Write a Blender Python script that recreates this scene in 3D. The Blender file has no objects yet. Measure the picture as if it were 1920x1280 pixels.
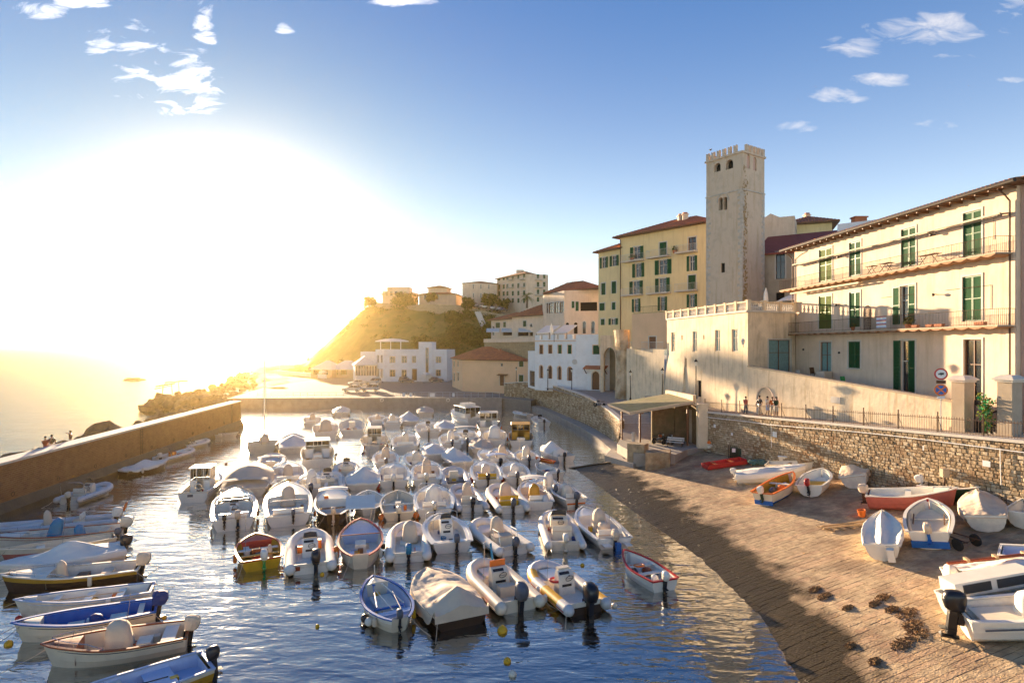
import bpy, math, random
from mathutils import Vector, Matrix, noise
C = bpy.context.scene
COL = C.collection
PI = math.pi
F, V0, H = 1120.0, 648.0, 12.2      # focal length in photo pixels, horizon row, eye height above the water
R = random.Random(7)

# ---------------------------------------------------------------- camera
cam = bpy.data.cameras.new('camera'); cam_o = bpy.data.objects.new('camera', cam); COL.objects.link(cam_o)
cam.sensor_width = 36; cam.lens = F/1920*36; cam.shift_y = 8/1920; cam.clip_end = 20000; cam.clip_start = .1
cam_o.location = (0, 0, H); cam_o.rotation_euler = (PI/2, 0, 0); C.camera = cam_o

# ---------------------------------------------------------------- sky and sun
SUN_AZ, SUN_EL = math.atan2(-(960-442)/F, 1), math.radians(6.0)
sd = Vector((math.sin(SUN_AZ)*math.cos(SUN_EL), math.cos(SUN_AZ)*math.cos(SUN_EL), math.sin(SUN_EL)))
sun = bpy.data.lights.new('sun', 'SUN'); sun.energy = 3.0; sun.angle = math.radians(.6); sun.color = (1, .74, .47)
sun_o = bpy.data.objects.new('sun', sun); COL.objects.link(sun_o)
sun_o.rotation_euler = sd.to_track_quat('Z', 'Y').to_euler()
w = bpy.data.worlds.new('World'); C.world = w; w.use_nodes = True
N = w.node_tree.nodes; L = w.node_tree.links; N.clear()
def nd(t, **k):
    n = N.new(t)
    for a, b in k.items(): setattr(n, a, b)
    return n
def mth(op, a, b=None, c=None, clamp=False):
    n = N.new('ShaderNodeMath'); n.operation = op; n.use_clamp = clamp
    for i, x in enumerate((a, b, c)):
        if x is None: continue
        if isinstance(x, (int, float)): n.inputs[i].default_value = x
        else: L.new(x, n.inputs[i])
    return n.outputs[0]
def mixc(f, a, b, mode='MIX'):
    n = N.new('ShaderNodeMix'); n.data_type = 'RGBA'; n.blend_type = mode; n.clamp_result = False
    for i, x in ((0, f), (6, a), (7, b)):
        if isinstance(x, (int, float)): n.inputs[i].default_value = x
        elif isinstance(x, tuple): n.inputs[i].default_value = (*x, 1)
        else: L.new(x, n.inputs[i])
    return n.outputs[2]
SKY_G, SKY_K, SKY_T = .66, 2.3, (.0, 1.12, 1.56)
sky = nd('ShaderNodeTexSky', sky_type='NISHITA', sun_disc=False)
sky.sun_elevation = SUN_EL; sky.sun_rotation = SUN_AZ; sky.air_density = 1.0; sky.dust_density = .3; sky.ozone_density = 3.0
tc = nd('ShaderNodeTexCoord'); sep = nd('ShaderNodeSeparateXYZ'); L.new(tc.outputs['Generated'], sep.inputs[0])
X, Y, Z = sep.outputs
dot = nd('ShaderNodeVectorMath', operation='DOT_PRODUCT'); L.new(tc.outputs['Generated'], dot.inputs[0]); dot.inputs[1].default_value = sd
dt = mth('MAXIMUM', dot.outputs['Value'], 0)
hs = nd('ShaderNodeHueSaturation'); hs.inputs['Saturation'].default_value = 1.45; gm = nd('ShaderNodeGamma'); gm.inputs[1].default_value = 1.0; L.new(sky.outputs[0], gm.inputs[0]); bwn = nd('ShaderNodeRGBToBW'); L.new(gm.outputs[0], bwn.inputs[0]); soft = nd('ShaderNodeVectorMath', operation='SCALE'); L.new(gm.outputs[0], soft.inputs[0])
L.new(mth('DIVIDE', SKY_G, mth('ADD', 1, mth('MULTIPLY', bwn.outputs[0], SKY_K))), soft.inputs['Scale']); L.new(soft.outputs[0], hs.inputs['Color'])
g1 = mth('MULTIPLY', mth('POWER', dt, 9), .22)
g2 = mth('MULTIPLY', mth('POWER', dt, 90), 1.5)
glow = nd('ShaderNodeVectorMath', operation='SCALE'); glow.inputs[0].default_value = (1.0, .97, .88); L.new(mth('ADD', g1, g2), glow.inputs['Scale'])
tint = nd('ShaderNodeVectorMath', operation='MULTIPLY'); L.new(hs.outputs[0], tint.inputs[0]); tint.inputs[1].default_value = SKY_T
col = mixc(1.0, tint.outputs[0], glow.outputs[0], 'ADD')
band = mth('MULTIPLY', mth('MULTIPLY', mth('EXPONENT', mth('MULTIPLY', mth('MAXIMUM', Z, 0), -7.0)), 2.3), 1.0)
hb = nd('ShaderNodeVectorMath', operation='SCALE'); hb.inputs[0].default_value = (1.0, .94, .82); L.new(band, hb.inputs['Scale'])
col = mixc(1.0, col, hb.outputs[0], 'ADD')
hb2 = nd('ShaderNodeVectorMath', operation='SCALE'); hb2.inputs[0].default_value = (.58, .82, .97); L.new(mth('MULTIPLY', mth('EXPONENT', mth('MULTIPLY', mth('MAXIMUM', Z, 0), -3.8)), 1.0), hb2.inputs['Scale'])
col = mixc(1.0, col, hb2.outputs[0], 'ADD')
# clouds: thin streaks of high cloud, patchy, over the whole dome
ya = mth('MAXIMUM', Y, .05)
ga, gb = mth('DIVIDE', X, ya), mth('DIVIDE', Z, ya)
zz = mth('ADD', mth('MAXIMUM', Z, 0), .06)
cmb = nd('ShaderNodeCombineXYZ'); L.new(mth('DIVIDE', X, zz), cmb.inputs[0]); L.new(mth('DIVIDE', Y, zz), cmb.inputs[1])
def blob(u, v, ru, rv, s=1.0):
    a0, b0 = (u-960)/F, (V0-v)/F
    da = mth('DIVIDE', mth('SUBTRACT', ga, a0), ru/F); db = mth('DIVIDE', mth('SUBTRACT', gb, b0), rv/F)
    r2 = mth('ADD', mth('MULTIPLY', da, da), mth('MULTIPLY', db, db))
    return mth('MULTIPLY', mth('MAXIMUM', mth('SUBTRACT', 1, r2), 0), s)
bl = [blob(185, 80, 45, 50, .6), blob(260, 120, 70, 110, .5), blob(350, 160, 90, 80, .7), blob(385, 45, 30, 75, .8), blob(75, 20, 110, 22, .8),
      blob(150, 5, 70, 18), blob(535, 52, 28, 22, .7), blob(740, 3, 120, 12), blob(1600, 88, 70, 26, 1.0), blob(1740, 55, 170, 40, .9), blob(1900, 20, 60, 30, .7),
      blob(1585, 178, 80, 20, 1.1), blob(1650, 150, 80, 18, .8), blob(1510, 238, 60, 18, .7), blob(1770, 232, 70, 14, .5),
      blob(60, 495, 120, 17, 1.4), blob(1790, 106, 60, 8, .5), blob(1900, 150, 40, 8, .7), blob(790, 512, 95, 22, .8)]
m = bl[0]
for b_ in bl[1:]: m = mth('MAXIMUM', m, b_)
cc = nd('ShaderNodeCombineXYZ'); L.new(mth('MULTIPLY', ga, 9), cc.inputs[0]); L.new(mth('MULTIPLY', gb, 26), cc.inputs[1]); L.new(mth('MULTIPLY', ga, 5), cc.inputs[2])
rot = nd('ShaderNodeVectorRotate'); rot.inputs['Angle'].default_value = .18; L.new(cc.outputs[0], rot.inputs[0])
n1 = nd('ShaderNodeTexNoise'); n1.inputs['Scale'].default_value = 1.5; n1.inputs['Detail'].default_value = 9; n1.inputs['Roughness'].default_value = .6; n1.inputs['Distortion'].default_value = .6
L.new(rot.outputs[0], n1.inputs['Vector'])
front = mth('GREATER_THAN', Y, .06)
cf = mth('MULTIPLY', mth('MULTIPLY', mth('SUBTRACT', mth('ADD', mth('MULTIPLY', m, .36), n1.outputs['Fac']), .66), 2.4, clamp=True), mth('MULTIPLY', front, mth('MULTIPLY', m, 3, clamp=True)), clamp=True)
n2 = nd('ShaderNodeTexNoise'); n2.inputs['Scale'].default_value = .55; n2.inputs['Detail'].default_value = 7; L.new(cmb.outputs[0], n2.inputs['Vector'])
cb = mth('MULTIPLY', mth('MULTIPLY', mth('SUBTRACT', n2.outputs['Fac'], .6), 4, clamp=True), mth('SUBTRACT', 1, mth('GREATER_THAN', Y, -.05)))
cf = mth('ADD', cf, cb, clamp=True)
lum = mth('ADD', 1.7, mth('MULTIPLY', mth('POWER', dt, 8), 5))
cl = nd('ShaderNodeVectorMath', operation='SCALE'); cl.inputs[0].default_value = (1, .93, .88); L.new(lum, cl.inputs['Scale'])
col = mixc(mth('MULTIPLY', cf, .82), col, cl.outputs[0])
bg = nd('ShaderNodeBackground'); bg.inputs['Strength'].default_value = .098; L.new(col, bg.inputs[0])
out = nd('ShaderNodeOutputWorld'); L.new(bg.outputs[0], out.inputs[0])
C.view_settings.view_transform = 'Standard'; C.view_settings.look = 'None'; C.view_settings.gamma = 1; C.view_settings.use_curve_mapping = False
C.view_settings.exposure = 2.9
C.render.engine = 'CYCLES'; cy = C.cycles
cy.max_bounces = 6; cy.diffuse_bounces = 3; cy.glossy_bounces = 3; cy.transmission_bounces = 3; cy.transparent_max_bounces = 10; cy.volume_bounces = 1
cy.use_denoising = True; cy.caustics_reflective = False; cy.caustics_refractive = False; cy.use_adaptive_sampling = True; cy.adaptive_threshold = .02
cy.sample_clamp_indirect = 6

# ---------------------------------------------------------------- geometry helpers
def G(u, v, z=0.0):                      # ground point seen at a photo pixel, on the level z
    d = (H-z)*F/(v-V0); return Vector(((u-960)/F*d, d, z))
def DP(u, v, d):                         # point at depth d
    return Vector(((u-960)/F*d, d, H-(v-V0)/F*d))
def lerp(a, b, t): return a+(b-a)*t
def sst(x): x = max(0, min(1, x)); return x*x*(3-2*x)
def interp(pts, x):
    if x <= pts[0][0]: return pts[0][1]
    for (a, p), (b, q) in zip(pts, pts[1:]):
        if x <= b: return p+(q-p)*((x-a)/(b-a))
    return pts[-1][1]
def fbm(x, y, z=0, o=4): return noise.fractal(Vector((x, y, z)), 1.0, 2.0, o)
class MB:
    def __init__(s): s.v = []; s.f = []; s.m = []; s.M = None; s.k = 0
    def vert(s, p):
        p = Vector(p)
        if s.M is not None: p = s.M @ p
        s.v.append(p); return len(s.v)-1
    def face(s, idx): s.f.append(tuple(idx)); s.m.append(s.k)
    def poly(s, pts): s.face([s.vert(p) for p in pts]); return s
    def box(s, c, d, rz=0, rx=0, ry=0, taper=1.0, top=None):
        m = Matrix.Translation(c) @ Matrix.Rotation(rz, 4, 'Z') @ Matrix.Rotation(ry, 4, 'Y') @ Matrix.Rotation(rx, 4, 'X')
        hx, hy, hz = d[0]/2, d[1]/2, d[2]/2; i = []
        for z in (-1, 1):
            t = taper if z > 0 else 1
            for x, y in ((-1, -1), (1, -1), (1, 1), (-1, 1)): i.append(s.vert(m @ Vector((x*hx*t, y*hy*t, z*hz))))
        for q in ((3, 2, 1, 0), (4, 5, 6, 7), (0, 1, 5, 4), (1, 2, 6, 5), (2, 3, 7, 6), (3, 0, 4, 7)): s.face([i[j] for j in q])
        return s
    def b2(s, a, b): return s.box(((a[0]+b[0])/2, (a[1]+b[1])/2, (a[2]+b[2])/2), (abs(b[0]-a[0]), abs(b[1]-a[1]), abs(b[2]-a[2])))
    def loft(s, rings, close=True, caps=True):
        ids = [[s.vert(p) for p in r] for r in rings]; n = len(rings[0])
        for a, b in zip(ids, ids[1:]):
            for j in range(n if close else n-1):
                k = (j+1) % n; s.face((a[j], a[k], b[k], b[j]))
        if caps and close: s.face(ids[0][::-1]); s.face(ids[-1])
        return s
    def tube(s, pts, r, n=6, rs=None):
        pts = [Vector(p) for p in pts]; rings = []
        for i, p in enumerate(pts):
            a = pts[max(i-1, 0)]; b = pts[min(i+1, len(pts)-1)]; t = (b-a)
            if t.length < 1e-6: t = Vector((0, 0, 1))
            t.normalize(); up = Vector((0, 0, 1)) if abs(t.z) < .95 else Vector((1, 0, 0))
            x = t.cross(up).normalized(); y = x.cross(t)
            q = rs[i] if rs else r
            rings.append([p+(x*math.cos(2*PI*k/n)+y*math.sin(2*PI*k/n))*q for k in range(n)])
        return s.loft(rings)
    def lathe(s, prof, n=10, c=(0, 0, 0)):
        c = Vector(c); return s.loft([[c+Vector((r*math.cos(2*PI*k/n), r*math.sin(2*PI*k/n), z)) for k in range(n)] for r, z in prof])
    def ball(s, c, r, n=8, m=6, sc=(1, 1, 1)):
        c = Vector(c); rings = []
        for i in range(m+1):
            a = -PI/2+PI*max(.03, min(.97, i/m)); rings.append([c+Vector((r*sc[0]*math.cos(a)*math.cos(2*PI*k/n), r*sc[1]*math.cos(a)*math.sin(2*PI*k/n), r*sc[2]*math.sin(a))) for k in range(n)])
        return s.loft(rings)
    def grid(s, nu, nv, fn):
        ids = [[s.vert(fn(i/nu, j/nv)) for j in range(nv+1)] for i in range(nu+1)]
        for i in range(nu):
            for j in range(nv): s.face((ids[i][j], ids[i+1][j], ids[i+1][j+1], ids[i][j+1]))
        return s
    def mesh(s, name, mats, smooth=False):
        me = bpy.data.meshes.new(name); me.from_pydata(s.v, [], s.f)
        for mm in (mats if isinstance(mats, (list, tuple)) else [mats]): me.materials.append(mm)
        if len(me.materials) > 1: me.polygons.foreach_set('material_index', s.m)
        if smooth: me.polygons.foreach_set('use_smooth', [True]*len(me.polygons))
        me.update(); return me
    def build(s, name, mats, parent=None, smooth=False, **k): return put(name, s.mesh(name, mats, smooth), parent, **k)
def put(name, me, parent=None, M=None, label=None, cat=None, group=None, kind=None):
    o = bpy.data.objects.new(name, me); COL.objects.link(o)
    if parent is not None: o.parent = parent
    if M is not None: o.matrix_local = M
    return tag(o, label, cat, group, kind)
def tag(o, label=None, cat=None, group=None, kind=None):
    if label: o['label'] = label
    if cat: o['category'] = cat
    if group: o['group'] = group
    if kind: o['kind'] = kind
    return o
def empty(name, loc, rz=0, label=None, cat=None, group=None, M=None):
    o = bpy.data.objects.new(name, None); COL.objects.link(o); o.empty_display_size = .2
    if M is not None: o.matrix_world = M
    else: o.location = loc; o.rotation_euler = (0, 0, rz)
    return tag(o, label, cat, group)
def copy_tree(o, parent=None):
    c = o.copy(); COL.objects.link(c)
    if parent is not None: c.parent = parent
    for ch in list(o.children): copy_tree(ch, c)
    return c

# ---------------------------------------------------------------- materials
def mat(name, col, rough=.7, var=.15, scale=3, bump=.0, bscale=None, spec=.3, metal=0, stain=None, streak=None, detail=5, alt=None, altscale=.7, coat=0, wetz=None):
    m = bpy.data.materials.new(name); m.use_nodes = True; nt = m.node_tree; n = nt.nodes; l = nt.links
    p = n['Principled BSDF']; p.inputs['Roughness'].default_value = rough; p.inputs['Specular IOR Level'].default_value = spec; p.inputs['Metallic'].default_value = metal
    if coat: p.inputs['Coat Weight'].default_value = coat; p.inputs['Coat Roughness'].default_value = .1
    geo = n.new('ShaderNodeNewGeometry'); tcn = n.new('ShaderNodeTexCoord')
    vec = tcn.outputs['Object'] if scale > 6 else geo.outputs['Position']
    no = n.new('ShaderNodeTexNoise'); no.inputs['Scale'].default_value = scale; no.inputs['Detail'].default_value = detail; no.inputs['Roughness'].default_value = .62; l.new(vec, no.inputs['Vector'])
    rp = n.new('ShaderNodeMapRange'); rp.inputs[1].default_value = .25; rp.inputs[2].default_value = .75; rp.inputs[3].default_value = 1-var; rp.inputs[4].default_value = 1+var; l.new(no.outputs[0], rp.inputs[0])
    def mul(a, f):
        x = n.new('ShaderNodeVectorMath'); x.operation = 'SCALE'; l.new(f, x.inputs['Scale'])
        if isinstance(a, tuple): x.inputs[0].default_value = a
        else: l.new(a, x.inputs[0])
        return x.outputs[0]
    def mx(f, a, b):
        x = n.new('ShaderNodeMix'); x.data_type = 'RGBA'; l.new(f, x.inputs[0]); l.new(a, x.inputs[6]) if not isinstance(a, tuple) else setattr(x.inputs[6], 'default_value', (*a, 1))
        if isinstance(b, tuple): x.inputs[7].default_value = (*b, 1)
        else: l.new(b, x.inputs[7])
        return x.outputs[2]
    def nz(sc, lo, hi, amt, vscale=(1, 1, 1)):
        mp = n.new('ShaderNodeMapping'); mp.inputs['Scale'].default_value = vscale; l.new(geo.outputs['Position'], mp.inputs[0])
        a = n.new('ShaderNodeTexNoise'); a.inputs['Scale'].default_value = sc; a.inputs['Detail'].default_value = 6; a.inputs['Roughness'].default_value = .65; l.new(mp.outputs[0], a.inputs['Vector'])
        r = n.new('ShaderNodeMapRange'); r.inputs[1].default_value = lo; r.inputs[2].default_value = hi; r.inputs[3].default_value = 0; r.inputs[4].default_value = amt; l.new(a.outputs[0], r.inputs[0]); return r.outputs[0]
    c = mul(tuple(col), rp.outputs[0])
    if alt: c = mx(nz(altscale, .45, .62, .85), c, tuple(alt))
    if stain: c = mx(nz(.9, .5, .75, .7), c, tuple(stain))
    if streak: c = mx(nz(1.0, .5, .72, .75, (2.2, 2.2, .22)), c, tuple(streak))
    if wetz:
        sp = n.new('ShaderNodeSeparateXYZ'); l.new(geo.outputs['Position'], sp.inputs[0])
        a = n.new('ShaderNodeTexNoise'); a.inputs['Scale'].default_value = .7; a.inputs['Detail'].default_value = 7; l.new(geo.outputs['Position'], a.inputs['Vector'])
        q = n.new('ShaderNodeMath'); q.operation = 'MULTIPLY_ADD'; l.new(a.outputs[0], q.inputs[0]); q.inputs[1].default_value = -wetz[1]; l.new(sp.outputs[2], q.inputs[2])
        r = n.new('ShaderNodeMapRange'); r.inputs[1].default_value = wetz[0]-wetz[1]*.5-.12; r.inputs[2].default_value = wetz[0]-wetz[1]*.5+.12; r.inputs[3].default_value = 1; r.inputs[4].default_value = 0; l.new(q.outputs[0], r.inputs[0])
        c = mx(r.outputs[0], c, tuple(wetz[2]))
        r2 = n.new('ShaderNodeMapRange'); r2.inputs[3].default_value = rough; r2.inputs[4].default_value = .3; l.new(r.outputs[0], r2.inputs[0]); l.new(r2.outputs[0], p.inputs['Roughness'])
    l.new(c, p.inputs['Base Color'])
    if bump:
        b = n.new('ShaderNodeBump'); b.inputs['Strength'].default_value = bump; b.inputs['Distance'].default_value = .04
        a = n.new('ShaderNodeTexNoise'); a.inputs['Scale'].default_value = bscale or scale*4; a.inputs['Detail'].default_value = 6; l.new(geo.outputs['Position'], a.inputs['Vector'])
        l.new(a.outputs[0], b.inputs['Height']); l.new(b.outputs[0], p.inputs['Normal'])
    return m
def brickmat(name, c1, c2, mortar, bw, bh, bump=.6, ax='x', var=.3, squash=1.0):
    m = mat(name, c1, .85, var, 1.2); nt = m.node_tree; n = nt.nodes; l = nt.links; p = n['Principled BSDF']
    src = p.inputs['Base Color'].links[0].from_socket
    geo = n.new('ShaderNodeNewGeometry'); sp = n.new('ShaderNodeSeparateXYZ'); l.new(geo.outputs['Position'], sp.inputs[0])
    cb = n.new('ShaderNodeCombineXYZ'); l.new(sp.outputs[0 if ax == 'x' else 1], cb.inputs[0]); l.new(sp.outputs[2], cb.inputs[1])
    b = n.new('ShaderNodeTexBrick'); b.inputs['Scale'].default_value = 1; b.inputs['Brick Width'].default_value = bw; b.inputs['Row Height'].default_value = bh
    b.inputs['Mortar Size'].default_value = bh*.12; b.inputs['Color1'].default_value = (*c1, 1); b.inputs['Color2'].default_value = (*c2, 1); b.inputs['Mortar'].default_value = (*mortar, 1); b.inputs['Bias'].default_value = 0
    l.new(cb.outputs[0], b.inputs['Vector'])
    x = n.new('ShaderNodeMix'); x.data_type = 'RGBA'; x.inputs[0].default_value = .55; l.new(src, x.inputs[6]); l.new(b.outputs[0], x.inputs[7]); l.new(x.outputs[2], p.inputs['Base Color'])
    bp = n.new('ShaderNodeBump'); bp.inputs['Strength'].default_value = bump; bp.inputs['Distance'].default_value = .03; bp.invert = True; l.new(b.outputs['Fac'], bp.inputs['Height']); l.new(bp.outputs[0], p.inputs['Normal'])
    return m
def leafmat(name, col):
    m = mat(name, col, .7, .4, 1.5); nt = m.node_tree; n = nt.nodes; l = nt.links; p = n['Principled BSDF']; o = n['Material Output']
    t = n.new('ShaderNodeBsdfTranslucent'); l.new(p.inputs['Base Color'].links[0].from_socket, t.inputs[0]); x = n.new('ShaderNodeMixShader'); x.inputs[0].default_value = .45
    l.new(p.outputs[0], x.inputs[1]); l.new(t.outputs[0], x.inputs[2]); l.new(x.outputs[0], o.inputs[0]); return m
def glassmat(name, col=(.02, .025, .03), rough=.08):
    m = mat(name, col, rough, .1, 2, spec=.8); return m
Mt = dict(
 plaster_cream=mat('cream plaster', (.74, .56, .40), .9, .12, .6, .35, 3, stain=(.66, .48, .32), streak=(.60, .43, .27)),
 plaster_old=mat('weathered plaster', (.78, .62, .42), .92, .14, .8, .5, 3, stain=(.50, .38, .24), streak=(.45, .30, .15)),
 plaster_yellow=mat('yellow plaster', (.80, .60, .30), .9, .08, .5, .1, 3, stain=(.74, .55, .28), streak=(.66, .47, .24)),
 plaster_peach=mat('peach plaster', (.74, .48, .28), .9, .08, .5, .1),
 plaster_pink=mat('pink plaster', (.55, .34, .26), .9, .08, .5, .15),
 plaster_white=mat('white plaster', (.78, .76, .72), .85, .06, .6, .15, 3, stain=(.68, .62, .54)),
 plaster_grey=mat('grey beige plaster', (.46, .36, .25), .92, .12, .8, .2, stain=(.36, .27, .18)),
 tower=mat('tower render', (.62, .47, .33), .95, .2, .9, .7, 4, stain=(.44, .32, .22), streak=(.46, .31, .17)),
 quoin=mat('quoin stone', (.50, .42, .33), .9, .3, 2, .6, 6),
 moss=mat('rust lichen', (.34, .22, .09), .95, .3, 3, .5, 8),
 trim=mat('stone trim', (.62, .55, .46), .85, .1, 2, .2),
 tile=mat('terracotta tile', (.46, .155, .065), .85, .25, 2.0, .3, 8, alt=(.33, .11, .06)),
 tile_dark=mat('dark red tile', (.25, .06, .04), .8, .2, 2.0, .3, 8),
 shutter=mat('green shutter', (.012, .085, .032), .5, .15, 9),
 shutter_lt=mat('olive shutter', (.10, .15, .03), .55, .15, 9),
 shutter_brown=mat('brown shutter', (.12, .05, .025), .55, .2, 9),
 wood=mat('brown wood', (.15, .065, .028), .55, .25, 9),
 pane=glassmat('window glass'),
 pane_teal=mat('curtained glass', (.18, .32, .30), .2, .2, 5, spec=.8),
 dark=mat('dark opening', (.015, .012, .01), .9, .1, 2),
 vault=mat('brick vault', (.36, .20, .11), .9, .25, 2, .3),
 iron=mat('dark iron', (.035, .025, .02), .5, .3, 9, metal=.4),
 iron_brown=mat('rusty iron', (.09, .045, .025), .7, .3, 12),
 iron_light=mat('pale painted iron', (.55, .53, .48), .5, .1, 9),
 concrete=mat('concrete', (.42, .36, .29), .9, .14, 1.1, .35, 7, stain=(.30, .24, .18)),
 paving=mat('promenade paving', (.40, .33, .26), .9, .14, 1.6, .3, 9, stain=(.30, .24, .19)),
 asphalt=mat('worn asphalt', (.30, .25, .19), .95, .12, 2, .3, 20, stain=(.22, .18, .14)),
 stone=mat('wall stone', (.40, .29, .17), .9, .45, 2.3, .7, 9, alt=(.26, .15, .075), altscale=.45),
 stone_b=mat('pale wall stone', (.52, .41, .27), .9, .35, 2.1, .6, 9, alt=(.38, .26, .15)),
 mortar=mat('wall mortar', (.17, .11, .06), .95, .35, 2.5, .6, 12, alt=(.12, .10, .05)),
 slab=mat('slipway stone', (.47, .335, .19), .85, .35, 2.6, .9, 12, alt=(.24, .155, .09), altscale=.55, wetz=(.62, .8, (.045, .032, .013))),
 slab_b=mat('slipway stone reddish', (.49, .33, .19), .85, .35, 2.6, .9, 12, alt=(.27, .165, .095), altscale=.55, wetz=(.62, .8, (.045, .032, .013))),
 slab_wet=mat('wet algae stone', (.10, .075, .035), .35, .4, 1.6, .6, 10, alt=(.05, .05, .018), altscale=.5, spec=.5),
 joint=mat('slipway joints', (.13, .09, .055), .9, .3, 3, .5, 14, wetz=(.62, .8, (.02, .015, .007))),
 rock=mat('shore rock', (.17, .12, .07), .92, .4, 1.1, .9, 5, alt=(.10, .075, .045)),
 grass=mat('dry hillside', (.24, .19, .045), .95, .3, .35, .9, 2.5, alt=(.15, .15, .03), altscale=.12),
 leaf=leafmat('green foliage', (.15, .165, .03)),
 leaf_dark=leafmat('dark foliage', (.085, .105, .02)),
 trunk=mat('bark', (.12, .08, .05), .9, .3, 6),
 white=mat('white gelcoat', (.82, .76, .645), .28, .07, 2.2, spec=.5, coat=.25),
 whitew=mat('worn white paint', (.76, .68, .55), .5, .14, 3, .1, 20, stain=(.55, .48, .38)),
 cream=mat('cream gelcoat', (.72, .62, .46), .35, .08, 2, spec=.5),
 grey=mat('grey tube fabric', (.58, .56, .53), .45, .08, 2, spec=.4),
 greyd=mat('dark grey trim', (.10, .11, .13), .5, .2, 5),
 beige=mat('beige canvas', (.66, .51, .36), .85, .09, 1.6, .25, 9),
 canvas=mat('white canvas', (.80, .73, .61), .8, .06, 1.6, .25, 9),
 black=mat('black plastic', (.012, .012, .014), .3, .2, 4, spec=.5),
 blue=mat('blue paint', (.02, .13, .42), .4, .15, 3),
 bluec=mat('teal blue canvas', (.02, .20, .36), .7, .15, 3, .2, 9),
 navy=mat('navy canvas', (.015, .04, .16), .6, .15, 3),
 ltblue=mat('pale blue paint', (.42, .50, .66), .45, .1, 3),
 red=mat('red paint', (.48, .035, .03), .4, .15, 3),
 orange=mat('orange paint', (.75, .18, .03), .45, .15, 3),
 redbrown=mat('varnished red wood', (.30, .07, .025), .3, .2, 8),
 yellow=mat('yellow paint', (.72, .38, .02), .4, .15, 3),
 ochre=mat('ochre paint', (.52, .27, .03), .45, .15, 3),
 pinkhull=mat('faded red hull', (.45, .12, .09), .5, .15, 3),
 greenhull=mat('dark green hull', (.01, .04, .02), .4, .15, 3),
 brownhull=mat('dark brown hull', (.05, .025, .012), .4, .2, 3),
 green=mat('green plastic', (.01, .09, .04), .45, .15, 3),
 lime=mat('green paint', (.02, .30, .08), .45, .15, 3),
 chrome=mat('steel rail', (.62, .60, .56), .22, .05, 4, metal=.9),
 wsheld=mat('tinted windshield', (.05, .05, .05), .05, .1, 2, spec=1.0),
 woodlt=mat('pale timber', (.45, .30, .16), .7, .25, 8),
 skin=mat('skin', (.45, .25, .16), .6, .08, 8), hair=mat('hair', (.03, .018, .01), .8, .2, 12),
 awning=mat('pale awning', (.70, .66, .58), .85, .06, 2, .1),
 glob=mat('lamp glass', (.75, .70, .58), .2, .05, 4, spec=.7),
 pot=mat('terracotta pot', (.42, .14, .06), .8, .2, 6),
 net=mat('fishing net', (.10, .18, .15), .95, .4, 8, .8, 20),
 weed=mat('dried seaweed', (.22, .12, .05), .95, .5, 8, .8, 20),
 tyre=mat('tyre rubber', (.02, .02, .02), .8, .2, 8),
)

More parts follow.
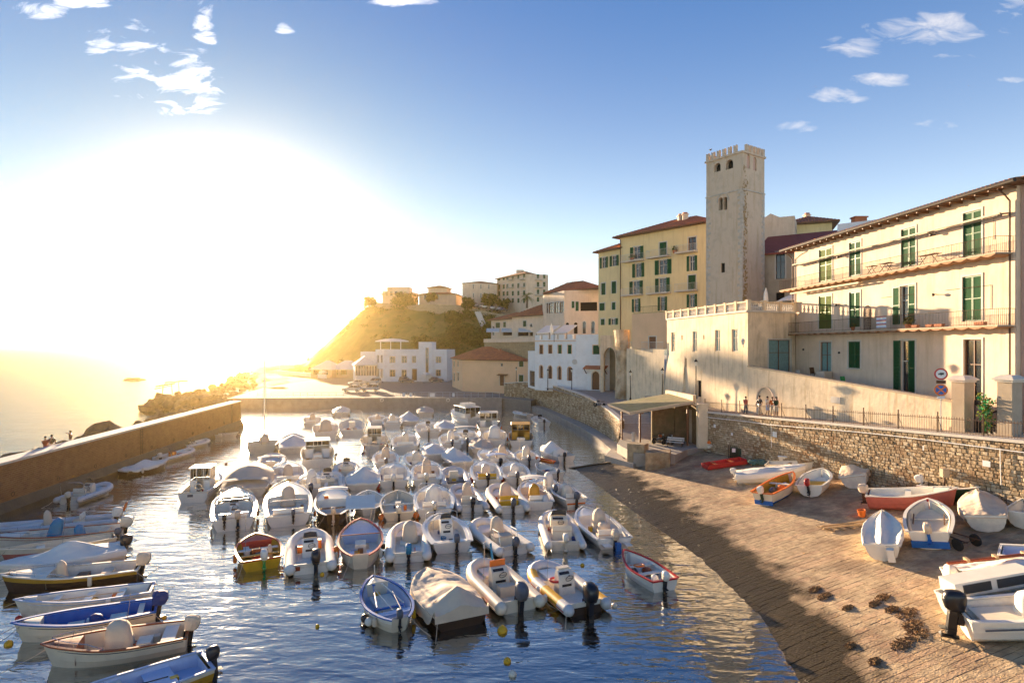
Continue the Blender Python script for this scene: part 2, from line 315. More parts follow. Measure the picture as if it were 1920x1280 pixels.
# ================================================================ SETTING
# ---- water: thin rippled surface over a dark bed
def water_mat(name='harbour water', gain=2.4, off=-.06, cap=1.0):
    m = bpy.data.materials.new(name); m.use_nodes = True; nt = m.node_tree; n = nt.nodes; l = nt.links; n.clear()
    o = n.new('ShaderNodeOutputMaterial'); mixs = n.new('ShaderNodeMixShader'); gl = n.new('ShaderNodeBsdfGlossy'); tr = n.new('ShaderNodeBsdfTransparent')
    gl.inputs['Roughness'].default_value = .10; gl.inputs[0].default_value = (.95, .97, 1, 1); tr.inputs[0].default_value = (.36, .42, .40, 1)
    spz = n.new('ShaderNodeSeparateXYZ'); ge2 = n.new('ShaderNodeNewGeometry'); l.new(ge2.outputs['Position'], spz.inputs[0])
    rr_ = n.new('ShaderNodeMapRange'); rr_.inputs[1].default_value = 30; rr_.inputs[2].default_value = 120; rr_.inputs[3].default_value = .07; rr_.inputs[4].default_value = .13; l.new(spz.outputs[1], rr_.inputs[0]); l.new(rr_.outputs[0], gl.inputs['Roughness'])   # ruffled further out
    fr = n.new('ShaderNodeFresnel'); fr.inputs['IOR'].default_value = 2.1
    geo = n.new('ShaderNodeNewGeometry')
    def noise_h(sc, rot, vs, det, dist=0.0):
        mp = n.new('ShaderNodeMapping'); mp.inputs['Rotation'].default_value = (0, 0, rot); mp.inputs['Scale'].default_value = vs; l.new(geo.outputs['Position'], mp.inputs[0])
        a = n.new('ShaderNodeTexNoise'); a.inputs['Scale'].default_value = sc; a.inputs['Detail'].default_value = det; a.inputs['Distortion'].default_value = dist; l.new(mp.outputs[0], a.inputs['Vector']); return a.outputs[0]
    def add(a, b, fa, fb):
        x = n.new('ShaderNodeMath'); x.operation = 'MULTIPLY_ADD'; l.new(b, x.inputs[0]); x.inputs[1].default_value = fb
        y = n.new('ShaderNodeMath'); y.operation = 'MULTIPLY'; l.new(a, y.inputs[0]); y.inputs[1].default_value = fa; l.new(y.outputs[0], x.inputs[2]); return x.outputs[0]
    h = add(noise_h(.9, .35, (.55, 1.5, 1), 3, .4), noise_h(2.6, -.2, (.6, 1.3, 1), 2, .3), 1.0, .30)
    h = add(h, noise_h(.16, .1, (.5, 1.2, 1), 2), 1.0, 1.6)
    b = n.new('ShaderNodeBump'); b.inputs['Strength'].default_value = 1.0; b.inputs['Distance'].default_value = .06; l.new(h, b.inputs['Height'])
    for x in (gl, fr): l.new(b.outputs[0], x.inputs['Normal'])
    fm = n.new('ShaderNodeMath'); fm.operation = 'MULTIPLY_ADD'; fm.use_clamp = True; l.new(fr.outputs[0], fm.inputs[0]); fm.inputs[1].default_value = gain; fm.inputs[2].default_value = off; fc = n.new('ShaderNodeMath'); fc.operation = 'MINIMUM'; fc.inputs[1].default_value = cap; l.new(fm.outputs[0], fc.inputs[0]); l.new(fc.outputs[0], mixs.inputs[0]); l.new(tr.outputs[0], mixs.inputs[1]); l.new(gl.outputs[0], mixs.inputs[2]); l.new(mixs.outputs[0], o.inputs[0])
    return m
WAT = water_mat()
def sheet(name, pts, z, m, kind='structure'):
    b = MB(); b.poly([(p[0], p[1], z) for p in pts]); return b.build(name, m, kind=kind)
A1_, A2_, A3_, A4_ = (-26.5, -60, 0), (-41.3, 90.3, 0), (-55, 118, 0), (60, 118, 0)      # the basin ends under the mole and the far quay
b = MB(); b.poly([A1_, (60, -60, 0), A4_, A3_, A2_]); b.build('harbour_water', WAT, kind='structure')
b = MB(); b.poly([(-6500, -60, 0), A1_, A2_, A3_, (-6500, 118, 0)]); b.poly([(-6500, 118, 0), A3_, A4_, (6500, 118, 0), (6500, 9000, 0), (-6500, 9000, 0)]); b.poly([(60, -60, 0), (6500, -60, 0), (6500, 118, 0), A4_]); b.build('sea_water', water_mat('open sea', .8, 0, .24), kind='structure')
bed = mat('sea bed', (.03, .06, .085), 1, .4, .5)
b = MB(); b.poly([(-6500, -60, -3.2), (6500, -60, -3.2), (6500, 9000, -3.2), (-6500, 9000, -3.2)]); b.build('sea_bed', bed, kind='structure')

# ---- slipway surface: ruled between its waterline and the foot of the stone wall
WL = [(0, (6.2, 59.5)), (.12, (7.6, 52)), (.3, (9.2, 43)), (.5, (10.9, 34.5)), (.68, (11.3, 27)), (.82, (10.6, 22.2)), (1.0, (9.4, 15)), (1.25, (8, 4))]
WB = [(0, (19.3, 60, 1.65)), (1.0, (29.8, 23.5, 3.45)), (1.25, (32.6, 14, 3.9))]
def wl(s): s0 = max(0, min(1.25, s)); p = interp([(a, Vector((*q, 0))) for a, q in WL], s0); return p
def wb(s): return interp([(a, Vector(q)) for a, q in WB], max(0, min(1.25, s)))
def slip_pt(s, t):                      # t: 0 at the water's edge, 1 at the wall's foot, negative under water
    a, c = wl(s), wb(s); p = a+(c-a)*t
    if t < 0: p.z = -.16*abs(t)*(c-a).length
    else: p.z = c.z*(t**.88)
    return p
def slip_at(u, v):                      # where the ray of a photo pixel meets the slipway
    z = 1.5
    for _ in range(40):
        g = G(u, v, z); best = None
        # find s,t by projecting
        s = max(0, min(1.25, inv_s(g))); a, c = wl(s), wb(s); ab = Vector((c.x-a.x, c.y-a.y, 0)); t = (Vector((g.x-a.x, g.y-a.y, 0))).dot(ab)/ab.length_squared
        z = lerp(z, slip_pt(s, max(t, -.2)).z, .6)
    return G(u, v, z)
def inv_s(g):
    lo, hi = 0, 1.25
    for _ in range(30):
        m = (lo+hi)/2; a, c = wl(m), wb(m); cr = (c.x-a.x)*(g.y-a.y)-(c.y-a.y)*(g.x-a.x)
        if cr < 0: lo = m
        else: hi = m
    return (lo+hi)/2
def slip_z(x, y):
    g = Vector((x, y, 0)); s = inv_s(g); a, c = wl(s), wb(s); ab = Vector((c.x-a.x, c.y-a.y, 0)); t = (Vector((x-a.x, y-a.y, 0))).dot(ab)/ab.length_squared
    return slip_pt(s, t).z
def slip_n(x, y):
    e = .6; return Vector((-(slip_z(x+e, y)-slip_z(x-e, y))/(2*e), -(slip_z(x, y+e)-slip_z(x, y-e))/(2*e), 1)).normalized()
b = MB(); b.grid(60, 34, lambda i, j: slip_pt(i*1.25, -.7+j*1.75) - Vector((0, 0, .016)))
slip = b.build('slipway', Mt['joint'], kind='structure')
# paving stones of the slipway: rows run slanted up the slope, as in the photograph
stones = []
rr = random.Random(3)
th = math.radians(16); ex = Vector((math.cos(th), math.sin(th), 0)); ey = Vector((-math.sin(th), math.cos(th), 0))
row = 0; y = -22
while y < 66:
    hh = rr.uniform(.25, .34); x = -2 + rr.uniform(0, .9)
    while x < 52:
        ww = rr.uniform(.45, 1.15); c = ex*(x+ww/2)+ey*(y+hh/2)
        s = inv_s(c); a_, c_ = wl(s), wb(s); ab = Vector((c_.x-a_.x, c_.y-a_.y, 0)); t = (c-Vector((a_.x, a_.y, 0))).dot(ab)/ab.length_squared
        if 0.005 < s < 1.2 and -.4 < t < .992 and c.y > 8 and c.y-ab.length*0 < 60:
            stones.append((c.copy(), ww, hh, t))
        x += ww+.012
    y += hh+.012; row += 1
def stone_pts(c, ww, hh, dz):
    q = []
    j = lambda: rr.uniform(-.012, .012)
    for sx, sy in ((-1, -1), (1, -1), (1, 1), (-1, 1)):
        p = c+ex*(sx*(ww/2-.004)+j())+ey*(sy*(hh/2-.004)+j()); q.append(Vector((p.x, p.y, slip_z(p.x, p.y)+dz)))
    return q
def add_stone(b, c, ww, hh, dz):
    top = stone_pts(c, ww, hh, dz); bot = [p-Vector((0, 0, .09)) for p in top]
    top = [p+Vector((0, 0, rr.uniform(-.0025, .0025))) for p in top]
    i = [b.vert(p) for p in bot+top]; b.face(i[4:8])
    for k in range(4): b.face((i[k], i[(k+1) % 4], i[4+(k+1) % 4], i[4+k]))
def vis(c): return c.y > 9 and abs(c.x/c.y*F) < 1000
big = sorted([s for s in stones if vis(s[0]) and s[3] > .0], key=lambda s: s[0].y)[:290]
bigset = set(id(s) for s in big)
for s in big:
    b = MB(); add_stone(b, s[0], s[1], s[2], rr.uniform(-.004, .005)); b.build('paving_stone', Mt['slab'] if rr.random() < .7 else Mt['slab_b'], slip)
bs = MB()
for s in stones:
    if id(s) in bigset: continue
    bs.k = 0 if rr.random() < .7 else 1; add_stone(bs, s[0], s[1], s[2], rr.uniform(-.005, .006))
bs.build('paving_stones', [Mt['slab'], Mt['slab_b']], slip, kind='stuff')

kb = MB(); ke = [slip_pt(0, t)+Vector((-.1, .15, 0)) for t in [-.3+1.3*i/16 for i in range(17)]]
for p, q in zip(ke, ke[1:]):
    kb = MB(); kb.loft([[x+Vector((-.1, -.25, -.5)), x+Vector((-.1, -.25, .07)), x+Vector((.1, .25, .07)), x+Vector((.1, .25, -.5))] for x in (p+(q-p)*.01, q-(q-p)*.01)]); kb.build('kerb_stone', Mt['slab'], slip)
# ---- stone retaining wall with promenade on top
WT = [(0, (19.3, 60, 5.5)), (1.0, (29.8, 23.5, 7.45)), (1.25, (32.6, 14, 8.0))]
def wt(s): return interp([(a, Vector(q)) for a, q in WT], s)
rw = empty('retaining_wall', wb(0), 0, 'long rubble stone retaining wall behind the boats on the slipway', 'wall')
def in_rw(b, name, m, **k):
    o = b.build(name, m, rw, **k); o.matrix_parent_inverse = Matrix.Translation(-Vector(wb(0))); return o
wd = (wt(1)-wt(0)); wdir = Vector((wd.x, wd.y, 0)).normalized(); wn = Vector((wdir.y, -wdir.x, 0))   # faces the slipway
if wn.x > 0: wn = -wn
b = MB()
i = []
for s in (0, .25, .5, .75, 1, 1.25):
    B_, T_ = wb(s), wt(s); i.append([b.vert(B_-Vector((0, 0, 1))), b.vert(B_), b.vert(T_), b.vert(T_-wn*.5)])
for a, c in zip(i, i[1:]):
    for k in range(3): b.face((a[k], a[k+1], c[k+1], c[k]))
b.face(i[0]); in_rw(b, 'wall_core', Mt['mortar'])
pieces = []
s_len = (wb(1.25)-wb(0)).length; rw_r = random.Random(11)
hrow = 0; k = 0
while hrow < 4.4:
    rh = rw_r.uniform(.13, .24); x = 0
    while x < s_len:
        ww = rw_r.uniform(.16, .48); s = 1.25*(x+ww/2)/s_len; B_, T_ = wb(s), wt(s)
        if hrow+rh < (T_.z-B_.z)+.02: pieces.append((B_+Vector((0, 0, hrow+rh/2)), ww, rh, s))
        x += ww+.025
    hrow += rh+.02
def add_rubble(b, p, ww, rh):
    q = rw_r.uniform(.02, .075); o = []
    for f, sc in ((0, 1), (q, .78)):
        for sx, sz in ((-1, -1), (1, -1), (1, 1), (-1, 1)):
            jx, jz = rw_r.uniform(-.14, .14)*ww*.5, rw_r.uniform(-.16, .16)*rh*.5
            o.append(b.vert(p+wdir*(sx*ww/2*sc+jx)+Vector((0, 0, sz*rh/2*sc+jz))+wn*(f-.01)))
    b.face(o[4:8])
    for k in range(4): b.face((o[k], o[(k+1) % 4], o[4+(k+1) % 4], o[4+k]))
near = sorted([p for p in pieces if p[0].x/p[0].y*F < 965], key=lambda p: p[0].y-p[1]*8)[:280]
ns = set(id(p) for p in near)
for p in near:
    b = MB(); add_rubble(b, *p[:3]); in_rw(b, 'stone', Mt['stone'] if rw_r.random() < .6 else Mt['stone_b'])
b = MB()
for p in pieces:
    if id(p) in ns: continue
    b.k = 0 if rw_r.random() < .6 else 1; add_rubble(b, *p[:3])
in_rw(b, 'rubble_stones', [Mt['stone'], Mt['stone_b']], kind='stuff')
b = MB()                                     # stone kerb along the top
r1 = [];
for s in (0, .25, .5, .75, 1, 1.25):
    T_ = wt(s); r1.append([T_+wn*.12+Vector((0, 0, -.02)), T_-wn*.42+Vector((0, 0, -.02)), T_-wn*.42+Vector((0, 0, .14)), T_+wn*.12+Vector((0, 0, .14))])
b.loft(r1); in_rw(b, 'coping', Mt['trim'])
b = MB(); pts = [wt(s)+wn*.16+Vector((0, 0, -.42-.1*math.sin(s*9)*(s > .2))) for s in [x/20*1.25 for x in range(21)]]; b.tube(pts, .03, 6)
for s in (.26, .74, .92): T_ = wt(s)+wn*.15; b.tube([T_+Vector((0, 0, -.4)), T_+Vector((.02, 0, -1.5)), T_+wdir*.05+Vector((0, 0, -2.4))], .022, 5)
in_rw(b, 'water_pipe', Mt['plaster_white'])
for s, dz, ww, hh in ((.05, 1.2, .3, .32), (.27, 1.25, .5, .45), (.72, 1.35, .42, .32), (.82, 1.0, .6, .38), (.12, 1.75, .25, .25), (.62, .9, .08, .3)):
    T_ = wt(s)+wn*.10-Vector((0, 0, dz)); b = MB(); b.M = Matrix.Translation(T_) @ Matrix.Rotation(math.atan2(wdir.y, wdir.x), 4, 'Z'); b.box((0, 0, 0), (ww, .03, hh)); b.M = None
    in_rw(b, 'notice_board', Mt['plaster_white'])

# ---- promenade, garden and road behind
PW = [(19.3, 60, 5.5), (wt(.5).x, wt(.5).y, wt(.5).z), (29.8, 23.5, 7.45), (32.6, 14, 8.0)]
b = MB(); q = []
for s in [k/10*1.25 for k in range(11)]:
    T_ = wt(s)-wn*.3; q.append((b.vert(T_), b.vert(T_-wn*14+Vector((0, 0, .3)))))
for a, c in zip(q, q[1:]): b.face((a[0], a[1], c[1], c[0]))
b.build('promenade', Mt['paving'], kind='structure')
# upper street, from behind the canopy towards the arch and the white restaurant
road = [(-2.5, 128, 4.2, 24), (4, 117, 4.6, 20), (8.8, 97, 4.5, 22), (11.6, 84, 4.2, 20), (13.4, 76, 3.6, 6), ]
b = MB(); q = []
for x, y_, z_, w_ in road: q.append((b.vert((x, y_, z_)), b.vert((x+w_, y_+2, z_+.5))))
for a, c in zip(q, q[1:]): b.face((a[0], a[1], c[1], c[0]))
b.build('street', Mt['paving'], kind='structure')
b = MB(); b.loft([[(13.4, 76.2, 3.6), (18.4, 76.2, 3.7)], [(12.5, 69, 2.3), (18.6, 69, 2.35)], [(12.0, 65, 2.02), (19.6, 65, 2.02)]], close=False); b.build('ramp', Mt['paving'], kind='structure')
# landing beside the slipway under the canopy
def slab(name, pts, z0, z1, m, kind='structure', **k):
    b = MB(); n_ = len(pts); lo = [b.vert((p[0], p[1], z0)) for p in pts]; hi = [b.vert((p[0], p[1], z1)) for p in pts]
    b.face(hi); b.face(lo[::-1])
    for i in range(n_): j = (i+1) % n_; b.face((lo[i], lo[j], hi[j], hi[i]))
    return b.build(name, m, kind=kind, **k)
slab('landing', [(11.6, 56.6), (15.2, 55.8), (17.2, 58.6), (19.35, 60.0), (20.5, 66), (12.0, 66), (10.9, 62)], -2, 2.02, Mt['concrete'])
slab('landing_step', [(11.0, 58.8), (12.0, 56.8), (11.4, 56.2), (9.4, 60.5), (10.6, 64), (11.2, 63.6)], -2, 1.1, Mt['concrete'])
# upper terrace mass between canopy and terrace building
slab('promenade_corner', [(19.32, 60.2), (24, 60.2), (24, 80), (17.8, 80), (17.8, 69.5)], -1, 5.48, Mt['paving'])
slab('town_ground', [(46, -50), (600, -50), (600, 500), (60, 330), (24, 215), (18, 130), (27, 92), (36, 75), (46, 40)], -2, 6.93, Mt['paving'])
# far quay and car park
slab('quay', [(-56, 117), (-2, 118.6), (3.6, 113.5), (14, 140), (14, 215), (-60, 215), (-62, 150)], -3, 1.8, Mt['asphalt'])
q = slab('quay_edge', [(-56.5, 116.4), (-2, 118.0), (-2, 118.6), (-56, 117)], -3, 2.0, Mt['concrete'])
# low ledge round the curved wall
LG = [(-2.2, 119), (4, 113.2), (8.2, 93), (10.4, 77), (11.0, 66)]
SW = [(-1.4, 123.0, 3.0, 4.5), (3.0, 119.5, 4.0, 5.0), (6.4, 113, 4.0, 5.1), (9.0, 100, 4.0, 5.0), (11.2, 88, 3.8, 4.7), (12.4, 78, 3.3, 4.1), (12.9, 70, 2.4, 3.5)]
b = MB()
def smooth(pts, n=6):
    out = []
    P = [Vector(p) for p in pts]
    for i in range(len(P)-1):
        p0, p1, p2, p3 = P[max(i-1, 0)], P[i], P[i+1], P[min(i+2, len(P)-1)]
        for k in range(n):
            t = k/n; out.append(.5*((2*p1)+(p2-p0)*t+(2*p0-5*p1+4*p2-p3)*t*t+(3*p1-p0-3*p2+p3)*t**3))
    return out+[P[-1]]
LS = smooth([(x, y, 0) for x, y in LG]); q = []
for p in LS: q.append([b.vert(p+Vector((0, 0, -3))), b.vert(p+Vector((.02, 0, .7))), b.vert(p+Vector((5, 2.5, .72)))])
for a, c in zip(q, q[1:]):
    for k in range(2): b.face((a[k], c[k], c[k+1], a[k+1]))
b.build('quay_ledge', Mt['concrete'], kind='structure')
SS = smooth([(x, y, z1) for x, y, z0, z1 in SW])
sea_wall = empty('sea_wall', SS[-1], 0, 'curved rubble sea wall with light coping beside the street', 'wall')
b = MB(); q = []
def nrm(P, i):
    a, c = P[max(i-1, 0)], P[min(i+1, len(P)-1)]; t = Vector((c.x-a.x, c.y-a.y, 0)).normalized(); return Vector((t.y, -t.x, 0))
SN = [nrm(SS, i) for i in range(len(SS))]
SN = [n_ if n_.x < 0 else -n_ for n_ in SN]
for p, n_ in zip(SS, SN): q.append([b.vert(Vector((p.x, p.y, .3))+n_*.5), b.vert(p+n_*.25+Vector((0, 0, -.1))), b.vert(p-n_*.25+Vector((0, 0, -.1))), b.vert(Vector((p.x, p.y, 1))-n_*.25)])
for a, c in zip(q, q[1:]):
    for k in range(3): b.face((a[k], a[k+1], c[k+1], c[k]))
b.face(q[-1]); o = b.build('wall_core', Mt['mortar'], sea_wall); o.matrix_parent_inverse = Matrix.Translation(-SS[-1])
b = MB()
for i in range(len(SS)-1):
    p0, p1 = SS[i], SS[i+1]; L_ = (p1-p0).length; x = 0; n_ = SN[i]; d_ = (p1-p0).normalized()
    zz_ = .35
    while zz_ < min(p0.z, p1.z)-.25:
        rh = R.uniform(.22, .38); x = 0
        while x < L_:
            ww = R.uniform(.35, .8); t = zz_/p0.z; c = p0+d_*(x+ww/2); c = Vector((c.x, c.y, zz_+rh/2))+n_*(.5-.25*t)
            o_ = []
            for f, sc in ((-.02, 1), (R.uniform(.02, .07), .8)):
                for sx, sz in ((-1, -1), (1, -1), (1, 1), (-1, 1)): o_.append(b.vert(c+Vector((d_.x, d_.y, 0))*(sx*ww/2*sc+R.uniform(-.04, .04))+Vector((0, 0, sz*rh/2*sc+R.uniform(-.03, .03)))+n_*f))
            b.k = 0 if R.random() < .5 else 1
            b.face(o_[4:8])
            for k in range(4): b.face((o_[k], o_[(k+1) % 4], o_[4+(k+1) % 4], o_[4+k]))
            x += ww+.03
        zz_ += rh+.03
o = b.build('rubble_stones', [Mt['stone'], Mt['stone_b']], sea_wall, kind='stuff'); o.matrix_parent_inverse = Matrix.Translation(-SS[-1])
b = MB(); b.loft([[p+n_*.33+Vector((0, 0, -.1)), p-n_*.33+Vector((0, 0, -.1)), p-n_*.33+Vector((0, 0, .08)), p+n_*.33+Vector((0, 0, .08))] for p, n_ in zip(SS, SN)])
o = b.build('coping', Mt['trim'], sea_wall); o.matrix_parent_inverse = Matrix.Translation(-SS[-1])

# ---- mole (brick breakwater wall) on the left
M0, M1 = Vector((-36.2, 42.2, 0)), Vector((-40.9, 89.9, 0)); mdv = (M1-M0).normalized(); Mn = M0-mdv*26
mn = Vector((mdv.y, -mdv.x, 0))               # towards the basin (+x)
mole = empty('mole', M0, 0, 'long brick breakwater wall with flat coping at the left of the basin', 'breakwater')
def in_m(b, name, m, **k): o = b.build(name, m, mole, **k); o.matrix_parent_inverse = Matrix.Translation(-M0); return o
brk = brickmat('mole brick', (.30, .135, .055), (.17, .075, .035), (.26, .15, .08), .42, .15, 1.0, 'y', .4)
b = MB(); b.loft([[p+mn*.15+Vector((0, 0, 1.1)), p-mn*1.3+Vector((0, 0, 1.1)), p-mn*1.2+Vector((0, 0, 3.75)), p+Vector((0, 0, 3.75))] for p in (Mn, M1)]); in_m(b, 'wall', brk)
b = MB(); b.loft([[p+mn*.9+Vector((0, 0, -3)), p-mn*1.6+Vector((0, 0, -3)), p-mn*1.4+Vector((0, 0, 1.1)), p+mn*.2+Vector((0, 0, 1.1)), p+mn*.55+Vector((0, 0, .45))] for p in (Mn, M1)]); in_m(b, 'footing', mat('wet footing', (.085, .055, .025), .5, .35, 1, .6, 6))
b = MB()
Lm = (M1-Mn).length; x = 0
while x < Lm-.5:
    ww = min(R.uniform(1.6, 2.1), Lm-x); c = Mn+mdv*(x+ww/2)-mn*.6; b = MB(); b.M = Matrix.Translation((c.x, c.y, 3.84)) @ Matrix.Rotation(math.atan2(mdv.y, mdv.x), 4, 'Z'); b.box((0, 0, 0), (ww-.02, 1.5, .18)); b.M = None; in_m(b, 'coping_stone', Mt['trim']); x += ww
for k, t in enumerate((6, 19, 33, 44)):
    p = M0+mdv*t+mn*.13; b = MB()
    for sg in (-1, 1): b.tube([p+mdv*.2*sg+mn*.05+Vector((0, 0, .2)), p+mdv*.2*sg+mn*.05+Vector((0, 0, 3.7))], .03, 4)
    for j in range(11): b.tube([p-mdv*.2+mn*.05+Vector((0, 0, .4+.3*j)), p+mdv*.2+mn*.05+Vector((0, 0, .4+.3*j))], .02, 4)
    if k in (1, 3): in_m(b, 'ladder', Mt['iron_brown'])
for t in range(-4, 46, 5):
    p = M0+mdv*t+mn*.2+Vector((0, 0, 1.5)); b = MB(); b.tube([p+Vector((0, 0, .16*math.sin(a)))+mdv*.16*math.cos(a) for a in [2*PI*j/10 for j in range(11)]], .025, 4); in_m(b, 'mooring_ring', Mt['iron_brown'])
# walkway and rocks outside the mole
slab('mole_path', [tuple((p-mn*o_)[:2]) for p, o_ in ((Mn, 1.3), (Mn, 4.5), (M1, 4.0), (M1, 1.3))], -3, 2.4, Mt['concrete'])
def rock(b, c, r, seed, sc=(1, 1, .75), n=9, m=6):
    c = Vector(c); rings = []
    for i in range(m+1):
        a = -PI/2+PI*max(.04, min(.96, i/m)); rg = []
        for k in range(n):
            d = Vector((math.cos(a)*math.cos(2*PI*k/n), math.cos(a)*math.sin(2*PI*k/n), math.sin(a)))
            q_ = noise.noise(d*1.4+Vector((seed*3.1, seed, 0)))*.55+noise.noise(d*3+Vector((seed, 0, 9)))*.2
            q_ = round(q_*4)/4*.5+q_*.5
            rg.append(c+Vector((d.x*sc[0], d.y*sc[1], d.z*sc[2]))*r*(1+q_))
        rings.append(rg)
    b.loft(rings)
rk = random.Random(5); t = -12
def one_rock(c, r, seed, label, sc=(1, 1, .75)):
    b = MB(); c = Vector(c); rock(b, (0, 0, 0), r, seed, sc); o = b.build('boulder', Mt['rock']); o.location = c
    tag(o, label, 'rock', 'boulders of the breakwater'); return o
RLAB = ['boulder nearest the left frame edge behind the breakwater wall', 'rounded boulder second from the left edge behind the wall', 'broad boulder left of the seated people behind the wall', 'low dark boulder at the far left just above the coping', 'boulder directly left of the people behind the wall',
 'small boulder at the feet of the people behind the wall', 'boulder between the standing person and the big pale boulders', 'tallest sunlit boulder right of the standing person', 'boulder touching the left side of the tallest sunlit one', 'boulder touching the right side of the tallest sunlit one',
 'small lone boulder midway along the breakwater wall', 'pointed boulder peeping over the farther half of the wall', 'boulder left of the pointed one over the farther half', 'low boulder past the pointed one towards the rock heap', 'second to last boulder before the far end of the wall', 'last boulder before the far end of the breakwater wall']
for u, v, r in ((18, 862, 1.1), (45, 855, .9), (70, 846, 1.0), (30, 868, .8), (110, 838, .9), (118, 830, .6), (158, 822, .9), (200, 803, 1.5), (186, 812, 1.0), (216, 812, .9), (262, 793, .7), (300, 782, 1.3), (288, 786, .9), (330, 775, .9), (345, 772, .8), (375, 764, .8)):
    # stand on the outer path of the mole at the depth where the mole is seen
    s_ = (u-960)/F; tt = (M0.x-s_*M0.y)/(s_*mdv.y-mdv.x); p = M0+mdv*tt-mn*(3.0+r); z_ = H-(v-V0)/F*p.y
    s2 = p.x-s_*p.y; p = p+mdv*(s2/(s_*mdv.y-mdv.x)); z_ = H-(v-V0)/F*p.y
    ri = RLAB.pop(0); one_rock((p.x, p.y, z_-r*.45), r, u, ri, (1.2, 1.1, .8))
b = MB()
for k in range(150):
    t = rk.uniform(-24, 49); p = M0+mdv*t-mn*rk.uniform(4, 9); r = rk.uniform(.6, 1.5); rock(b, (p.x, p.y, rk.uniform(-.2, 1.6)-(.2*((p-M0).dot(-mn)-4))), r, k, n=7, m=4)
b.build('riprap', Mt['rock'], kind='stuff')
b = MB()                                      # rock island and rocks off the mole's end
for k in range(70):
    u = rk.uniform(280, 440); d = rk.uniform(108, 128); v = interp([(265, 700+60), (300, 745), (330, 738), (400, 742), (440, 748), (480, 752), (560, 745)], u)
    zt = H-(v-V0)/F*118; r = rk.uniform(.8, 1.6); x_ = (u-960)/F*d; rock(b, (x_, d, rk.uniform(-.5, 1)*zt*.22), r, k+50)
for k in range(60):
    u = rk.uniform(430, 600); d = rk.uniform(118, 150); r = rk.uniform(.7, 1.4); rock(b, ((u-960)/F*d, d, rk.uniform(-.5, .6)), r, k+150)
b.build('rock_mound', Mt['rock'], kind='stuff')
HLAB = ['leftmost boulder of the rock heap beyond the breakwater', 'highest boulder at the left of the rock heap, under the driftwood', 'boulder just right of the driftwood shelter', 'lower boulder in the dip of the rock heap', 'pointed boulder in the middle of the rock heap', 'flat-topped boulder right of the pointed middle one',
 'boulder of the heap just above the end of the breakwater', 'boulder directly behind the tip of the breakwater', 'largest boulder right of the breakwater tip, behind the mast', 'boulder between the breakwater tip and the mast', 'last boulder before the far quay begins']
for u, v, r, d in ((283, 755, 1.7, 112), (308, 738, 2.0, 114), (325, 744, 1.8, 112), (342, 750, 1.6, 111), (366, 740, 1.9, 114), (392, 740, 1.9, 114), (415, 746, 1.7, 113), (430, 748, 1.5, 117), (505, 748, 2.2, 122), (470, 750, 1.5, 122), (540, 744, 1.8, 125)):
    p = DP(u, v, d); p.z -= r*.75; one_rock(p, r, u+3, HLAB.pop(0))
FLAB = ['lone low reef far out in the sea above the rock heap', 'tiny reef right beside the lone one above the rock heap', 'long low reef left of the headland tip', 'middle reef in the row under the headland tip', 'right reef in the row under the headland tip', 'leftmost small reef in the row under the headland tip']
for u, v, r in ((250, 712, 2.2), (262, 711.5, 1.4), (452, 718, 2.6), (478, 718.5, 2.2), (490, 718, 1.5), (440, 719, 1.2)):
    d = H*F/(v-V0); b = MB(); rock(b, (0, 0, 0), r, u, (1.6, 1, .35)); o = b.build('reef_rock', Mt['rock']); o.location = G(u, v, 0); tag(o, FLAB.pop(0), 'rock', 'reef rocks in the sea')
# wooden perch on the island: driftwood platform
t = empty('driftwood_shelter', DP(318, 742, 113), 0, 'makeshift driftwood shelter on top of the rock heap', 'shelter')
b = MB(); 
for a, c in (((-1.4, 0, 0), (-1.2, 0, 2.1)), ((.3, .4, 0), (.2, .3, 2.3)), ((1.8, 0, .3), (1.6, .2, 2.6))): b.tube([a, c], .07, 5)
b.build('post', Mt['woodlt'], t)
b = MB(); b.tube([(-2.6, 0, 1.8), (1.0, .2, 2.4)], .12, 5); b.tube([(-1, .2, 2.5), (3.4, .1, 2.9)], .10, 5); b.tube([(-3, .3, 1.3), (.5, 0, 2.0)], .08, 5); b.build('roof_branches', Mt['rock'], t)

# ---- headland: one height field (x, y -> z)
def ridge(u): return interp([(430, 702), (470, 692), (500, 690), (545, 690), (575, 678), (600, 654), (640, 618), (672, 588), (690, 574), (715, 572), (760, 574), (830, 580), (900, 588), (1000, 590), (1150, 600)], u)
DT = 245.0
def hill(x, y):
    u = x/y*F+960; dfoot = interp([(440, 232), (560, 215), (640, 200), (700, 192), (860, 190), (920, 178), (1000, 165), (1150, 150)], u)
    dtop = interp([(440, 250), (600, 248), (700, 245), (920, 228), (1150, 205)], u)
    ztop = H-(ridge(u)-V0)/F*dtop; t = sst((y-dfoot)/(dtop-dfoot))*.35+max(0, min(1, (y-dfoot)/(dtop-dfoot)))*.65
    z = 1.7+(ztop-1.7)*t
    if u < 560: z = min(z, 6)*sst((u-440)/60) - 1.5*(1-sst((u-440)/60))
    if y > dtop+28: z -= (y-dtop-28)*.5
    rough = sst((y-dfoot)/8)*(1-sst((y-dtop+6)/6)) if u > 540 else .5
    return z+rough*(fbm(x*.13, y*.13)*1.6+fbm(x*.5, y*.5, 3)*.6)
b = MB(); ids = []
for i in range(121):
    u = 432+i*6.2; ids.append([])
    for j in range(51):
        y_ = 146+j*3.0; x_ = (u-960)/F*y_; ids[-1].append(b.vert((x_, y_, max(hill(x_, y_), -4))))
for i in range(120):
    for j in range(50):
        b.face((ids[i][j], ids[i+1][j], ids[i+1][j+1], ids[i][j+1]))
b.build('headland', Mt['grass'], smooth=True, kind='structure')
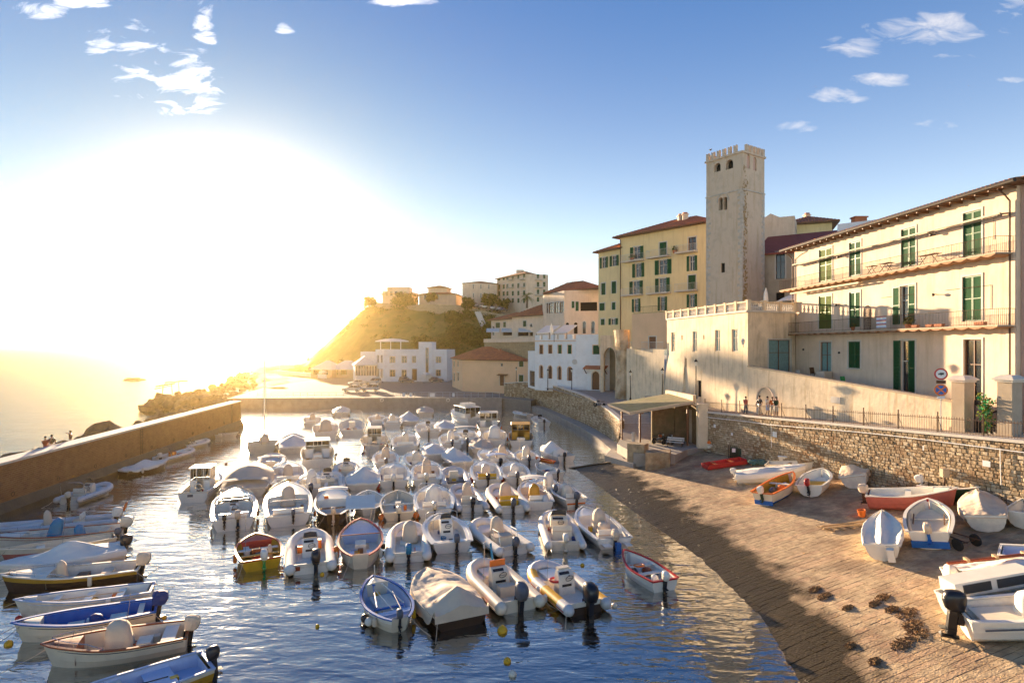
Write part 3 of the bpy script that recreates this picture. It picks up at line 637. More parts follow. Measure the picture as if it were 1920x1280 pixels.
# shore land at its foot
slab('shore', [(-56, 117.5), (-62, 150), (-80, 215), (-98, 262), (-112, 262), (-104, 235), (-86, 195), (-74, 160), (-64, 128)], -2, .9, Mt['rock'])
b = MB()
for k in range(420):
    t_ = rk.random(); a = Vector((-60+rk.uniform(-5, 3), 122, 0)); c = Vector((-110, 262, 0)); p = a.lerp(c, t_**1.2)+Vector((rk.uniform(-7, 9), rk.uniform(-4, 4), 0)); rock(b, (p.x, p.y, rk.uniform(-.2, .9)), rk.uniform(.5, 1.3), k, n=7, m=4)
b.build('shore_rocks', Mt['rock'], kind='stuff')
# scrub on the hillside
def clump(b, c, r, nleaf, rg, size=.5, flat=.7):
    c = Vector(c)
    for _ in range(nleaf):
        d = Vector((rg.gauss(0, 1), rg.gauss(0, 1), rg.gauss(0, 1)*flat)); d.normalize(); d *= r*(rg.random()**.4); d.z = d.z*flat+r*flat*.4
        p = c+d; s_ = size*rg.uniform(.5, 1.3); a = Vector((rg.uniform(-1, 1), rg.uniform(-1, 1), rg.uniform(-1, 1))).normalized(); e = a.orthogonal().normalized()*s_; g_ = a.cross(e)
        b.k = 0 if rg.random() < .6 else 1
        b.face([b.vert(p+e), b.vert(p+g_*.7), b.vert(p-e), b.vert(p-g_*.7)])
rs = random.Random(21); b = MB()
for k in range(900):
    u = rs.uniform(570, 935); y_ = rs.uniform(188, 244); x_ = (u-960)/F*y_; z_ = hill(x_, y_); 
    dens = .25+.75*sst((u-760)/120)
    if fbm(x_*.06, y_*.06, 5)+dens < .35+rs.random()*.5: continue
    clump(b, (x_, y_, z_-.3), rs.uniform(.8, 1.8)*(1+.6*(u > 800)), 34, rs, .42)
b.build('scrub', [Mt['leaf'], Mt['leaf_dark']], kind='stuff')

# ================================================================ BUILDINGS
WC = {}
def wmesh(kind, w, h, extra=None):
    key = (kind, round(w, 2), round(h, 2), extra)
    if key in WC: return WC[key]
    b = MB(); sm = False; m = Mt['trim']
    if kind == 'frame':
        t = .07
        for x in (-w/2+t/2, w/2-t/2): b.box((x, .14, h/2), (t, .06, h))
        for z in (t/2, h-t/2): b.box((0, .14, z), (w-2*t, .06, t))
        if w > .8: b.box((0, .14, h/2), (.06, .055, h-2*t))
        if h > 1.3: b.box((-w/4, .142, h*.62), (w/2-.1, .05, .05)); b.box((w/4, .142, h*.62), (w/2-.1, .05, .05))
        m = extra
    elif kind == 'pane': b.box((0, .18, h/2), (w-.06, .02, h-.06)); m = extra
    elif kind == 'shutter':                      # one leaf with louvre slats
        b.box((-w/2+.035, 0, h/2), (.07, .045, h)); b.box((w/2-.035, 0, h/2), (.07, .045, h))
        for z in (.04, h/2, h-.04): b.box((0, 0, z), (w-.14, .045, .08))
        n_ = max(5, int(h/.11))
        for i in range(n_):
            z = .08+(h-.16)*(i+.5)/n_; b.box((0, 0, z), (w-.14, .012, (h-.16)/n_*1.1), rx=.5)
        m = extra
    elif kind == 'sill': b.box((0, -.06, -.04), (w+.24, .2, .08)); m = extra
    elif kind == 'surround':
        t = .13
        for x in (-w/2-t/2, w/2+t/2): b.box((x, -.012, h/2), (t, .05, h+.002))
        b.box((0, -.012, h+t/2), (w+2*t, .05, t)); m = extra
    elif kind == 'door': 
        b.box((0, .15, h/2), (w, .05, h))
        for x in (-w/4, w/4):
            for z0, z1 in ((.1, .45), (.5, .93)): b.box((x, .12, h*(z0+z1)/2), (w/2-.2, .03, h*(z1-z0)))
        m = extra
    elif kind == 'arched_pane':
        n_ = 10; r = w/2; pts = [(-r, .19, 0), (r, .19, 0)]+[(r*math.cos(PI*i/n_), .19, h-r+r*math.sin(PI*i/n_)) for i in range(n_+1)]; b.poly(pts); m = extra
    elif kind == 'arch_ring':
        n_ = 12; r = w/2; o = r+.14; rg = []
        P_ = [(-r, 0)]+[(-r*math.cos(PI*i/n_), h-r+r*math.sin(PI*i/n_)) for i in range(n_+1)]+[(r, 0)]
        Q_ = [(-o, 0)]+[(-o*math.cos(PI*i/n_), h-r+o*math.sin(PI*i/n_)) for i in range(n_+1)]+[(o, 0)]
        b.loft([[(p[0], -.03, p[1]), (q[0], -.03, q[1]), (q[0], .02, q[1]), (p[0], .02, p[1])] for p, q in zip(P_, Q_)]); m = extra
    me = b.mesh(kind, m); WC[key] = me; return me
class Bld:
    def __init__(s, name, label, fp, z0, z1, m, cat='building', openings=None, thick=.22, roofless=False, zs=None):
        s.fp = [Vector((p[0], p[1], 0)) for p in fp]; s.z0, s.z1 = z0, z1
        s.root = empty(name, s.fp[0]+Vector((0, 0, z0)), 0, label, cat); s.I = Matrix.Translation(-(s.fp[0]+Vector((0, 0, z0))))
        openings = openings or {}; b = MB(); n = len(fp); s.E = []
        parts = []
        for i in range(n):
            A, B_ = s.fp[i], s.fp[(i+1) % n]; L_ = (B_-A).length; d = (B_-A).normalized(); nin = Vector((-d.y, d.x, 0))
            Mx = Matrix(((d.x, nin.x, 0, A.x), (d.y, nin.y, 0, A.y), (0, 0, 1, 0), (0, 0, 0, 1))); s.E.append((Mx, L_, A, d, nin))
            ops = []
            for o in openings.get(i, []):
                u0, v0, u1, v1 = o[:4]; xa = s.hx(i, u0); xb = s.hx(i, u1); um = (u0+u1)/2; za = s.hz(i, um, v1); zb = s.hz(i, um, v0)
                if xb < xa: xa, xb = xb, xa
                if xb < .05 or xa > L_-.05: continue
                xa, xb = max(xa, .06), min(xb, L_-.06); za, zb = max(za, z0+.02), min(zb, z1-.05); ops.append((xa, xb, za, zb, o[4], o[5] if len(o) > 5 else {}))
            s.panel(b, Mx, L_, z0, z1, ops, thick)
            for op in ops: parts.append((Mx, op))
        b.M = None; 
        top = [b.vert(p+Vector((0, 0, z1))) for p in s.fp]; b.face(top)
        o = b.build('wall', m, s.root); o.matrix_parent_inverse = s.I; s.wall = o
        for Mx, op in parts: s.fill(Mx, op)
    def hx(s, i, u):
        Mx, L_, A, d, nin = s.E[i]; k = (u-960)/F; return (k*A.y-A.x)/(d.x-k*d.y)
    def hz(s, i, u, v):
        Mx, L_, A, d, nin = s.E[i]; x = s.hx(i, u); p = A+d*x; return H-(v-V0)/F*p.y
    def panel(s, b, Mx, L_, z0, z1, ops, th):
        b.M = Mx; xs = sorted(set([0, L_]+[q for o in ops for q in o[:2]])); zs = sorted(set([z0, z1]+[q for o in ops for q in o[2:4]]))
        cache = {}
        def V(x, z):
            k = (x, z)
            if k not in cache: cache[k] = b.vert((x, 0, z))
            return cache[k]
        for xa, xb in zip(xs, xs[1:]):
            for za, zb in zip(zs, zs[1:]):
                cx, cz = (xa+xb)/2, (za+zb)/2
                if any(o[0] < cx < o[1] and o[2] < cz < o[3] for o in ops): continue
                b.face((V(xa, za), V(xb, za), V(xb, zb), V(xa, zb)))
        for xa, xb, za, zb, k, e in ops:
            t = e.get('depth', th)
            i = [b.vert(p) for p in ((xa, 0, za), (xb, 0, za), (xb, 0, zb), (xa, 0, zb), (xa, t, za), (xb, t, za), (xb, t, zb), (xa, t, zb))]
            for p, q in ((0, 1), (1, 2), (2, 3), (3, 0)): b.face((i[q], i[p], i[p+4], i[q+4]))
            b.face((i[4], i[5], i[6], i[7]))
            if k in ('arch', 'archdark', 'archdoor', 'arch2'):
                r = (xb-xa)/2; xc = (xa+xb)/2; n_ = 8
                for sgn in (-1, 1):
                    arc = [(xc+sgn*r*math.cos(PI/2*j/n_), -.001, zb-r+r*math.sin(PI/2*j/n_)) for j in range(n_+1)]
                    cr = (xc+sgn*r, -.001, zb)
                    for p, q in zip(arc, arc[1:]): b.poly([cr, p, q] if sgn > 0 else [cr, q, p])
                    for p, q in zip(arc, arc[1:]): b.poly([p, q, (q[0], t, q[2]), (p[0], t, p[2])])
        b.M = None
    def addp(s, name, me, Mx, x, z, y=0, par=None, rz=0, label=None, kind=None):
        o = bpy.data.objects.new(name, me); COL.objects.link(o); o.parent = s.root
        o.matrix_parent_inverse = s.I; o.matrix_basis = Mx @ Matrix.Translation((x, y, z)) @ Matrix.Rotation(rz, 4, 'Z')
        if par is not None:
            wm = Mx @ Matrix.Translation((x, y, z)) @ Matrix.Rotation(rz, 4, 'Z'); o.parent = par; o.matrix_parent_inverse = (s.I.inverted() @ s.I @ par['_w'] if False else par_inv(par)); o.matrix_basis = wm
        tag(o, label, None, None, kind); WMAT[o.name] = Mx @ Matrix.Translation((x, y, z)) @ Matrix.Rotation(rz, 4, 'Z'); return o
    def fill(s, Mx, op):
        xa, xb, za, zb, k, e = op; w, h = xb-xa, zb-za; xc = (xa+xb)/2; sm = e.get('sm', Mt['shutter']); pm = e.get('pane', Mt['pane']); fm = e.get('frame', Mt['trim'])
        tr = e.get('trim', Mt['trim'])
        if k in ('win', 'open', 'glass', 'half'):
            fr = s.addp('window', wmesh('frame', w, h, fm), Mx, xc, za); s.addp('pane', wmesh('pane', w, h, pm), Mx, xc, za, par=fr)
        if k == 'shut':
            for sg in (-1, 1): s.addp('shutter', wmesh('shutter', w/2-.01, h-.02, sm), Mx, xc+sg*w/4, za+.01, .05)
        if k == 'open':
            for sg in (-1, 1): s.addp('shutter', wmesh('shutter', w/2, h, sm), Mx, xc+sg*(w*.75+.02), za, -.04)
        if k == 'half':
            s.addp('shutter', wmesh('shutter', w/2, h, sm), Mx, xc-w*.75, za, -.04); s.addp('shutter', wmesh('shutter', w/2, h, sm), Mx, xc+w/4, za, .05)
        if k == 'dark' : s.addp('opening', wmesh('pane', w, h, Mt['dark']), Mx, xc, za)
        if k == 'door': s.addp('door', wmesh('door', w, h, e.get('dm', Mt['wood'])), Mx, xc, za)
        if k == 'arch': s.addp('window', wmesh('arched_pane', w, h, pm), Mx, xc, za, e.get('dy', 0))
        if k == 'archdark': s.addp('opening', wmesh('arched_pane', w, h, e.get('pane', Mt['dark'])), Mx, xc, za, e.get('dy', 0))
        if k == 'archdoor': s.addp('door', wmesh('arched_pane', w, h, e.get('dm', Mt['wood'])), Mx, xc, za)
        if e.get('ring') : s.addp('arch_surround', wmesh('arch_ring', w, h, tr), Mx, xc, za)
        if e.get('sur', k not in ('dark', 'arch', 'archdark', 'archdoor')) and h > 1: s.addp('window_surround', wmesh('surround', w, h, tr), Mx, xc, za, -.002)
        if e.get('sill', False): s.addp('sill', wmesh('sill', w, h, tr), Mx, xc, za)
    def part(s, b, name, m, smooth=False, kind=None, label=None):
        o = b.build(name, m, s.root, smooth, kind=kind, label=label); o.matrix_parent_inverse = s.I; return o
    def hip(s, z, rise, over=.5, m=None, ribs=.35, thick=.16, gable=False, name='roof', fp=None, flat=0.5):
        P = [p.copy() for p in (fp or s.fp)][:4]; c = sum(P, Vector())/4
        e0, e1 = (P[1]-P[0]), (P[3]-P[0]); lx, ly = e0.length, e1.length; ax, ay = e0.normalized(), e1.normalized()
        Q = [P[0]-ax*over-ay*over, P[1]+ax*over-ay*over, P[2]+ax*over+ay*over, P[3]-ax*over+ay*over]
        if lx >= ly: r0, r1 = (Q[0]+Q[3])/2+ax*(0 if gable else (ly/2+over)*flat*2), (Q[1]+Q[2])/2-ax*(0 if gable else (ly/2+over)*flat*2); quads = [(Q[0], Q[1], r1, r0), (Q[2], Q[3], r0, r1)]; tris = [(Q[1], Q[2], r1), (Q[3], Q[0], r0)]
        else: r0, r1 = (Q[0]+Q[1])/2+ay*(0 if gable else (lx/2+over)*flat*2), (Q[3]+Q[2])/2-ay*(0 if gable else (lx/2+over)*flat*2); quads = [(Q[1], Q[2], r1, r0), (Q[3], Q[0], r0, r1)]; tris = [(Q[0], Q[1], r0), (Q[2], Q[3], r1)]
        zr = {id(r0): z+rise, id(r1): z+rise}
        def up(p, dz=0): return Vector((p.x, p.y, zr.get(id(p), z)+dz))
        b = MB()
        for q in quads+tris: b.poly([up(p, thick) for p in q])
        b.k = 1
        b.poly([up(p, -.02) for p in Q][::-1])
        for a, d in zip(Q, Q[1:]+Q[:1]): b.poly([up(a, -.02), up(d, -.02), up(d, thick), up(a, thick)])
        m = m or Mt['tile']; rf = s.part(b, name, [m, Mt['wood'] if m in (Mt['tile'], Mt['tile_dark']) else m])
        if ribs:
            b = MB()
            for q in quads+tris:
                a, d = q[0], q[1]; n_ = int((d-a).length/ribs); hi = [up(p, thick+.01) for p in q[2:]]
                A_, D_ = up(a, thick+.01), up(d, thick+.01); e = (D_-A_).normalized()
                ctr = (hi[0]+hi[-1])/2; nn = (D_-A_).cross(ctr-A_).normalized()
                if nn.z < 0: nn = -nn
                slope = nn.cross(e); slope = slope if slope.z > 0 else -slope
                H_ = (hi[0]-A_).dot(slope)
                l_at = (hi[-1]-A_).dot(e); r_at = (hi[0]-A_).dot(e); W_ = (D_-A_).length
                for k in range(n_):
                    x = (k+.5)*W_/n_
                    hh = H_*min(1, x/max(l_at, .01)) if x < l_at else (H_*min(1, (W_-x)/max(W_-r_at, .01)) if x > r_at else H_)
                    if hh < .2: continue
                    p = A_+e*x; t_ = p+slope*hh; w_ = ribs*.3
                    i = [b.vert(y) for y in (p-e*w_, p+nn*.07, p+e*w_, t_-e*w_, t_+nn*.07, t_+e*w_)]
                    b.face((i[0], i[1], i[4], i[3])); b.face((i[1], i[2], i[5], i[4])); b.face((i[0], i[2], i[1]))
            o = s.part(b, 'roof_tiles', m, kind='stuff')
        return rf
WMAT = {}
def par_inv(par):
    # inverse of the parent's world matrix, so matrix_basis is a world matrix
    return WMAT[par.name].inverted()
def chimney(B, x, y, z, w=.7, h=1.3):
    b = MB(); b.box((x, y, z+h/2), (w, w, h)); b.box((x, y, z+h+.06), (w+.2, w+.2, .12)); b.k = 1; b.box((x, y, z+h+.25), (w*.8, w*.8, .25)); B.part(b, 'chimney', [Mt['plaster_cream'], Mt['tile']])
def railing(parent_fn, pts, h=1.0, gap=.14, r=.009, m=None, post=1.6, name='railing'):
    b = MB(); m = m or Mt['iron']
    for a, c in zip(pts, pts[1:]):
        a, c = Vector(a), Vector(c); b.tube([a+Vector((0, 0, h)), c+Vector((0, 0, h))], r*1.8, 4); b.tube([a+Vector((0, 0, .08)), c+Vector((0, 0, .08))], r*1.4, 4)
        n_ = max(1, int((c-a).length/gap))
        for i in range(n_+1): p = a.lerp(c, i/n_); b.tube([p, p+Vector((0, 0, h))], r*(1.8 if i % 9 == 0 else 1), 3)
    return parent_fn(b, name, m)
def fpx(u, d): return ((u-960)/F*d, d)

# ---- R: cream house on the right with two long balconies
HA, HB = Vector((29.0, 61.3)), Vector((30.75, 36.4)); hd = (HA-HB).normalized()
A_ = Vector((29.0, 61.3)); B2 = Vector((30.75, 36.4))
# footprint CCW: facade runs far -> near (outward normal -x)
W_ = 12
nfar = Vector((24.9, 1.75)).normalized()
fpR = [tuple(A_), tuple(B2), tuple(B2+nfar*W_), tuple(A_+nfar*W_)]
ol = dict(sm=Mt['shutter_lt'])
opR = {0: [(1536, 466, 1560, 527, 'shut', ol), (1592.5, 453, 1614, 517, 'shut'), (1690, 427.5, 1717, 500, 'shut'), (1806, 396, 1840.5, 480, 'shut'),
           (1535.5, 554, 1559.5, 616, 'shut', ol), (1592.5, 547, 1613, 613, 'shut'), (1688, 535, 1716, 607, 'half'), (1805, 517, 1840.5, 602, 'shut'),
           (1538, 641, 1559, 705, 'glass', dict(frame=Mt['wood'], pane=Mt['pane_teal'])), (1591, 640, 1613, 690, 'shut', dict(sill=True)), (1689, 638, 1716, 741, 'half'),
           (1807, 636, 1841, 760, 'glass', dict(frame=Mt['wood']))]}
zb = H-(840-V0)/F*36.4
BR = Bld('balcony_house', 'long cream house on the right with two scalloped balconies and green shutters', fpR, 5.6, 22.0, Mt['plaster_cream'], 'house', opR)
Mx, LR, A3, d3, n3 = BR.E[0]
BR.hip(22.0, 1.5, .95, Mt['tile'], .32)
def RP(x, y, z): return A3+d3*x-n3*y+Vector((0, 0, z))          # y outwards from the facade
b = MB(); b.tube([RP(-.95, 1.04, 22.04), RP(LR+.95, 1.04, 22.04)], .13, 8); BR.part(b, 'gutter', Mt['iron'])
b = MB()
for i in range(26): b.M = None; p = RP(i*LR/25, .48, 21.86); b.M = Matrix.Translation(p) @ Matrix.Rotation(math.atan2(n3.y, n3.x), 4, 'Z'); b.box((0, 0, 0), (.9, .1, .12)); b.M = None
BR.part(b, 'eaves_brackets', Mt['wood'])
for nm, x0, x1, zz_, col_ in (('balcony', -.9, LR-.25, BR.hz(0, 1822, 486), 1), ('balcony', -.9, LR-.1, BR.hz(0, 1822, 612), 0)):
    b = MB(); dep = 1.15
    b.loft([[RP(x, 0.0, zz_), RP(x, dep, zz_), RP(x, dep, zz_-.09), RP(x, 0.0, zz_-.09)] for x in (x0, x1)])
    b.k = 1; nv = 24; stp = (x1-x0)/nv
    for i in range(nv):                       # little brick vaults under the slab
        xa = x0+i*stp; arc = [(xa+stp*k/6, zz_-.10-.14*math.sin(PI*k/6)) for k in range(7)]
        b.loft([[RP(p[0], 0.02, p[1]) for p in arc]+[RP(xa+stp, .02, zz_-.095), RP(xa, .02, zz_-.095)], [RP(p[0], dep-.02, p[1]) for p in arc]+[RP(xa+stp, dep-.02, zz_-.095), RP(xa, dep-.02, zz_-.095)]])
    bl_ = BR.part(b, 'balcony', [Mt['plaster_grey'], Mt['vault']])
    railing(BR.part, [RP(x0, .02, zz_), RP(x0, dep-.05, zz_), RP(x1, dep-.05, zz_), RP(x1, .02, zz_)], 1.0, .13, .009, Mt['iron_brown'])
zu, zl = BR.hz(0, 1822, 486), BR.hz(0, 1822, 612)
b = MB(); b.tube([RP(.5, .5, 20.4), RP(LR-.6, .5, 20.4)], .07, 6); BR.part(b, 'awning_roller', Mt['cream'])
b = MB(); b.tube([RP(.5, .42, 20.25), RP(LR-.6, .42, 20.25)], .05, 6)
for k in range(5): b.tube([RP(.6+k*LR/4.2, 0, 20.4), RP(.6+k*LR/4.2, .5, 20.35)], .05, 4)
BR.part(b, 'awning_rail', Mt['iron'])
b = MB(); b.tube([RP(.5, .7, zu-.45), RP(11.2, .7, zu-.45)], .09, 6); BR.part(b, 'awning_roller', Mt['cream'])
for x in (LR-.32, -.15):
    b = MB(); b.tube([RP(x, .95, 21.8), RP(x, .5, 21.5), RP(x, .14, 21.1), RP(x, .14, zu), RP(x, .14, 8.8)] + ([RP(x-.4, .14, 8.3), RP(x-1.6, .14, 7.8), RP(x-1.7, .14, 6.6)] if x > 5 else []), .055, 6); BR.part(b, 'downspout', Mt['iron_brown'])
for u, v in ((1754, 440), (1578, 482), (1758, 552), (1574, 571)):
    x = BR.hx(0, u); z = BR.hz(0, u, v); b = MB(); b.tube([RP(x, 0, z), RP(x, .3, z+.02)], .03, 5); b.ball(RP(x, .34, z-.02), .11, 7, 5); BR.part(b, 'wall_lamp', Mt['iron'])
for u, v in ((1871, 403), (1866, 405), (1676, 450), (1671, 451), (1574, 661), (1507, 655)):
    x = BR.hx(0, u); z = BR.hz(0, u, v); b = MB(); b.tube([RP(x, 0, z), RP(x, .10, z)], .09, 8); BR.part(b, 'wall_vent', Mt['iron'])
b = MB()
for za, x0, x1 in ((zu+2.35, 2.8, 9.2), (zu+2.45, 12.2, 16.0), (zu+2.5, 19.6, 23.4), (zl+2.3, 4.4, 8.0), (zl+2.6, 13.0, 16.6), (zl+2.6, 19.5, 23.2)):
    b.tube([RP(x0, .03, za), RP(x1, .03, za), RP(x1, .03, za-1.5)], .014, 4)
BR.part(b, 'conduit', Mt['iron_brown'])
# things on the balconies
def table(p, rz, label, w=1.3, g='small tables on the upper balcony'):
    t = empty('folding_table', p, rz, label, 'table', g)
    b = MB(); b.box((0, 0, .72), (w, .6, .04)); b.build('tabletop', Mt['wood'], t)
    for sx in (-1, 1): 
        b = MB(); b.tube([(sx*w*.38, -.25, 0), (sx*w*.3, .25, .7)], .02, 4); b.tube([(sx*w*.38, .25, 0), (sx*w*.3, -.25, .7)], .02, 4); b.build('leg', Mt['iron'], t)
    return t
ra = math.atan2(d3.y, d3.x)
for u, w_, lb in ((1648, .8, 'smallest folding table, nearest the second upper shutter of the balcony house'), (1675, 1.2, 'middle folding table left of the third upper shutter of the balcony house'), (1757, 1.7, 'longest folding table on the upper balcony between the third and fourth shutter')):
    x = BR.hx(0, u); table(RP(x, .62, zu+.01), ra, lb, w_)
def pot(p, r, h, label, plant=True, col_='pot', g='flower pots on the lower balcony'):
    t = empty('flower_pot', p, 0, label, 'flower pot', g); b = MB(); b.lathe([(r*.7, 0), (r, h), (r*.88, h), (r*.8, h*.9)], 10); b.build('pot', Mt[col_], t)
    if plant:
        b = MB(); clump(b, (0, 0, h), r*1.5, 60, R, r*.4, 1); b.build('plant', [Mt['leaf'], Mt['leaf_dark']], t)
    return t
for u, r, h, lb in ((1615, .17, .3, 'terracotta pot with plant beside the lattice trellis on the lower balcony'), (1722, .28, .3, 'largest terracotta pot, right of the striped towel'), ):
    pot(RP(BR.hx(0, u), .75, zl+.01), r, h, lb)
for u, w_, lb in ((1737, .5, 'short terracotta planter just right of the largest pot'), (1765, .55, 'left planter of the pair in the middle of the lower balcony'), (1783, .65, 'right planter of the pair left of the last lower shutter'), (1862, .7, 'planter at the right end of the lower balcony')):
    t = empty('planter', RP(BR.hx(0, u), .85, zl+.01), ra, lb, 'planter', 'long planters on the lower balcony'); b = MB(); b.box((0, 0, .11), (w_, .22, .2), taper=1.08); b.box((0, 0, .215), (w_*1.1, .25, .03)); b.build('trough', Mt['pot'], t)
t = empty('lattice_trellis', RP(BR.hx(0, 1634), .35, zl+.01), ra, 'arched dark lattice trellis leaning against the lower balcony wall', 'trellis')
b = MB()
for k in range(-9, 12):
    for sg in (-1, 1):
        p = []
        for q in range(21):
            zz_ = q*.1; xx_ = k*.12+sg*(zz_-1)*.9*sg*(1 if sg > 0 else -1) 
            hw = .42 if zz_ < 1.6 else math.sqrt(max(0, .42**2-(zz_-1.6)**2))
            if abs(xx_) <= hw: p.append((xx_, 0, zz_))
        if len(p) > 1: b.tube([p[0], p[-1]], .014, 3)
b.build('lattice', Mt['iron_brown'], t); b = MB(); b.tube([(-.43, 0, 0), (-.43, 0, 1.6)]+[(-.43*math.cos(PI*i/8), 0, 1.6+.43*math.sin(PI*i/8)) for i in range(1, 8)]+[(.43, 0, 1.6), (.43, 0, 0)], .03, 4); b.build('frame', Mt['iron_brown'], t)
t = empty('striped_towel', RP(BR.hx(0, 1679), 1.15, zl+.12), ra, 'red, white and blue striped towel hung over the lower balcony rail', 'towel')
b = MB()
for k in range(9):
    b.k = (0, 1, 2)[k % 3]; b.grid(4, 1, lambda i, j, k=k: Vector((-.55+i*1.1, -.03+.03*math.sin(i*7), .92-(k+j)*.1)))
b.build('cloth', [Mt['pinkhull'], Mt['plaster_white'], Mt['ltblue']], t)
t = empty('wooden_box', RP(-.7, .6, zl), ra, 'dark box bench at the far left end of the lower balcony', 'box'); b = MB(); b.box((0, 0, .3), (1.1, .8, .6)); b.box((0, 0, .62), (1.16, .86, .05)); b.build('body', Mt['iron'], t)
# end block seen past the corner
BE = Bld('end_house', 'pink rendered house end at the right edge beyond the balcony house', [tuple(B2+Vector((.02, -.5))+nfar*.25), tuple(B2+Vector((.1, -.62))+nfar*9), tuple(B2+nfar*9+Vector((0, -.05))), tuple(B2+Vector((0, -.04))+nfar*.25)], 5.6, 22.4, Mt['plaster_pink'], 'house')
BE.hip(22.1, .3, .8, Mt['tile_dark'], 0)

# ---- terrace building with balustrade
TA, TB, TC = Vector((19.9, 76.7)), Vector((22.9, 58.0)), Vector((28.85, 60.9))
sl = dict(depth=.45, sur=False, pane=Mt['shutter_lt'])
opT = {0: [(1258.5, 623, 1267, 659, 'win', dict(sur=False, pane=Mt['pane_teal'], frame=Mt['trim'])), (1298.5, 621, 1307.5, 659, 'win', dict(sur=False, pane=Mt['pane_teal'])), (1340.5, 618.5, 1350.5, 658, 'win', dict(sur=False, pane=Mt['pane_teal'])), (1372, 617, 1384, 659, 'win', dict(sur=False, pane=Mt['pane_teal'])),
           (1277.5, 628.5, 1280, 637, 'dark'), (1318.5, 628, 1321, 636, 'dark'), (1284.5, 671, 1287.5, 688, 'dark'), (1307, 713, 1315, 744, 'dark')],
       1: [(1441, 637, 1482, 700, 'glass', dict(frame=Mt['wood'], pane=Mt['pane_teal']))]}
BT = Bld('terrace_building', 'cream rendered terrace building with stone balustrade on top, slit windows below', [tuple(TA), tuple(TB), tuple(TC), (30.5, 82)], 4.0, 15.5, Mt['plaster_old'], 'building', opT, thick=.35)
def PT(i, x, y, z): Mx, L_, A, d, nin = BT.E[i]; return A+d*x-nin*y+Vector((0, 0, z))
BAL = None
def baluster_mesh():
    b = MB(); b.lathe([(.09, 0), (.09, .06), (.05, .1), (.095, .26), (.05, .48), (.05, .55), (.08, .62), (.08, .66)], 7); return b.mesh('baluster', Mt['trim'])
BAL = baluster_mesh()
b = MB()
for i in (0, 1):
    L_ = BT.E[i][1]
    for z, yy, hh in ((15.55, .14, .14), (16.5, .06, .14)): 
        pass
    b.loft([[PT(i, x, .16, 15.48), PT(i, x, -.3, 15.48), PT(i, x, -.3, 15.66), PT(i, x, .16, 15.66)] for x in ((-.0, L_) if i == 0 else (.17, L_-.01))])
BT.part(b, 'cornice', Mt['trim'])
nb = 0
for i, n_ in ((0, 9), (1, 3)):
    L_ = BT.E[i][1]; stp = L_/n_
    for k in range(n_+1):
        if i == 1 and k == 0: continue
        b = MB(); p = PT(i, k*stp, -.05, 0); b.M = Matrix.Translation(p) @ Matrix.Rotation(math.atan2(BT.E[i][3].y, BT.E[i][3].x), 4, 'Z'); b.box((0, 0, 16.13), (.34, .34, .94)); b.box((0, 0, 16.63), (.42, .42, .07)); b.M = None; BT.part(b, 'pedestal', Mt['plaster_old'])
    for k in range(n_):
        b = MB(); a_, c_ = PT(i, k*stp+.18, 0, 0), PT(i, (k+1)*stp-.18, 0, 0); b.loft([[PT(i, x, .09, 16.42), PT(i, x, -.19, 16.42), PT(i, x, -.19, 16.56), PT(i, x, .09, 16.56)] for x in (k*stp+.18, (k+1)*stp-.18)]); BT.part(b, 'handrail', Mt['plaster_old'])
        q_ = int((stp-.4)/.24)
        for j in range(q_):
            o = bpy.data.objects.new('baluster', BAL); COL.objects.link(o); o.parent = BT.root; o.matrix_parent_inverse = BT.I; o.location = PT(i, k*stp+.2+(j+.5)*(stp-.4)/q_, -.05, 15.70)
# sloping foot of the terrace wall
Mx, L_, A, d, nin = BT.E[0]
b = MB(); b.M = Mx; b.loft([[(x, -.02, 11), (x, -.55, 4), (x, .3, 4), (x, .3, 11)] for x in (0.0, 5.2)]); b.M = None; BT.part(b, 'buttress', Mt['plaster_old'])
# stained lower wall left of it, with a railed terrace
LB = Bld('garden_terrace', 'lower stained cream wall with railed terrace left of the balustrade building', [(16.5, 86.0), (19.6, 76.9), (20.6, 84), (18.5, 92)], 3.8, 11.75, Mt['plaster_old'], 'building')
LB2 = Bld('ochre_annex', 'small ochre annex with a brown door above the railed terrace', [(16.8, 83.6), (20.4, 78.6), (22.5, 82.5), (19, 88)], 11.76, 16.6, Mt['plaster_peach'], 'building', {0: [(1217, 631, 1230, 657, 'door')]})
railing(LB.part, [(16.6, 85.8, 11.75), (19.5, 77.2, 11.75)], .95, .2, .012, Mt['iron_light'])
railing(LB2.part, [(17.0, 83.3, 16.6), (20.2, 78.8, 16.6)], .95, .18, .012, Mt['iron'])
# rough rock pillar and arch beside the white restaurant
t = empty('rock_pillar', (16.5, 88.5, 3.6), 0, 'tall ragged rock pillar beside the arch at the end of the street', 'rock')
b = MB(); rings = []
for i in range(15):
    z = i*.78; rg = []
    for k in range(14):
        a = 2*PI*k/14; r = 1.3-.03*z+(.8*max(0, (z-7)/4) if math.cos(a) < .3 else 0)*.9; q_ = 1+.22*noise.noise(Vector((math.cos(a)*1.5, math.sin(a)*1.5, z*.35)))+.08*noise.noise(Vector((math.cos(a)*5, math.sin(a)*5, z)))
        rg.append((math.cos(a)*r*q_*.9, math.sin(a)*r*q_*1.3, z))
    rings.append(rg)
b.loft(rings); b.build('rock_face', mat('pale rock', (.52, .40, .26), .95, .3, .8, 1.0, 3, alt=(.32, .2, .1)), t)
t = empty('arch_bridge', (16.2, 98.5, 4.3), -.25, 'tall rendered archway between the white restaurant and the rock', 'arch')
b = MB(); n_ = 12; r = .95; xs = [(-r, 0)]+[(-r*math.cos(PI*i/n_), 6.0+1.6*math.sin(PI*i/n_)) for i in range(n_+1)]+[(r, 0)]
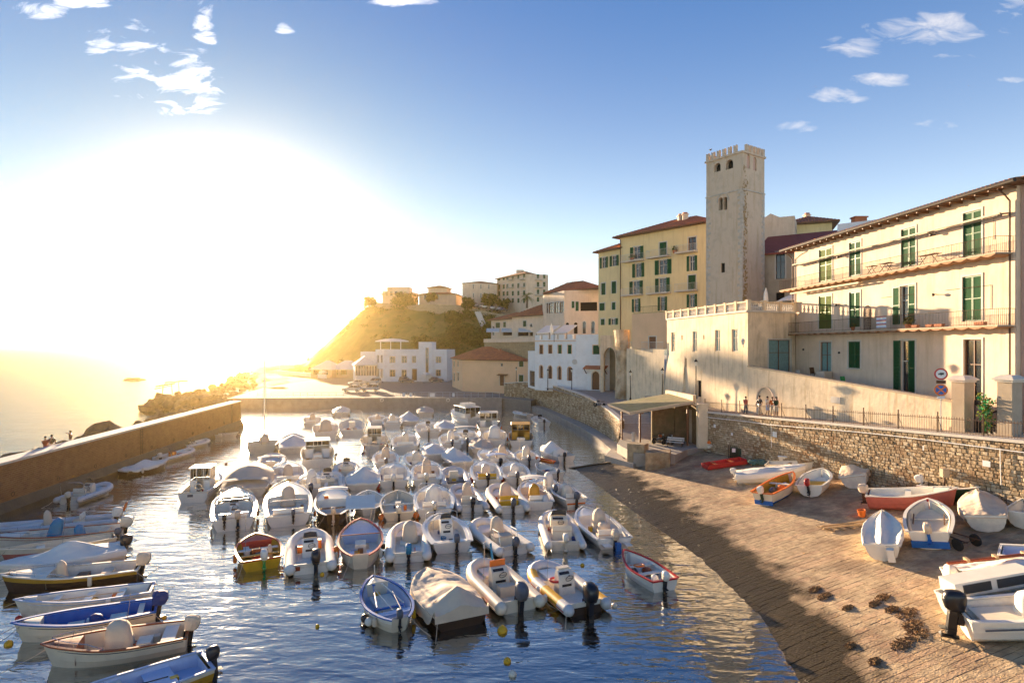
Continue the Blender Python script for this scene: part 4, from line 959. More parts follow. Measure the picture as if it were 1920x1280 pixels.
for sg, yy in ((1, -1.2), (-1, 1.2)):
    for p, q in zip(xs, xs[1:]):
        pts = [(p[0], yy, p[1]), (q[0], yy, q[1]), (q[0] if abs(q[0]) < r-.01 else math.copysign(1.5, q[0]), yy, 9.6 if abs(q[0]) < r-.01 else (9.6 if q[1] > 0.1 else 0)), (p[0] if abs(p[0]) < r-.01 else math.copysign(1.5, p[0]), yy, 9.6 if abs(p[0]) < r-.01 else (9.6 if p[1] > .1 else 0))]
        b.poly(pts if sg > 0 else pts[::-1])
for p, q in zip(xs, xs[1:]): b.poly([(p[0], -1.2, p[1]), (q[0], -1.2, q[1]), (q[0], 1.2, q[1]), (p[0], 1.2, p[1])])
b.poly([(-1.5, -1.2, 9.6), (1.5, -1.2, 9.6), (1.5, 1.2, 9.6), (-1.5, 1.2, 9.6)]); b.poly([(-1.5, -1.2, 0), (-1.5, -1.2, 9.6), (-1.5, 1.2, 9.6), (-1.5, 1.2, 0)])
b.build('arch', Mt['plaster_old'], t)
b = MB(); b.box((0, 3.2, 3.6), (3.4, .4, 7.2)); b.build('back_wall', Mt['plaster_grey'], t)

# ---- tower
t0 = Vector((27.0, 70.0)); tl = Vector((-.56, .83)).normalized(); tr_ = Vector((.83, .56)).normalized()
fpT = [tuple(t0+tl*5.1), tuple(t0), tuple(t0+tr_*4.35), tuple(t0+tl*5.1+tr_*4.35)]
bl_op = dict(depth=.6, pane=Mt['dark'], dy=.35)
opW = {0: [(1339, 306, 1351, 322, 'archdark', bl_op), (1360.5, 299.5, 1374.5, 317, 'archdark', bl_op), (1347.5, 370, 1355, 394, 'archdark', bl_op), (1356.5, 369, 1363.5, 393.5, 'archdark', bl_op), (1351.5, 493, 1359, 511, 'dark')],
       1: [(1400.5, 290, 1406.5, 316, 'archdark', dict(depth=.2, pane=Mt['plaster_pink'], dy=-.02)), (1412.5, 295, 1418.5, 320, 'archdark', dict(depth=.2, pane=Mt['plaster_pink'], dy=-.02))]}
TW = Bld('stone_tower', 'tall square medieval stone tower with swallow-tail battlements and arched openings', fpT, 12, 34.9, Mt['tower'], 'tower', opW, thick=.4)
c_ = Vector((t0+tl*2.55+tr_*2.17).to_3d()); tz = math.atan2(tr_.y, tr_.x)
b = MB(); b.M = Matrix.Translation((c_.x, c_.y, 0)) @ Matrix.Rotation(tz, 4, 'Z')
b.box((0, 0, 34.95), (4.35+.3, 5.1+.3, .22)); b.M = None; TW.part(b, 'cornice', Mt['tower'])
b = MB(); b.M = Matrix.Translation((c_.x, c_.y, 0)) @ Matrix.Rotation(tz, 4, 'Z'); b.box((0, 0, 30.55), (4.35+.16, 5.1+.16, .16)); b.M = None; TW.part(b, 'string_course', Mt['quoin'])
mer = []
Bm = MB(); Bm.box((0, 0, .4), (.40, .36, .8)); 
i = [Bm.vert(p) for p in ((-.20, -.18, .8), (0, -.18, .8), (-.20, .18, .8), (0, .18, .8), (-.20, -.18, 1.18), (-.20, .18, 1.18), (.20, -.18, .8), (.20, .18, .8), (.20, -.18, 1.18), (.20, .18, 1.18))]
for q in ((0, 1, 4), (3, 2, 5), (0, 4, 5, 2), (1, 3, 5, 4), (1, 6, 8), (7, 3, 9), (6, 7, 9, 8), (1, 8, 9, 3)): Bm.face([i[j] for j in q])
mer_me = Bm.mesh('merlon', Mt['tower'])
for side, (sx, sy) in enumerate(((0, -1), (1, 0), (0, 1), (-1, 0))):
    ln = 4.35 if sx == 0 else 5.1; n_ = 6 if sx == 0 else 7
    for k in range(n_):
        a = -ln/2+.2+(ln-.4)*k/(n_-1)
        if (k == 0): continue
        lx, ly, rz = (a, sy*(5.1/2-.1), 0) if sx == 0 else (sx*(4.35/2-.1), a, PI/2)
        o = bpy.data.objects.new('merlon', mer_me); COL.objects.link(o); o.parent = TW.root; o.matrix_parent_inverse = TW.I
        o.matrix_basis = Matrix.Translation((c_.x, c_.y, 35.06)) @ Matrix.Rotation(tz, 4, 'Z') @ Matrix.Translation((lx, ly, 0)) @ Matrix.Rotation(rz, 4, 'Z') @ Matrix.Diagonal((.9, 1, .78, 1))
# corner stones
q_me = {}
for ci, (cx, cy, ya) in enumerate(((0, 0, 0), (-1, 0, 0), (1, 0, 0))):
    base = t0 if ci == 0 else (t0+tl*5.1 if ci == 1 else t0+tr_*4.35); z = 12.4; k = 0
    while z < 30.2:
        h_ = R.uniform(.26, .42); la, lb_ = (.62, .34) if k % 2 else (.34, .62); la *= R.uniform(.8, 1.2); lb_ *= R.uniform(.8, 1.2)
        b = MB(); o_ = .025
        if ci == 0: cc_ = base+tl*(la/2-o_)+tr_*(lb_/2-o_); dd = (lb_, la)
        elif ci == 1: cc_ = base-tl*(la/2-o_)+tr_*(lb_/2-o_); dd = (lb_, la)
        else: cc_ = base+tl*(la/2-o_)-tr_*(lb_/2-o_); dd = (lb_, la)
        b.M = Matrix.Translation((cc_.x, cc_.y, z+h_/2)) @ Matrix.Rotation(tz, 4, 'Z'); b.box((0, 0, 0), (dd[0], dd[1], h_-.03)); b.M = None; TW.part(b, 'corner_stone', Mt['quoin']); z += h_; k += 1
b = MB(); pr = random.Random(4)
cr3 = Vector((t0.x, t0.y, 0)); r3 = Vector((tr_.x, tr_.y, 0)); n3t = Vector((tr_.y, -tr_.x, 0))
for k in range(300):
    z = 33.5-21*pr.random()**.8; x = abs(pr.gauss(.40, .22))+.1*math.sin(z*2); s_ = pr.uniform(.05, .13); p = cr3+r3*(x+.1)+n3t*.03+Vector((0, 0, z)); a = pr.uniform(0, PI)
    b.poly([p+(r3*math.cos(a+q*PI/2)+Vector((0, 0, math.sin(a+q*PI/2)*1.5)))*s_+n3t*pr.uniform(0, .04) for q in range(4)])
TW.part(b, 'lichen', Mt['moss'], kind='stuff')
x0_ = TW.hx(0, 1355.7); b = MB(); b.M = TW.E[0][0]; zc = TW.hz(0, 1355, 394); b.lathe([(.09, 0), (.06, .1), (.06, 1.0), (.1, 1.12)], 8, (x0_, .1, zc)); b.M = None; TW.part(b, 'window_column', Mt['trim'])
b = MB(); b.M = TW.E[0][0]; b.loft([[(x0_-(.72+e)*math.cos(PI*k/14), y_, zc+1.0+(.95+e)*math.sin(PI*k/14)) for e, y_ in ((0, -.05), (.16, -.05), (.16, .01), (0, .01))] for k in range(15)]); b.M = None; TW.part(b, 'window_arch', Mt['quoin'])

# ---- yellow apartment house behind the tower
ya = Vector((17.2, 95.0)); yd = Vector((.65, -.76)).normalized(); yb = ya+yd*15.8; yn = Vector((-yd.y, yd.x))
def sc(x0, y0, x1, y1, k, **e): return (1100+x0/3.2, 240+y0/3.2, 1100+x1/3.2, 240+y1/3.2, k, e)
def half_open(x0, y0, x1, y1): w3 = (x1-x0)/4; return sc(x0+w3, y0, x1-w3, y1, 'open')
opY = {0: [half_open(262, 712, 340, 785), half_open(275, 812, 345, 895), half_open(258, 918, 337, 1000), half_open(273, 1025, 322, 1103),
           sc(437, 685, 480, 765, 'shut'), half_open(410, 790, 508, 878), half_open(412, 900, 498, 985), half_open(428, 1012, 482, 1095),
           sc(610, 655, 657, 740, 'win', frame=Mt['shutter_brown']), half_open(602, 767, 662, 857), sc(609, 882, 655, 970, 'shut'), half_open(602, 997, 662, 1075)]}
BY = Bld('yellow_apartments', 'yellow apartment house with green shutters and small balconies left of the tower', [tuple(ya), tuple(yb), tuple(yb+yn*12), tuple(ya+yn*12)], 12, 29.3, Mt['plaster_yellow'], 'building', opY)
BY.hip(29.3, 2.6, .9, Mt['tile'], .4)
for x, y in ((2.6, 4.0), (3.6, 4.4)): 
    p = yb-yd*(x+4)+yn*y; chimney(BY, p.x, p.y, 30.6, .8, 1.4)
def YP(B, x, y, z): Mx, L_, A, d, nin = B.E[0]; return A+d*x-nin*y+Vector((0, 0, z))
def balcony_px(B, x0, v0, x1, v1, sx=3.2, ox=1100, oy=240, dep=.9, m='iron_light', slabm='trim', edge=0):
    ua, ub = ox+x0/sx, ox+x1/sx; vm = oy+(v0+v1)/2/sx; xa, xb = B.hx(edge, ua), B.hx(edge, ub); z = B.hz(edge, (ua+ub)/2, vm)
    Mx, L_, A, d, nin = B.E[edge]; P_ = lambda x, y, zz: A+d*x-nin*y+Vector((0, 0, zz))
    b = MB(); b.loft([[P_(x, 0, z), P_(x, dep, z), P_(x, dep, z-.14), P_(x, 0, z-.2)] for x in (xa, xb)]); B.part(b, 'balcony', Mt[slabm])
    railing(B.part, [P_(xa+.03, .02, z), P_(xa+.03, dep-.04, z), P_(xb-.03, dep-.04, z), P_(xb-.03, .02, z)], 1.0, .14, .009, Mt[m]); return P_((xa+xb)/2, dep*.6, z)
pb = [balcony_px(BY, *q) for q in ((225, 797, 347, 797), (376, 775, 508, 770), (548, 748, 668, 740), (225, 1003, 340, 998), (376, 992, 508, 987), (545, 978, 668, 972))]
for p, lb in ((pb[0], 'red flower box on the top left balcony of the yellow house'), (pb[2]-Vector((1.2, -1.4, 0)), 'potted plant on the top right balcony beside the tower')):
    pot(p+Vector((0, 0, .02)), .35, .4, lb, True, 'pot', 'pots on the yellow house balconies')
yc = Vector((17.6, 95.6)); yl = Vector((14.45, 99.9)); 
opL = {0: [half_open(80, 775, 127, 840), half_open(140, 765, 192, 828), sc(88, 930, 113, 1000, 'shut'), sc(150, 920, 177, 992, 'shut'), sc(77, 1050, 108, 1095, 'shut'), sc(152, 1045, 173, 1090, 'shut'), sc(85, 1145, 108, 1182, 'shut'), half_open(133, 1142, 187, 1180)]}
yld = (yc-yl).normalized(); yln = Vector((-yld.y, yld.x))
BL = Bld('yellow_wing', 'narrow yellow wing at the left end of the yellow apartment house', [tuple(yl), tuple(yc), tuple(yc+yln*9), tuple(yl+yln*9)], 12, 27.7, Mt['plaster_yellow'], 'building', opL)
BL.hip(27.7, 1.4, .7, Mt['tile'], .4)
for X_, B in ((15.6, BY), (4.7, BL)):
    pass
b = MB(); b.tube([YP(BY, .15, .12, 29), YP(BY, .15, .12, 12)], .07, 5); BY.part(b, 'downspout', Mt['iron_brown'])

# ---- houses behind the tower and the terrace
def box_fp(u0, d0, u1, d1, dep, ang=None):
    a = Vector(fpx(u0, d0)); c = Vector(fpx(u1, d1)); d = (c-a).normalized(); n_ = Vector((-d.y, d.x)); return [tuple(a), tuple(c), tuple(c+n_*dep), tuple(a+n_*dep)]
BK = Bld('red_roofed_house', 'plain beige house with dark red roof and tall window right of the tower', box_fp(1419, 74, 1600, 68, 9), 12, 23.6, Mt['plaster_grey'], 'house', {0: [(1455, 471, 1472, 523, 'glass', dict(frame=Mt['iron'])), (1455, 548, 1471, 563, 'dark')]})
b = MB(); Mx, L_, A, d, nin = BK.E[0]; P_ = lambda x, y, z: A+d*x+nin*y+Vector((0, 0, z))
b.loft([[P_(x, -.5, 23.45), P_(x, 8, 26.9), P_(x, 8, 26.7), P_(x, -.5, 23.25)] for x in (-.4, L_+1)]); BK.part(b, 'roof', Mt['tile_dark'])
BG = Bld('gable_house', 'pale cream gable wall rising behind the red roofed house', box_fp(1426, 82, 1490, 80, 8), 20, 29.6, Mt['plaster_cream'], 'house')
b = MB(); Mx, L_, A, d, nin = BG.E[0]; P_ = lambda x, y, z: A+d*x+nin*y+Vector((0, 0, z)); b.loft([[P_(0, -.02, 29.4), P_(L_*.3, -.02, 30.2), P_(L_, -.02, 28.6), P_(L_, -.02, 28)], [P_(0, 8, 29.4), P_(L_*.3, 8, 30.2), P_(L_, 8, 28.6), P_(L_, 8, 28)]]); BG.part(b, 'gable', Mt['plaster_cream'])
BH = Bld('hipped_house', 'small house top with low red hipped roof and a chimney behind the gable', box_fp(1478, 86, 1560, 84, 9), 22, 29.5, Mt['plaster_yellow'], 'house')
BH.hip(29.5, 1.5, .9, Mt['tile'], .4); p = fpx(1513, 90); chimney(BH, p[0], p[1], 30.2, .7, 1.6)
BN = Bld('pale_flat_block', 'pale flat-topped block with brick chimney just above the balcony house roof', box_fp(1570, 62, 1700, 58, 8), 18, 24.8, Mt['plaster_white'], 'building')
p = fpx(1617, 61.2); b = MB(); b.box((p[0], p[1]+.6, 24.9), (1.2, .8, 1.0)); b.box((p[0], p[1]+.6, 25.45), (1.4, 1.0, .12)); BN.part(b, 'chimney', Mt['tile'])
t = empty('parasol', DP(1492, 565, 66), 0, 'white parasol open on the terrace below the red roofed house', 'parasol'); b = MB(); b.lathe([(2.1, .0), (1.6, .3), (.8, .65), (.04, .95)], 8); b.build('canopy', Mt['canvas'], t); b = MB(); b.tube([(0, 0, -1), (0, 0, .9)], .04, 6); b.build('pole', Mt['iron_light'], t)
t = empty('parasol', DP(1436, 566, 68), 0, 'closed white parasol standing on the terrace right of the tower', 'parasol'); b = MB(); b.lathe([(.05, -.4), (.3, .1), (.24, .9), (.06, 1.6)], 8); b.build('canopy', Mt['canvas'], t); b = MB(); b.tube([(0, 0, -1), (0, 0, 0)], .04, 6); b.build('pole', Mt['iron_light'], t)

# ---- white restaurant
wa = Vector(fpx(1003, 111)); wb_ = Vector(fpx(1080, 103)); wc = Vector(fpx(1143, 99.5))
def s5(x0, y0, x1, y1, k, **e): return (820+x0/4.572, 480+y0/4.572, 820+x1/4.572, 480+y1/4.572, k, e)
ew = dict(sm=Mt['shutter_brown'])
ring = dict(ring=True, pane=Mt['shutter_brown'], trim=Mt['plaster_peach'])
opQ = {0: [s5(878, 762, 905, 840, 'shut', trim=Mt['plaster_peach'], sm=Mt['shutter_brown']), s5(954, 762, 983, 836, 'shut', trim=Mt['plaster_peach'], sm=Mt['shutter_brown']), s5(1036, 762, 1065, 836, 'shut', trim=Mt['plaster_peach']), s5(1119, 762, 1150, 838, 'shut', trim=Mt['plaster_peach']),
           s5(876, 937, 904, 1046, 'arch', **ring), s5(950, 940, 982, 1050, 'arch', **ring), s5(1032, 945, 1062, 1060, 'arch', **ring), s5(1117, 950, 1152, 1068, 'arch', **ring)],
       1: [s5(1335, 765, 1388, 842, 'shut', trim=Mt['plaster_peach']), s5(1325, 990, 1388, 1145, 'archdoor', ring=True, trim=Mt['plaster_cream'])]}
BW = Bld('white_restaurant', 'white two-storey restaurant with crenellated parapet and brown arched windows', [tuple(wa), tuple(wb_), tuple(wc), tuple(wc+Vector((2, 12))), tuple(wa+Vector((6, 12)))], 4.0, 13.35, Mt['plaster_white'], 'building', opQ)
def EP(B, i, x, y, z): Mx, L_, A, d, nin = B.E[i]; return A+d*x-nin*y+Vector((0, 0, z))
b = MB()
b.loft([[EP(BW, 0, 0, .1, 13.0), EP(BW, 0, 0, .1, 13.15), EP(BW, 0, 0, -.1, 13.15), EP(BW, 0, 0, -.1, 13.0)], [EP(BW, 0, BW.E[0][1], .1, 13.0), EP(BW, 0, BW.E[0][1], .1, 13.15), EP(BW, 0, BW.E[0][1], -.1, 13.15), EP(BW, 0, BW.E[0][1], -.1, 13.0)]]); BW.part(b, 'cornice', Mt['plaster_peach'])
for k in range(5):
    L_ = BW.E[0][1]; x0 = k*L_/5; b = MB(); b.loft([[EP(BW, 0, x, 0, 13.36), EP(BW, 0, x, -.3, 13.36), EP(BW, 0, x, -.3, 13.36+hh), EP(BW, 0, x, 0, 13.36+hh)] for x, hh in ((x0, .8), (x0+L_/5*.62, .8))]); BW.part(b, 'merlon', Mt['plaster_white'])
b = MB(); L_ = BW.E[1][1]; b.loft([[EP(BW, 1, x, .03, 13.36), EP(BW, 1, x, -.3, 13.36), EP(BW, 1, x, -.3, 14.1), EP(BW, 1, x, .03, 14.1)] for x in (0, L_)]); BW.part(b, 'parapet', Mt['plaster_white'])
xa, xb = BW.hx(1, 820+1272/4.572), BW.hx(1, 820+1465/4.572); zc = BW.hz(1, 1118, 480+940/4.572)
b = MB(); b.loft([[EP(BW, 1, x, 0, zc+.05), EP(BW, 1, x, 1.2, zc-.45), EP(BW, 1, x, 1.2, zc-.55), EP(BW, 1, x, 0, zc-.05)] for x in (xa, xb)]); BW.part(b, 'door_canopy', Mt['tile'])
for x in (xa+.2, xb-.2): b = MB(); b.tube([EP(BW, 1, x, .03, zc-1.3), EP(BW, 1, x, .35, zc-1.2), EP(BW, 1, x, 1.0, zc-.55)], .08, 5); BW.part(b, 'bracket', Mt['iron_brown'])
b = MB(); b.M = Matrix.Translation(EP(BW, 0, BW.E[0][1]-.15, .2, BW.hz(0, 1078, 480+905/4.572))) ; b.tube([(0, 0, 0), (0, -.1, 0)], .45, 12); b.M = None; BW.part(b, 'round_sign', Mt['iron_light'])
# low link beside it
BX = Bld('white_annex', 'narrow white annex with tall brown door between peach house and restaurant', box_fp(990, 118, 1004, 112.5, 6), 4.0, 11.2, Mt['plaster_white'], 'building', {0: [s5(792, 985, 836, 1115, 'glass', frame=Mt['wood'])]})

# ---- peach house by the quay
pa, pb_, pc = Vector(fpx(848, 152)), Vector(fpx(867, 137)), Vector(fpx(990, 127))
opP = {0: [(849.5, 677, 853, 688, 'win', {}), (857, 677, 860, 687, 'win', {}), (850, 699, 853, 715, 'win', {}), (857, 698, 861, 714, 'win', {})],
       1: [s5(540, 916, 563, 945, 'win'), s5(535, 1020, 572, 1110, 'door'), s5(701, 900, 738, 948, 'shut'), s5(699, 1018, 737, 1080, 'shut')]}
BP = Bld('peach_house', 'peach two-storey house with orange hipped tile roof beside the quay', [tuple(pa), tuple(pb_), tuple(pc), tuple(pc+(pa-pb_))], 1.8, 8.9, Mt['plaster_peach'], 'house', opP)
BP.hip(8.9, 2.9, .6, Mt['tile'], .5, fp=[Vector((*p, 0)) for p in (pb_, pc, pc+(pa-pb_), pa)])
xa, xb = BP.hx(1, 820+525/4.572), BP.hx(1, 820+605/4.572); zc = BP.hz(1, 944, 480+1010/4.572)
b = MB(); b.loft([[EP(BP, 1, x, 0, zc), EP(BP, 1, x, .8, zc-.25), EP(BP, 1, x, .8, zc-.33), EP(BP, 1, x, 0, zc-.12)] for x in (xa, xb)]); BP.part(b, 'door_canopy', Mt['shutter_brown'])
chimney(BP, *fpx(938, 136), 9.9, .6, 1.2)

# ---- white modern harbour building
def s6(x0, y0, x1, y1, k, **e): return (660+x0/8.727, 640+y0/8.727, 660+x1/8.727, 640+y1/8.727, k, e)
ha, hb_, hc = Vector(fpx(704, 180)), Vector(fpx(720, 173)), Vector(fpx(838, 173))
gl = dict(frame=Mt['plaster_peach'])
opH = {0: [s6(412, 225, 440, 350, 'win'), s6(470, 225, 500, 350, 'win'), s6(412, 450, 440, 570, 'win'), s6(470, 450, 500, 600, 'win')],
       1: [s6(620, 245, 705, 350, 'win', **gl), s6(815, 240, 895, 350, 'win', **gl), s6(985, 240, 1045, 350, 'win', **gl), s6(1375, 250, 1455, 350, 'win', **gl), s6(620, 465, 705, 575, 'win', **gl), s6(815, 465, 890, 590, 'win', **gl), s6(985, 450, 1060, 635, 'door'), s6(1375, 465, 1450, 565, 'win', **gl),
           s6(1208, 105, 1250, 510, 'glass', **gl)]}
BM = Bld('harbour_office', 'white modern flat-roofed harbour building facing the car park', [tuple(ha), tuple(hb_), tuple(hc), tuple(hc+Vector((1, 14))), tuple(ha+Vector((0, 12)))], 1.8, 11.1, Mt['plaster_white'], 'building', {k: [o for o in v if o[4] != 'glass'] for k, v in opH.items()})
a, c = Vector(fpx(660+1090/8.727, 172.6)), Vector(fpx(660+1310/8.727, 172.6))
BM2 = Bld('stair_tower', 'taller white stair block with narrow vertical window in the middle of the harbour building', [tuple(a), tuple(c), tuple(c+Vector((0, 9))), tuple(a+Vector((0, 9)))], 1.8, 13.3, Mt['plaster_white'], 'building', {0: [s6(1208, 105, 1250, 510, 'glass', **gl)]})
t = empty('roof_pavilion', (*fpx(735, 180), 11.1), 0, 'wide pale pavilion canopy on the roof of the harbour building', 'canopy')
b = MB(); b.lathe([(5.2, 2.3), (4.9, 2.6), (2.5, 3.1), (.1, 3.3)], 4); b.build('canopy', Mt['canvas'], t)
for x in (-3, 0, 3): b = MB(); b.tube([(x, -2, 0), (x, -2, 2.4)], .12, 5); b.build('post', Mt['plaster_white'], t)
for u, w_, lb in ((680, 30, 'glazed white marquee hall left of the harbour building'), ):
    BV = Bld('marquee_hall', lb, box_fp(666, 176, 706, 178, 8), 1.8, 6.4, Mt['plaster_white'], 'building', {0: [s6(60+k*45, 400, 90+k*45, 560, 'win') for k in range(8)]})
    BV.hip(6.4, 2.6, .4, Mt['canvas'], 0)
    BV2 = Bld('back_annex', 'small upper annex behind the marquee hall', box_fp(676, 190, 706, 190, 6), 1.8, 10.3, Mt['plaster_white'], 'building')
for u0, u1, lb in ((583, 622, 'left white marquee with pointed roof at the foot of the headland'), (618, 664, 'right white marquee with pointed roof at the foot of the headland')):
    t = Bld('marquee', lb, box_fp(u0, 196, u1, 193, 7), 1.7, 4.4, Mt['plaster_peach'], 'marquee', {0: [(u0+4, 690, u0+16, 702, 'dark'), (u0+20, 690, u0+32, 702, 'dark')]}); t.hip(4.4, 2.8, .4, Mt['canvas'], 0)
# headland wall
b = MB()
t = Bld('shore_wall', 'long low whitewashed wall running down the foot of the headland', [fpx(520, 222), fpx(612, 190), fpx(613, 191), fpx(521, 223)], .8, 3.0, Mt['plaster_white'], 'wall')
t = Bld('point_hut', 'tiny white hut at the tip of the headland', box_fp(525, 240, 552, 240, 5), .8, 4.6, Mt['plaster_white'], 'hut')

# ---- upper village
BC = Bld('cream_house', 'cream house with glazed loggia and orange hipped roof left of the yellow wing', [tuple(fpx(1020, 128)), tuple(fpx(1058, 118)), tuple(fpx(1124, 116)), tuple(Vector(fpx(1124, 116))+Vector((0, 14))), tuple(Vector(fpx(1020, 128))+Vector((0, 6)))], 8, 23.1, Mt['plaster_cream'], 'house',
    {0: [s5(935, 403, 950, 490, 'glass', frame=Mt['wood']), s5(955, 400, 995, 490, 'glass', frame=Mt['wood']), s5(1002, 396, 1045, 488, 'glass', frame=Mt['wood']), s5(1050, 392, 1084, 487, 'glass', frame=Mt['wood'])],
     1: [s5(1152, 388, 1175, 445, 'shut'), s5(1185, 390, 1212, 470, 'shut'), s5(1225, 395, 1370, 470, 'dark', depth=1.5), s5(1100, 570, 1128, 590, 'archdark'), s5(1170, 568, 1202, 665, 'archdark'), s5(1245, 560, 1272, 663, 'arch', ring=True), s5(1320, 558, 1348, 663, 'arch', ring=True)]})
BC.hip(23.1, 2.3, .7, Mt['tile'], .5, fp=[Vector((*fpx(1022, 126), 0)), Vector((*fpx(1124, 113), 0)), Vector((*fpx(1140, 128), 0)), Vector((*fpx(1035, 138), 0))])
for lb, u0, u1, v0, v1, d in (('left of the two pale sloping awnings above the white restaurant', 1005, 1050, 624, 610, 111), ('right of the two pale sloping awnings above the white restaurant', 1038, 1083, 624, 609, 106)):
    t = empty('awning', DP(u0, v0, d), 0, lb, 'awning', 'terrace awnings over the restaurant'); o0 = DP(u0, v0, d)
    b = MB(); b.loft([[DP(u0, v0, d)-o0, DP(u0+26, v0-1, d-1)-o0, DP(u0+26, v0, d-1)-o0, DP(u0, v0+1, d)-o0], [DP(u1-26, v1, d+3)-o0, DP(u1, v1, d+2)-o0, DP(u1, v1+1, d+2)-o0, DP(u1-26, v1+1, d+3)-o0]]); b.build('fabric', Mt['awning'], t)
    for uu, vv, dd in ((u0+1, v0, d), (u0+25, v0-1, d-1)): 
        p = DP(uu, vv, dd)-o0; b = MB(); b.tube([p, p-Vector((0, 0, 1.6))], .05, 4); b.build('post', Mt['iron'], t)
t = empty('parasol', DP(1034, 627, 108), 0, 'closed white parasol between the two restaurant awnings', 'parasol'); b = MB(); b.lathe([(.1, 0), (.35, .4), (.15, 1.5), (.03, 2.1)], 7); b.build('canopy', Mt['canvas'], t)
# terraced stone wall under the middle houses
st_w = Bld('terrace_wall', 'rough stone terrace wall below the tiled cottages', [fpx(908, 150), fpx(1004, 124), fpx(1004, 150), fpx(930, 168)], 3, 13.0, brickmat('rubble terrace', (.42, .31, .17), (.30, .21, .11), (.22, .16, .09), .8, .35, .9, 'x', .4), 'wall')
b = MB(); st_w.part(b.loft([[EP(st_w, 0, x, .2, 13.0), EP(st_w, 0, x, -.6, 13.0), EP(st_w, 0, x, -.6, 13.9), EP(st_w, 0, x, .2, 13.9)] for x in (0, st_w.E[0][1])]), 'parapet', Mt['plaster_cream'])
BJ = Bld('left_cottage', 'left tiled cottage with white awning above the stone terrace wall', box_fp(921, 152, 962, 143, 9), 10, 18.6, Mt['plaster_cream'], 'house', {0: [s5(500, 570, 537, 615, 'shut'), s5(565, 565, 588, 610, 'shut'), s5(470, 600, 492, 680, 'arch', ring=True), s5(560, 640, 640, 680, 'dark')]})
BJ.hip(18.6, 1.8, .7, Mt['tile'], .5)
BJ2 = Bld('right_cottage', 'right tiled cottage with small arched window beside the cream house', box_fp(960, 141, 1023, 131, 9), 10, 18.9, Mt['plaster_cream'], 'house', {0: [s5(735, 555, 762, 605, 'shut'), s5(795, 582, 818, 612, 'arch', ring=True), s5(690, 650, 780, 685, 'dark'), s5(790, 650, 820, 685, 'dark')]})
BJ2.hip(18.9, 2.6, .7, Mt['tile'], .5)
for u0, d, lb in ((912, 146, 'long white awning below the left cottage'), (940, 143, 'white awning under the middle of the left cottage'), (972, 136, 'white awning below the right cottage')):
    o0 = DP(u0, 622, d); t = empty('awning', o0, 0, lb, 'awning', 'awnings of the tiled cottages'); b = MB(); b.loft([[Vector((0, -1, 0)), Vector((0, 1.4, .9)), Vector((0, 1.4, .8)), Vector((0, -1, -.1))], [Vector((3.2, -1.5, 0)), Vector((3.2, .9, .9)), Vector((3.2, .9, .8)), Vector((3.2, -1.5, -.1))]]); b.build('fabric', Mt['awning'], t)
# hotel and convent on the plateau
hq = Vector(fpx(932, 240)); hr = Vector(fpx(986, 222)); hs_ = Vector(fpx(1028, 225))
cols0 = [s5(x, y, x+18, y+38, 'shut') for x, dy in ((520, 12), (560, 8), (592, 4), (638, 0), (686, -5), (735, -12)) for y in (160+dy+ (0), 238+dy*.6, 300+dy*.3, 362)]
cols1 = [s5(x, y, x+20, y+h_, 'shut') for x in (853, 906) for y, h_ in ((152, 40), (222, 40), (288, 38), (355, 36))]
BHt = Bld('hotel', 'tall cream four-storey hotel with balconies on the hilltop', [tuple(hq), tuple(hr), tuple(hs_), tuple(hs_+Vector((-6, 18))), tuple(hq+Vector((4, 10)))], 22, 38.9, Mt['plaster_cream'], 'building', {0: cols0, 1: cols1})
BHt.hip(38.9, 2.4, .9, Mt['tile'], 0, fp=[Vector((*hq, 0)), Vector((*hr, 0)), Vector((*(hs_+Vector((-1, 8))), 0)), Vector((*(hq+Vector((9, 12))), 0))])
b = MB(); p = fpx(975, 236); b.box((p[0], p[1], 41), (3, 3, 2)); BHt.part(b, 'roof_turret', Mt['plaster_cream'])
for y in (205, 270): balcony_px(BHt, 620, y, 660, y, 4.572, 820, 480, 1.2); balcony_px(BHt, 720, y-6, 756, y-6, 4.572, 820, 480, 1.2)
for y in (205, 270, 335): balcony_px(BHt, 835, y, 900, y, 4.572, 820, 480, 1.2, edge=1)
BCv = Bld('convent', 'long plain cream building with small windows left of the hotel', [tuple(fpx(867, 236)), tuple(fpx(874, 232)), tuple(fpx(932, 236)), tuple(Vector(fpx(932, 236))+Vector((2, 14))), tuple(Vector(fpx(867, 236))+Vector((2, 14)))], 24, 36.6, Mt['plaster_cream'], 'building',
    {1: [s5(x, y, x+9, y+36, 'win') for x in (305, 370, 438) for y in (245, 320)]})
BCv.hip(36.6, 1.6, .4, Mt['tile'], 0, fp=[Vector((*fpx(868, 234), 0)), Vector((*fpx(932, 236), 0)), Vector((*fpx(934, 250), 0)), Vector((*fpx(872, 250), 0))])
BV1 = Bld('hilltop_villa', 'flat-roofed villa with terrace rail at the left edge of the plateau', box_fp(717, 246, 766, 244, 12), 24, 34.5, Mt['plaster_cream'], 'house', {0: [(u, 545, u+5, 554, 'win', {}) for u in (722, 731, 740, 749, 757)]})
BV1.hip(33.3, .4, 1.2, Mt['tile'], 0, name='eaves')
b = MB(); b.M = None; p = fpx(750, 250); b.box((p[0], p[1], 35.4), (9, 8, 2)); BV1.part(b, 'upper_storey', Mt['plaster_cream'])
railing(BV1.part, [(*fpx(717, 245.5), 34.5), (*fpx(735, 245), 34.5)], 1.1, .8, .05, Mt['iron'])
BV3 = Bld('hilltop_house', 'low hilltop house with raised hipped roof between villa and convent', box_fp(786, 244, 855, 242, 12), 24, 33.0, Mt['plaster_cream'], 'house', {0: [(u, 552, u+4, 562, 'win', {}) for u in (795, 806, 818)]})
BV3.hip(33, 1.6, .7, Mt['tile'], 0)
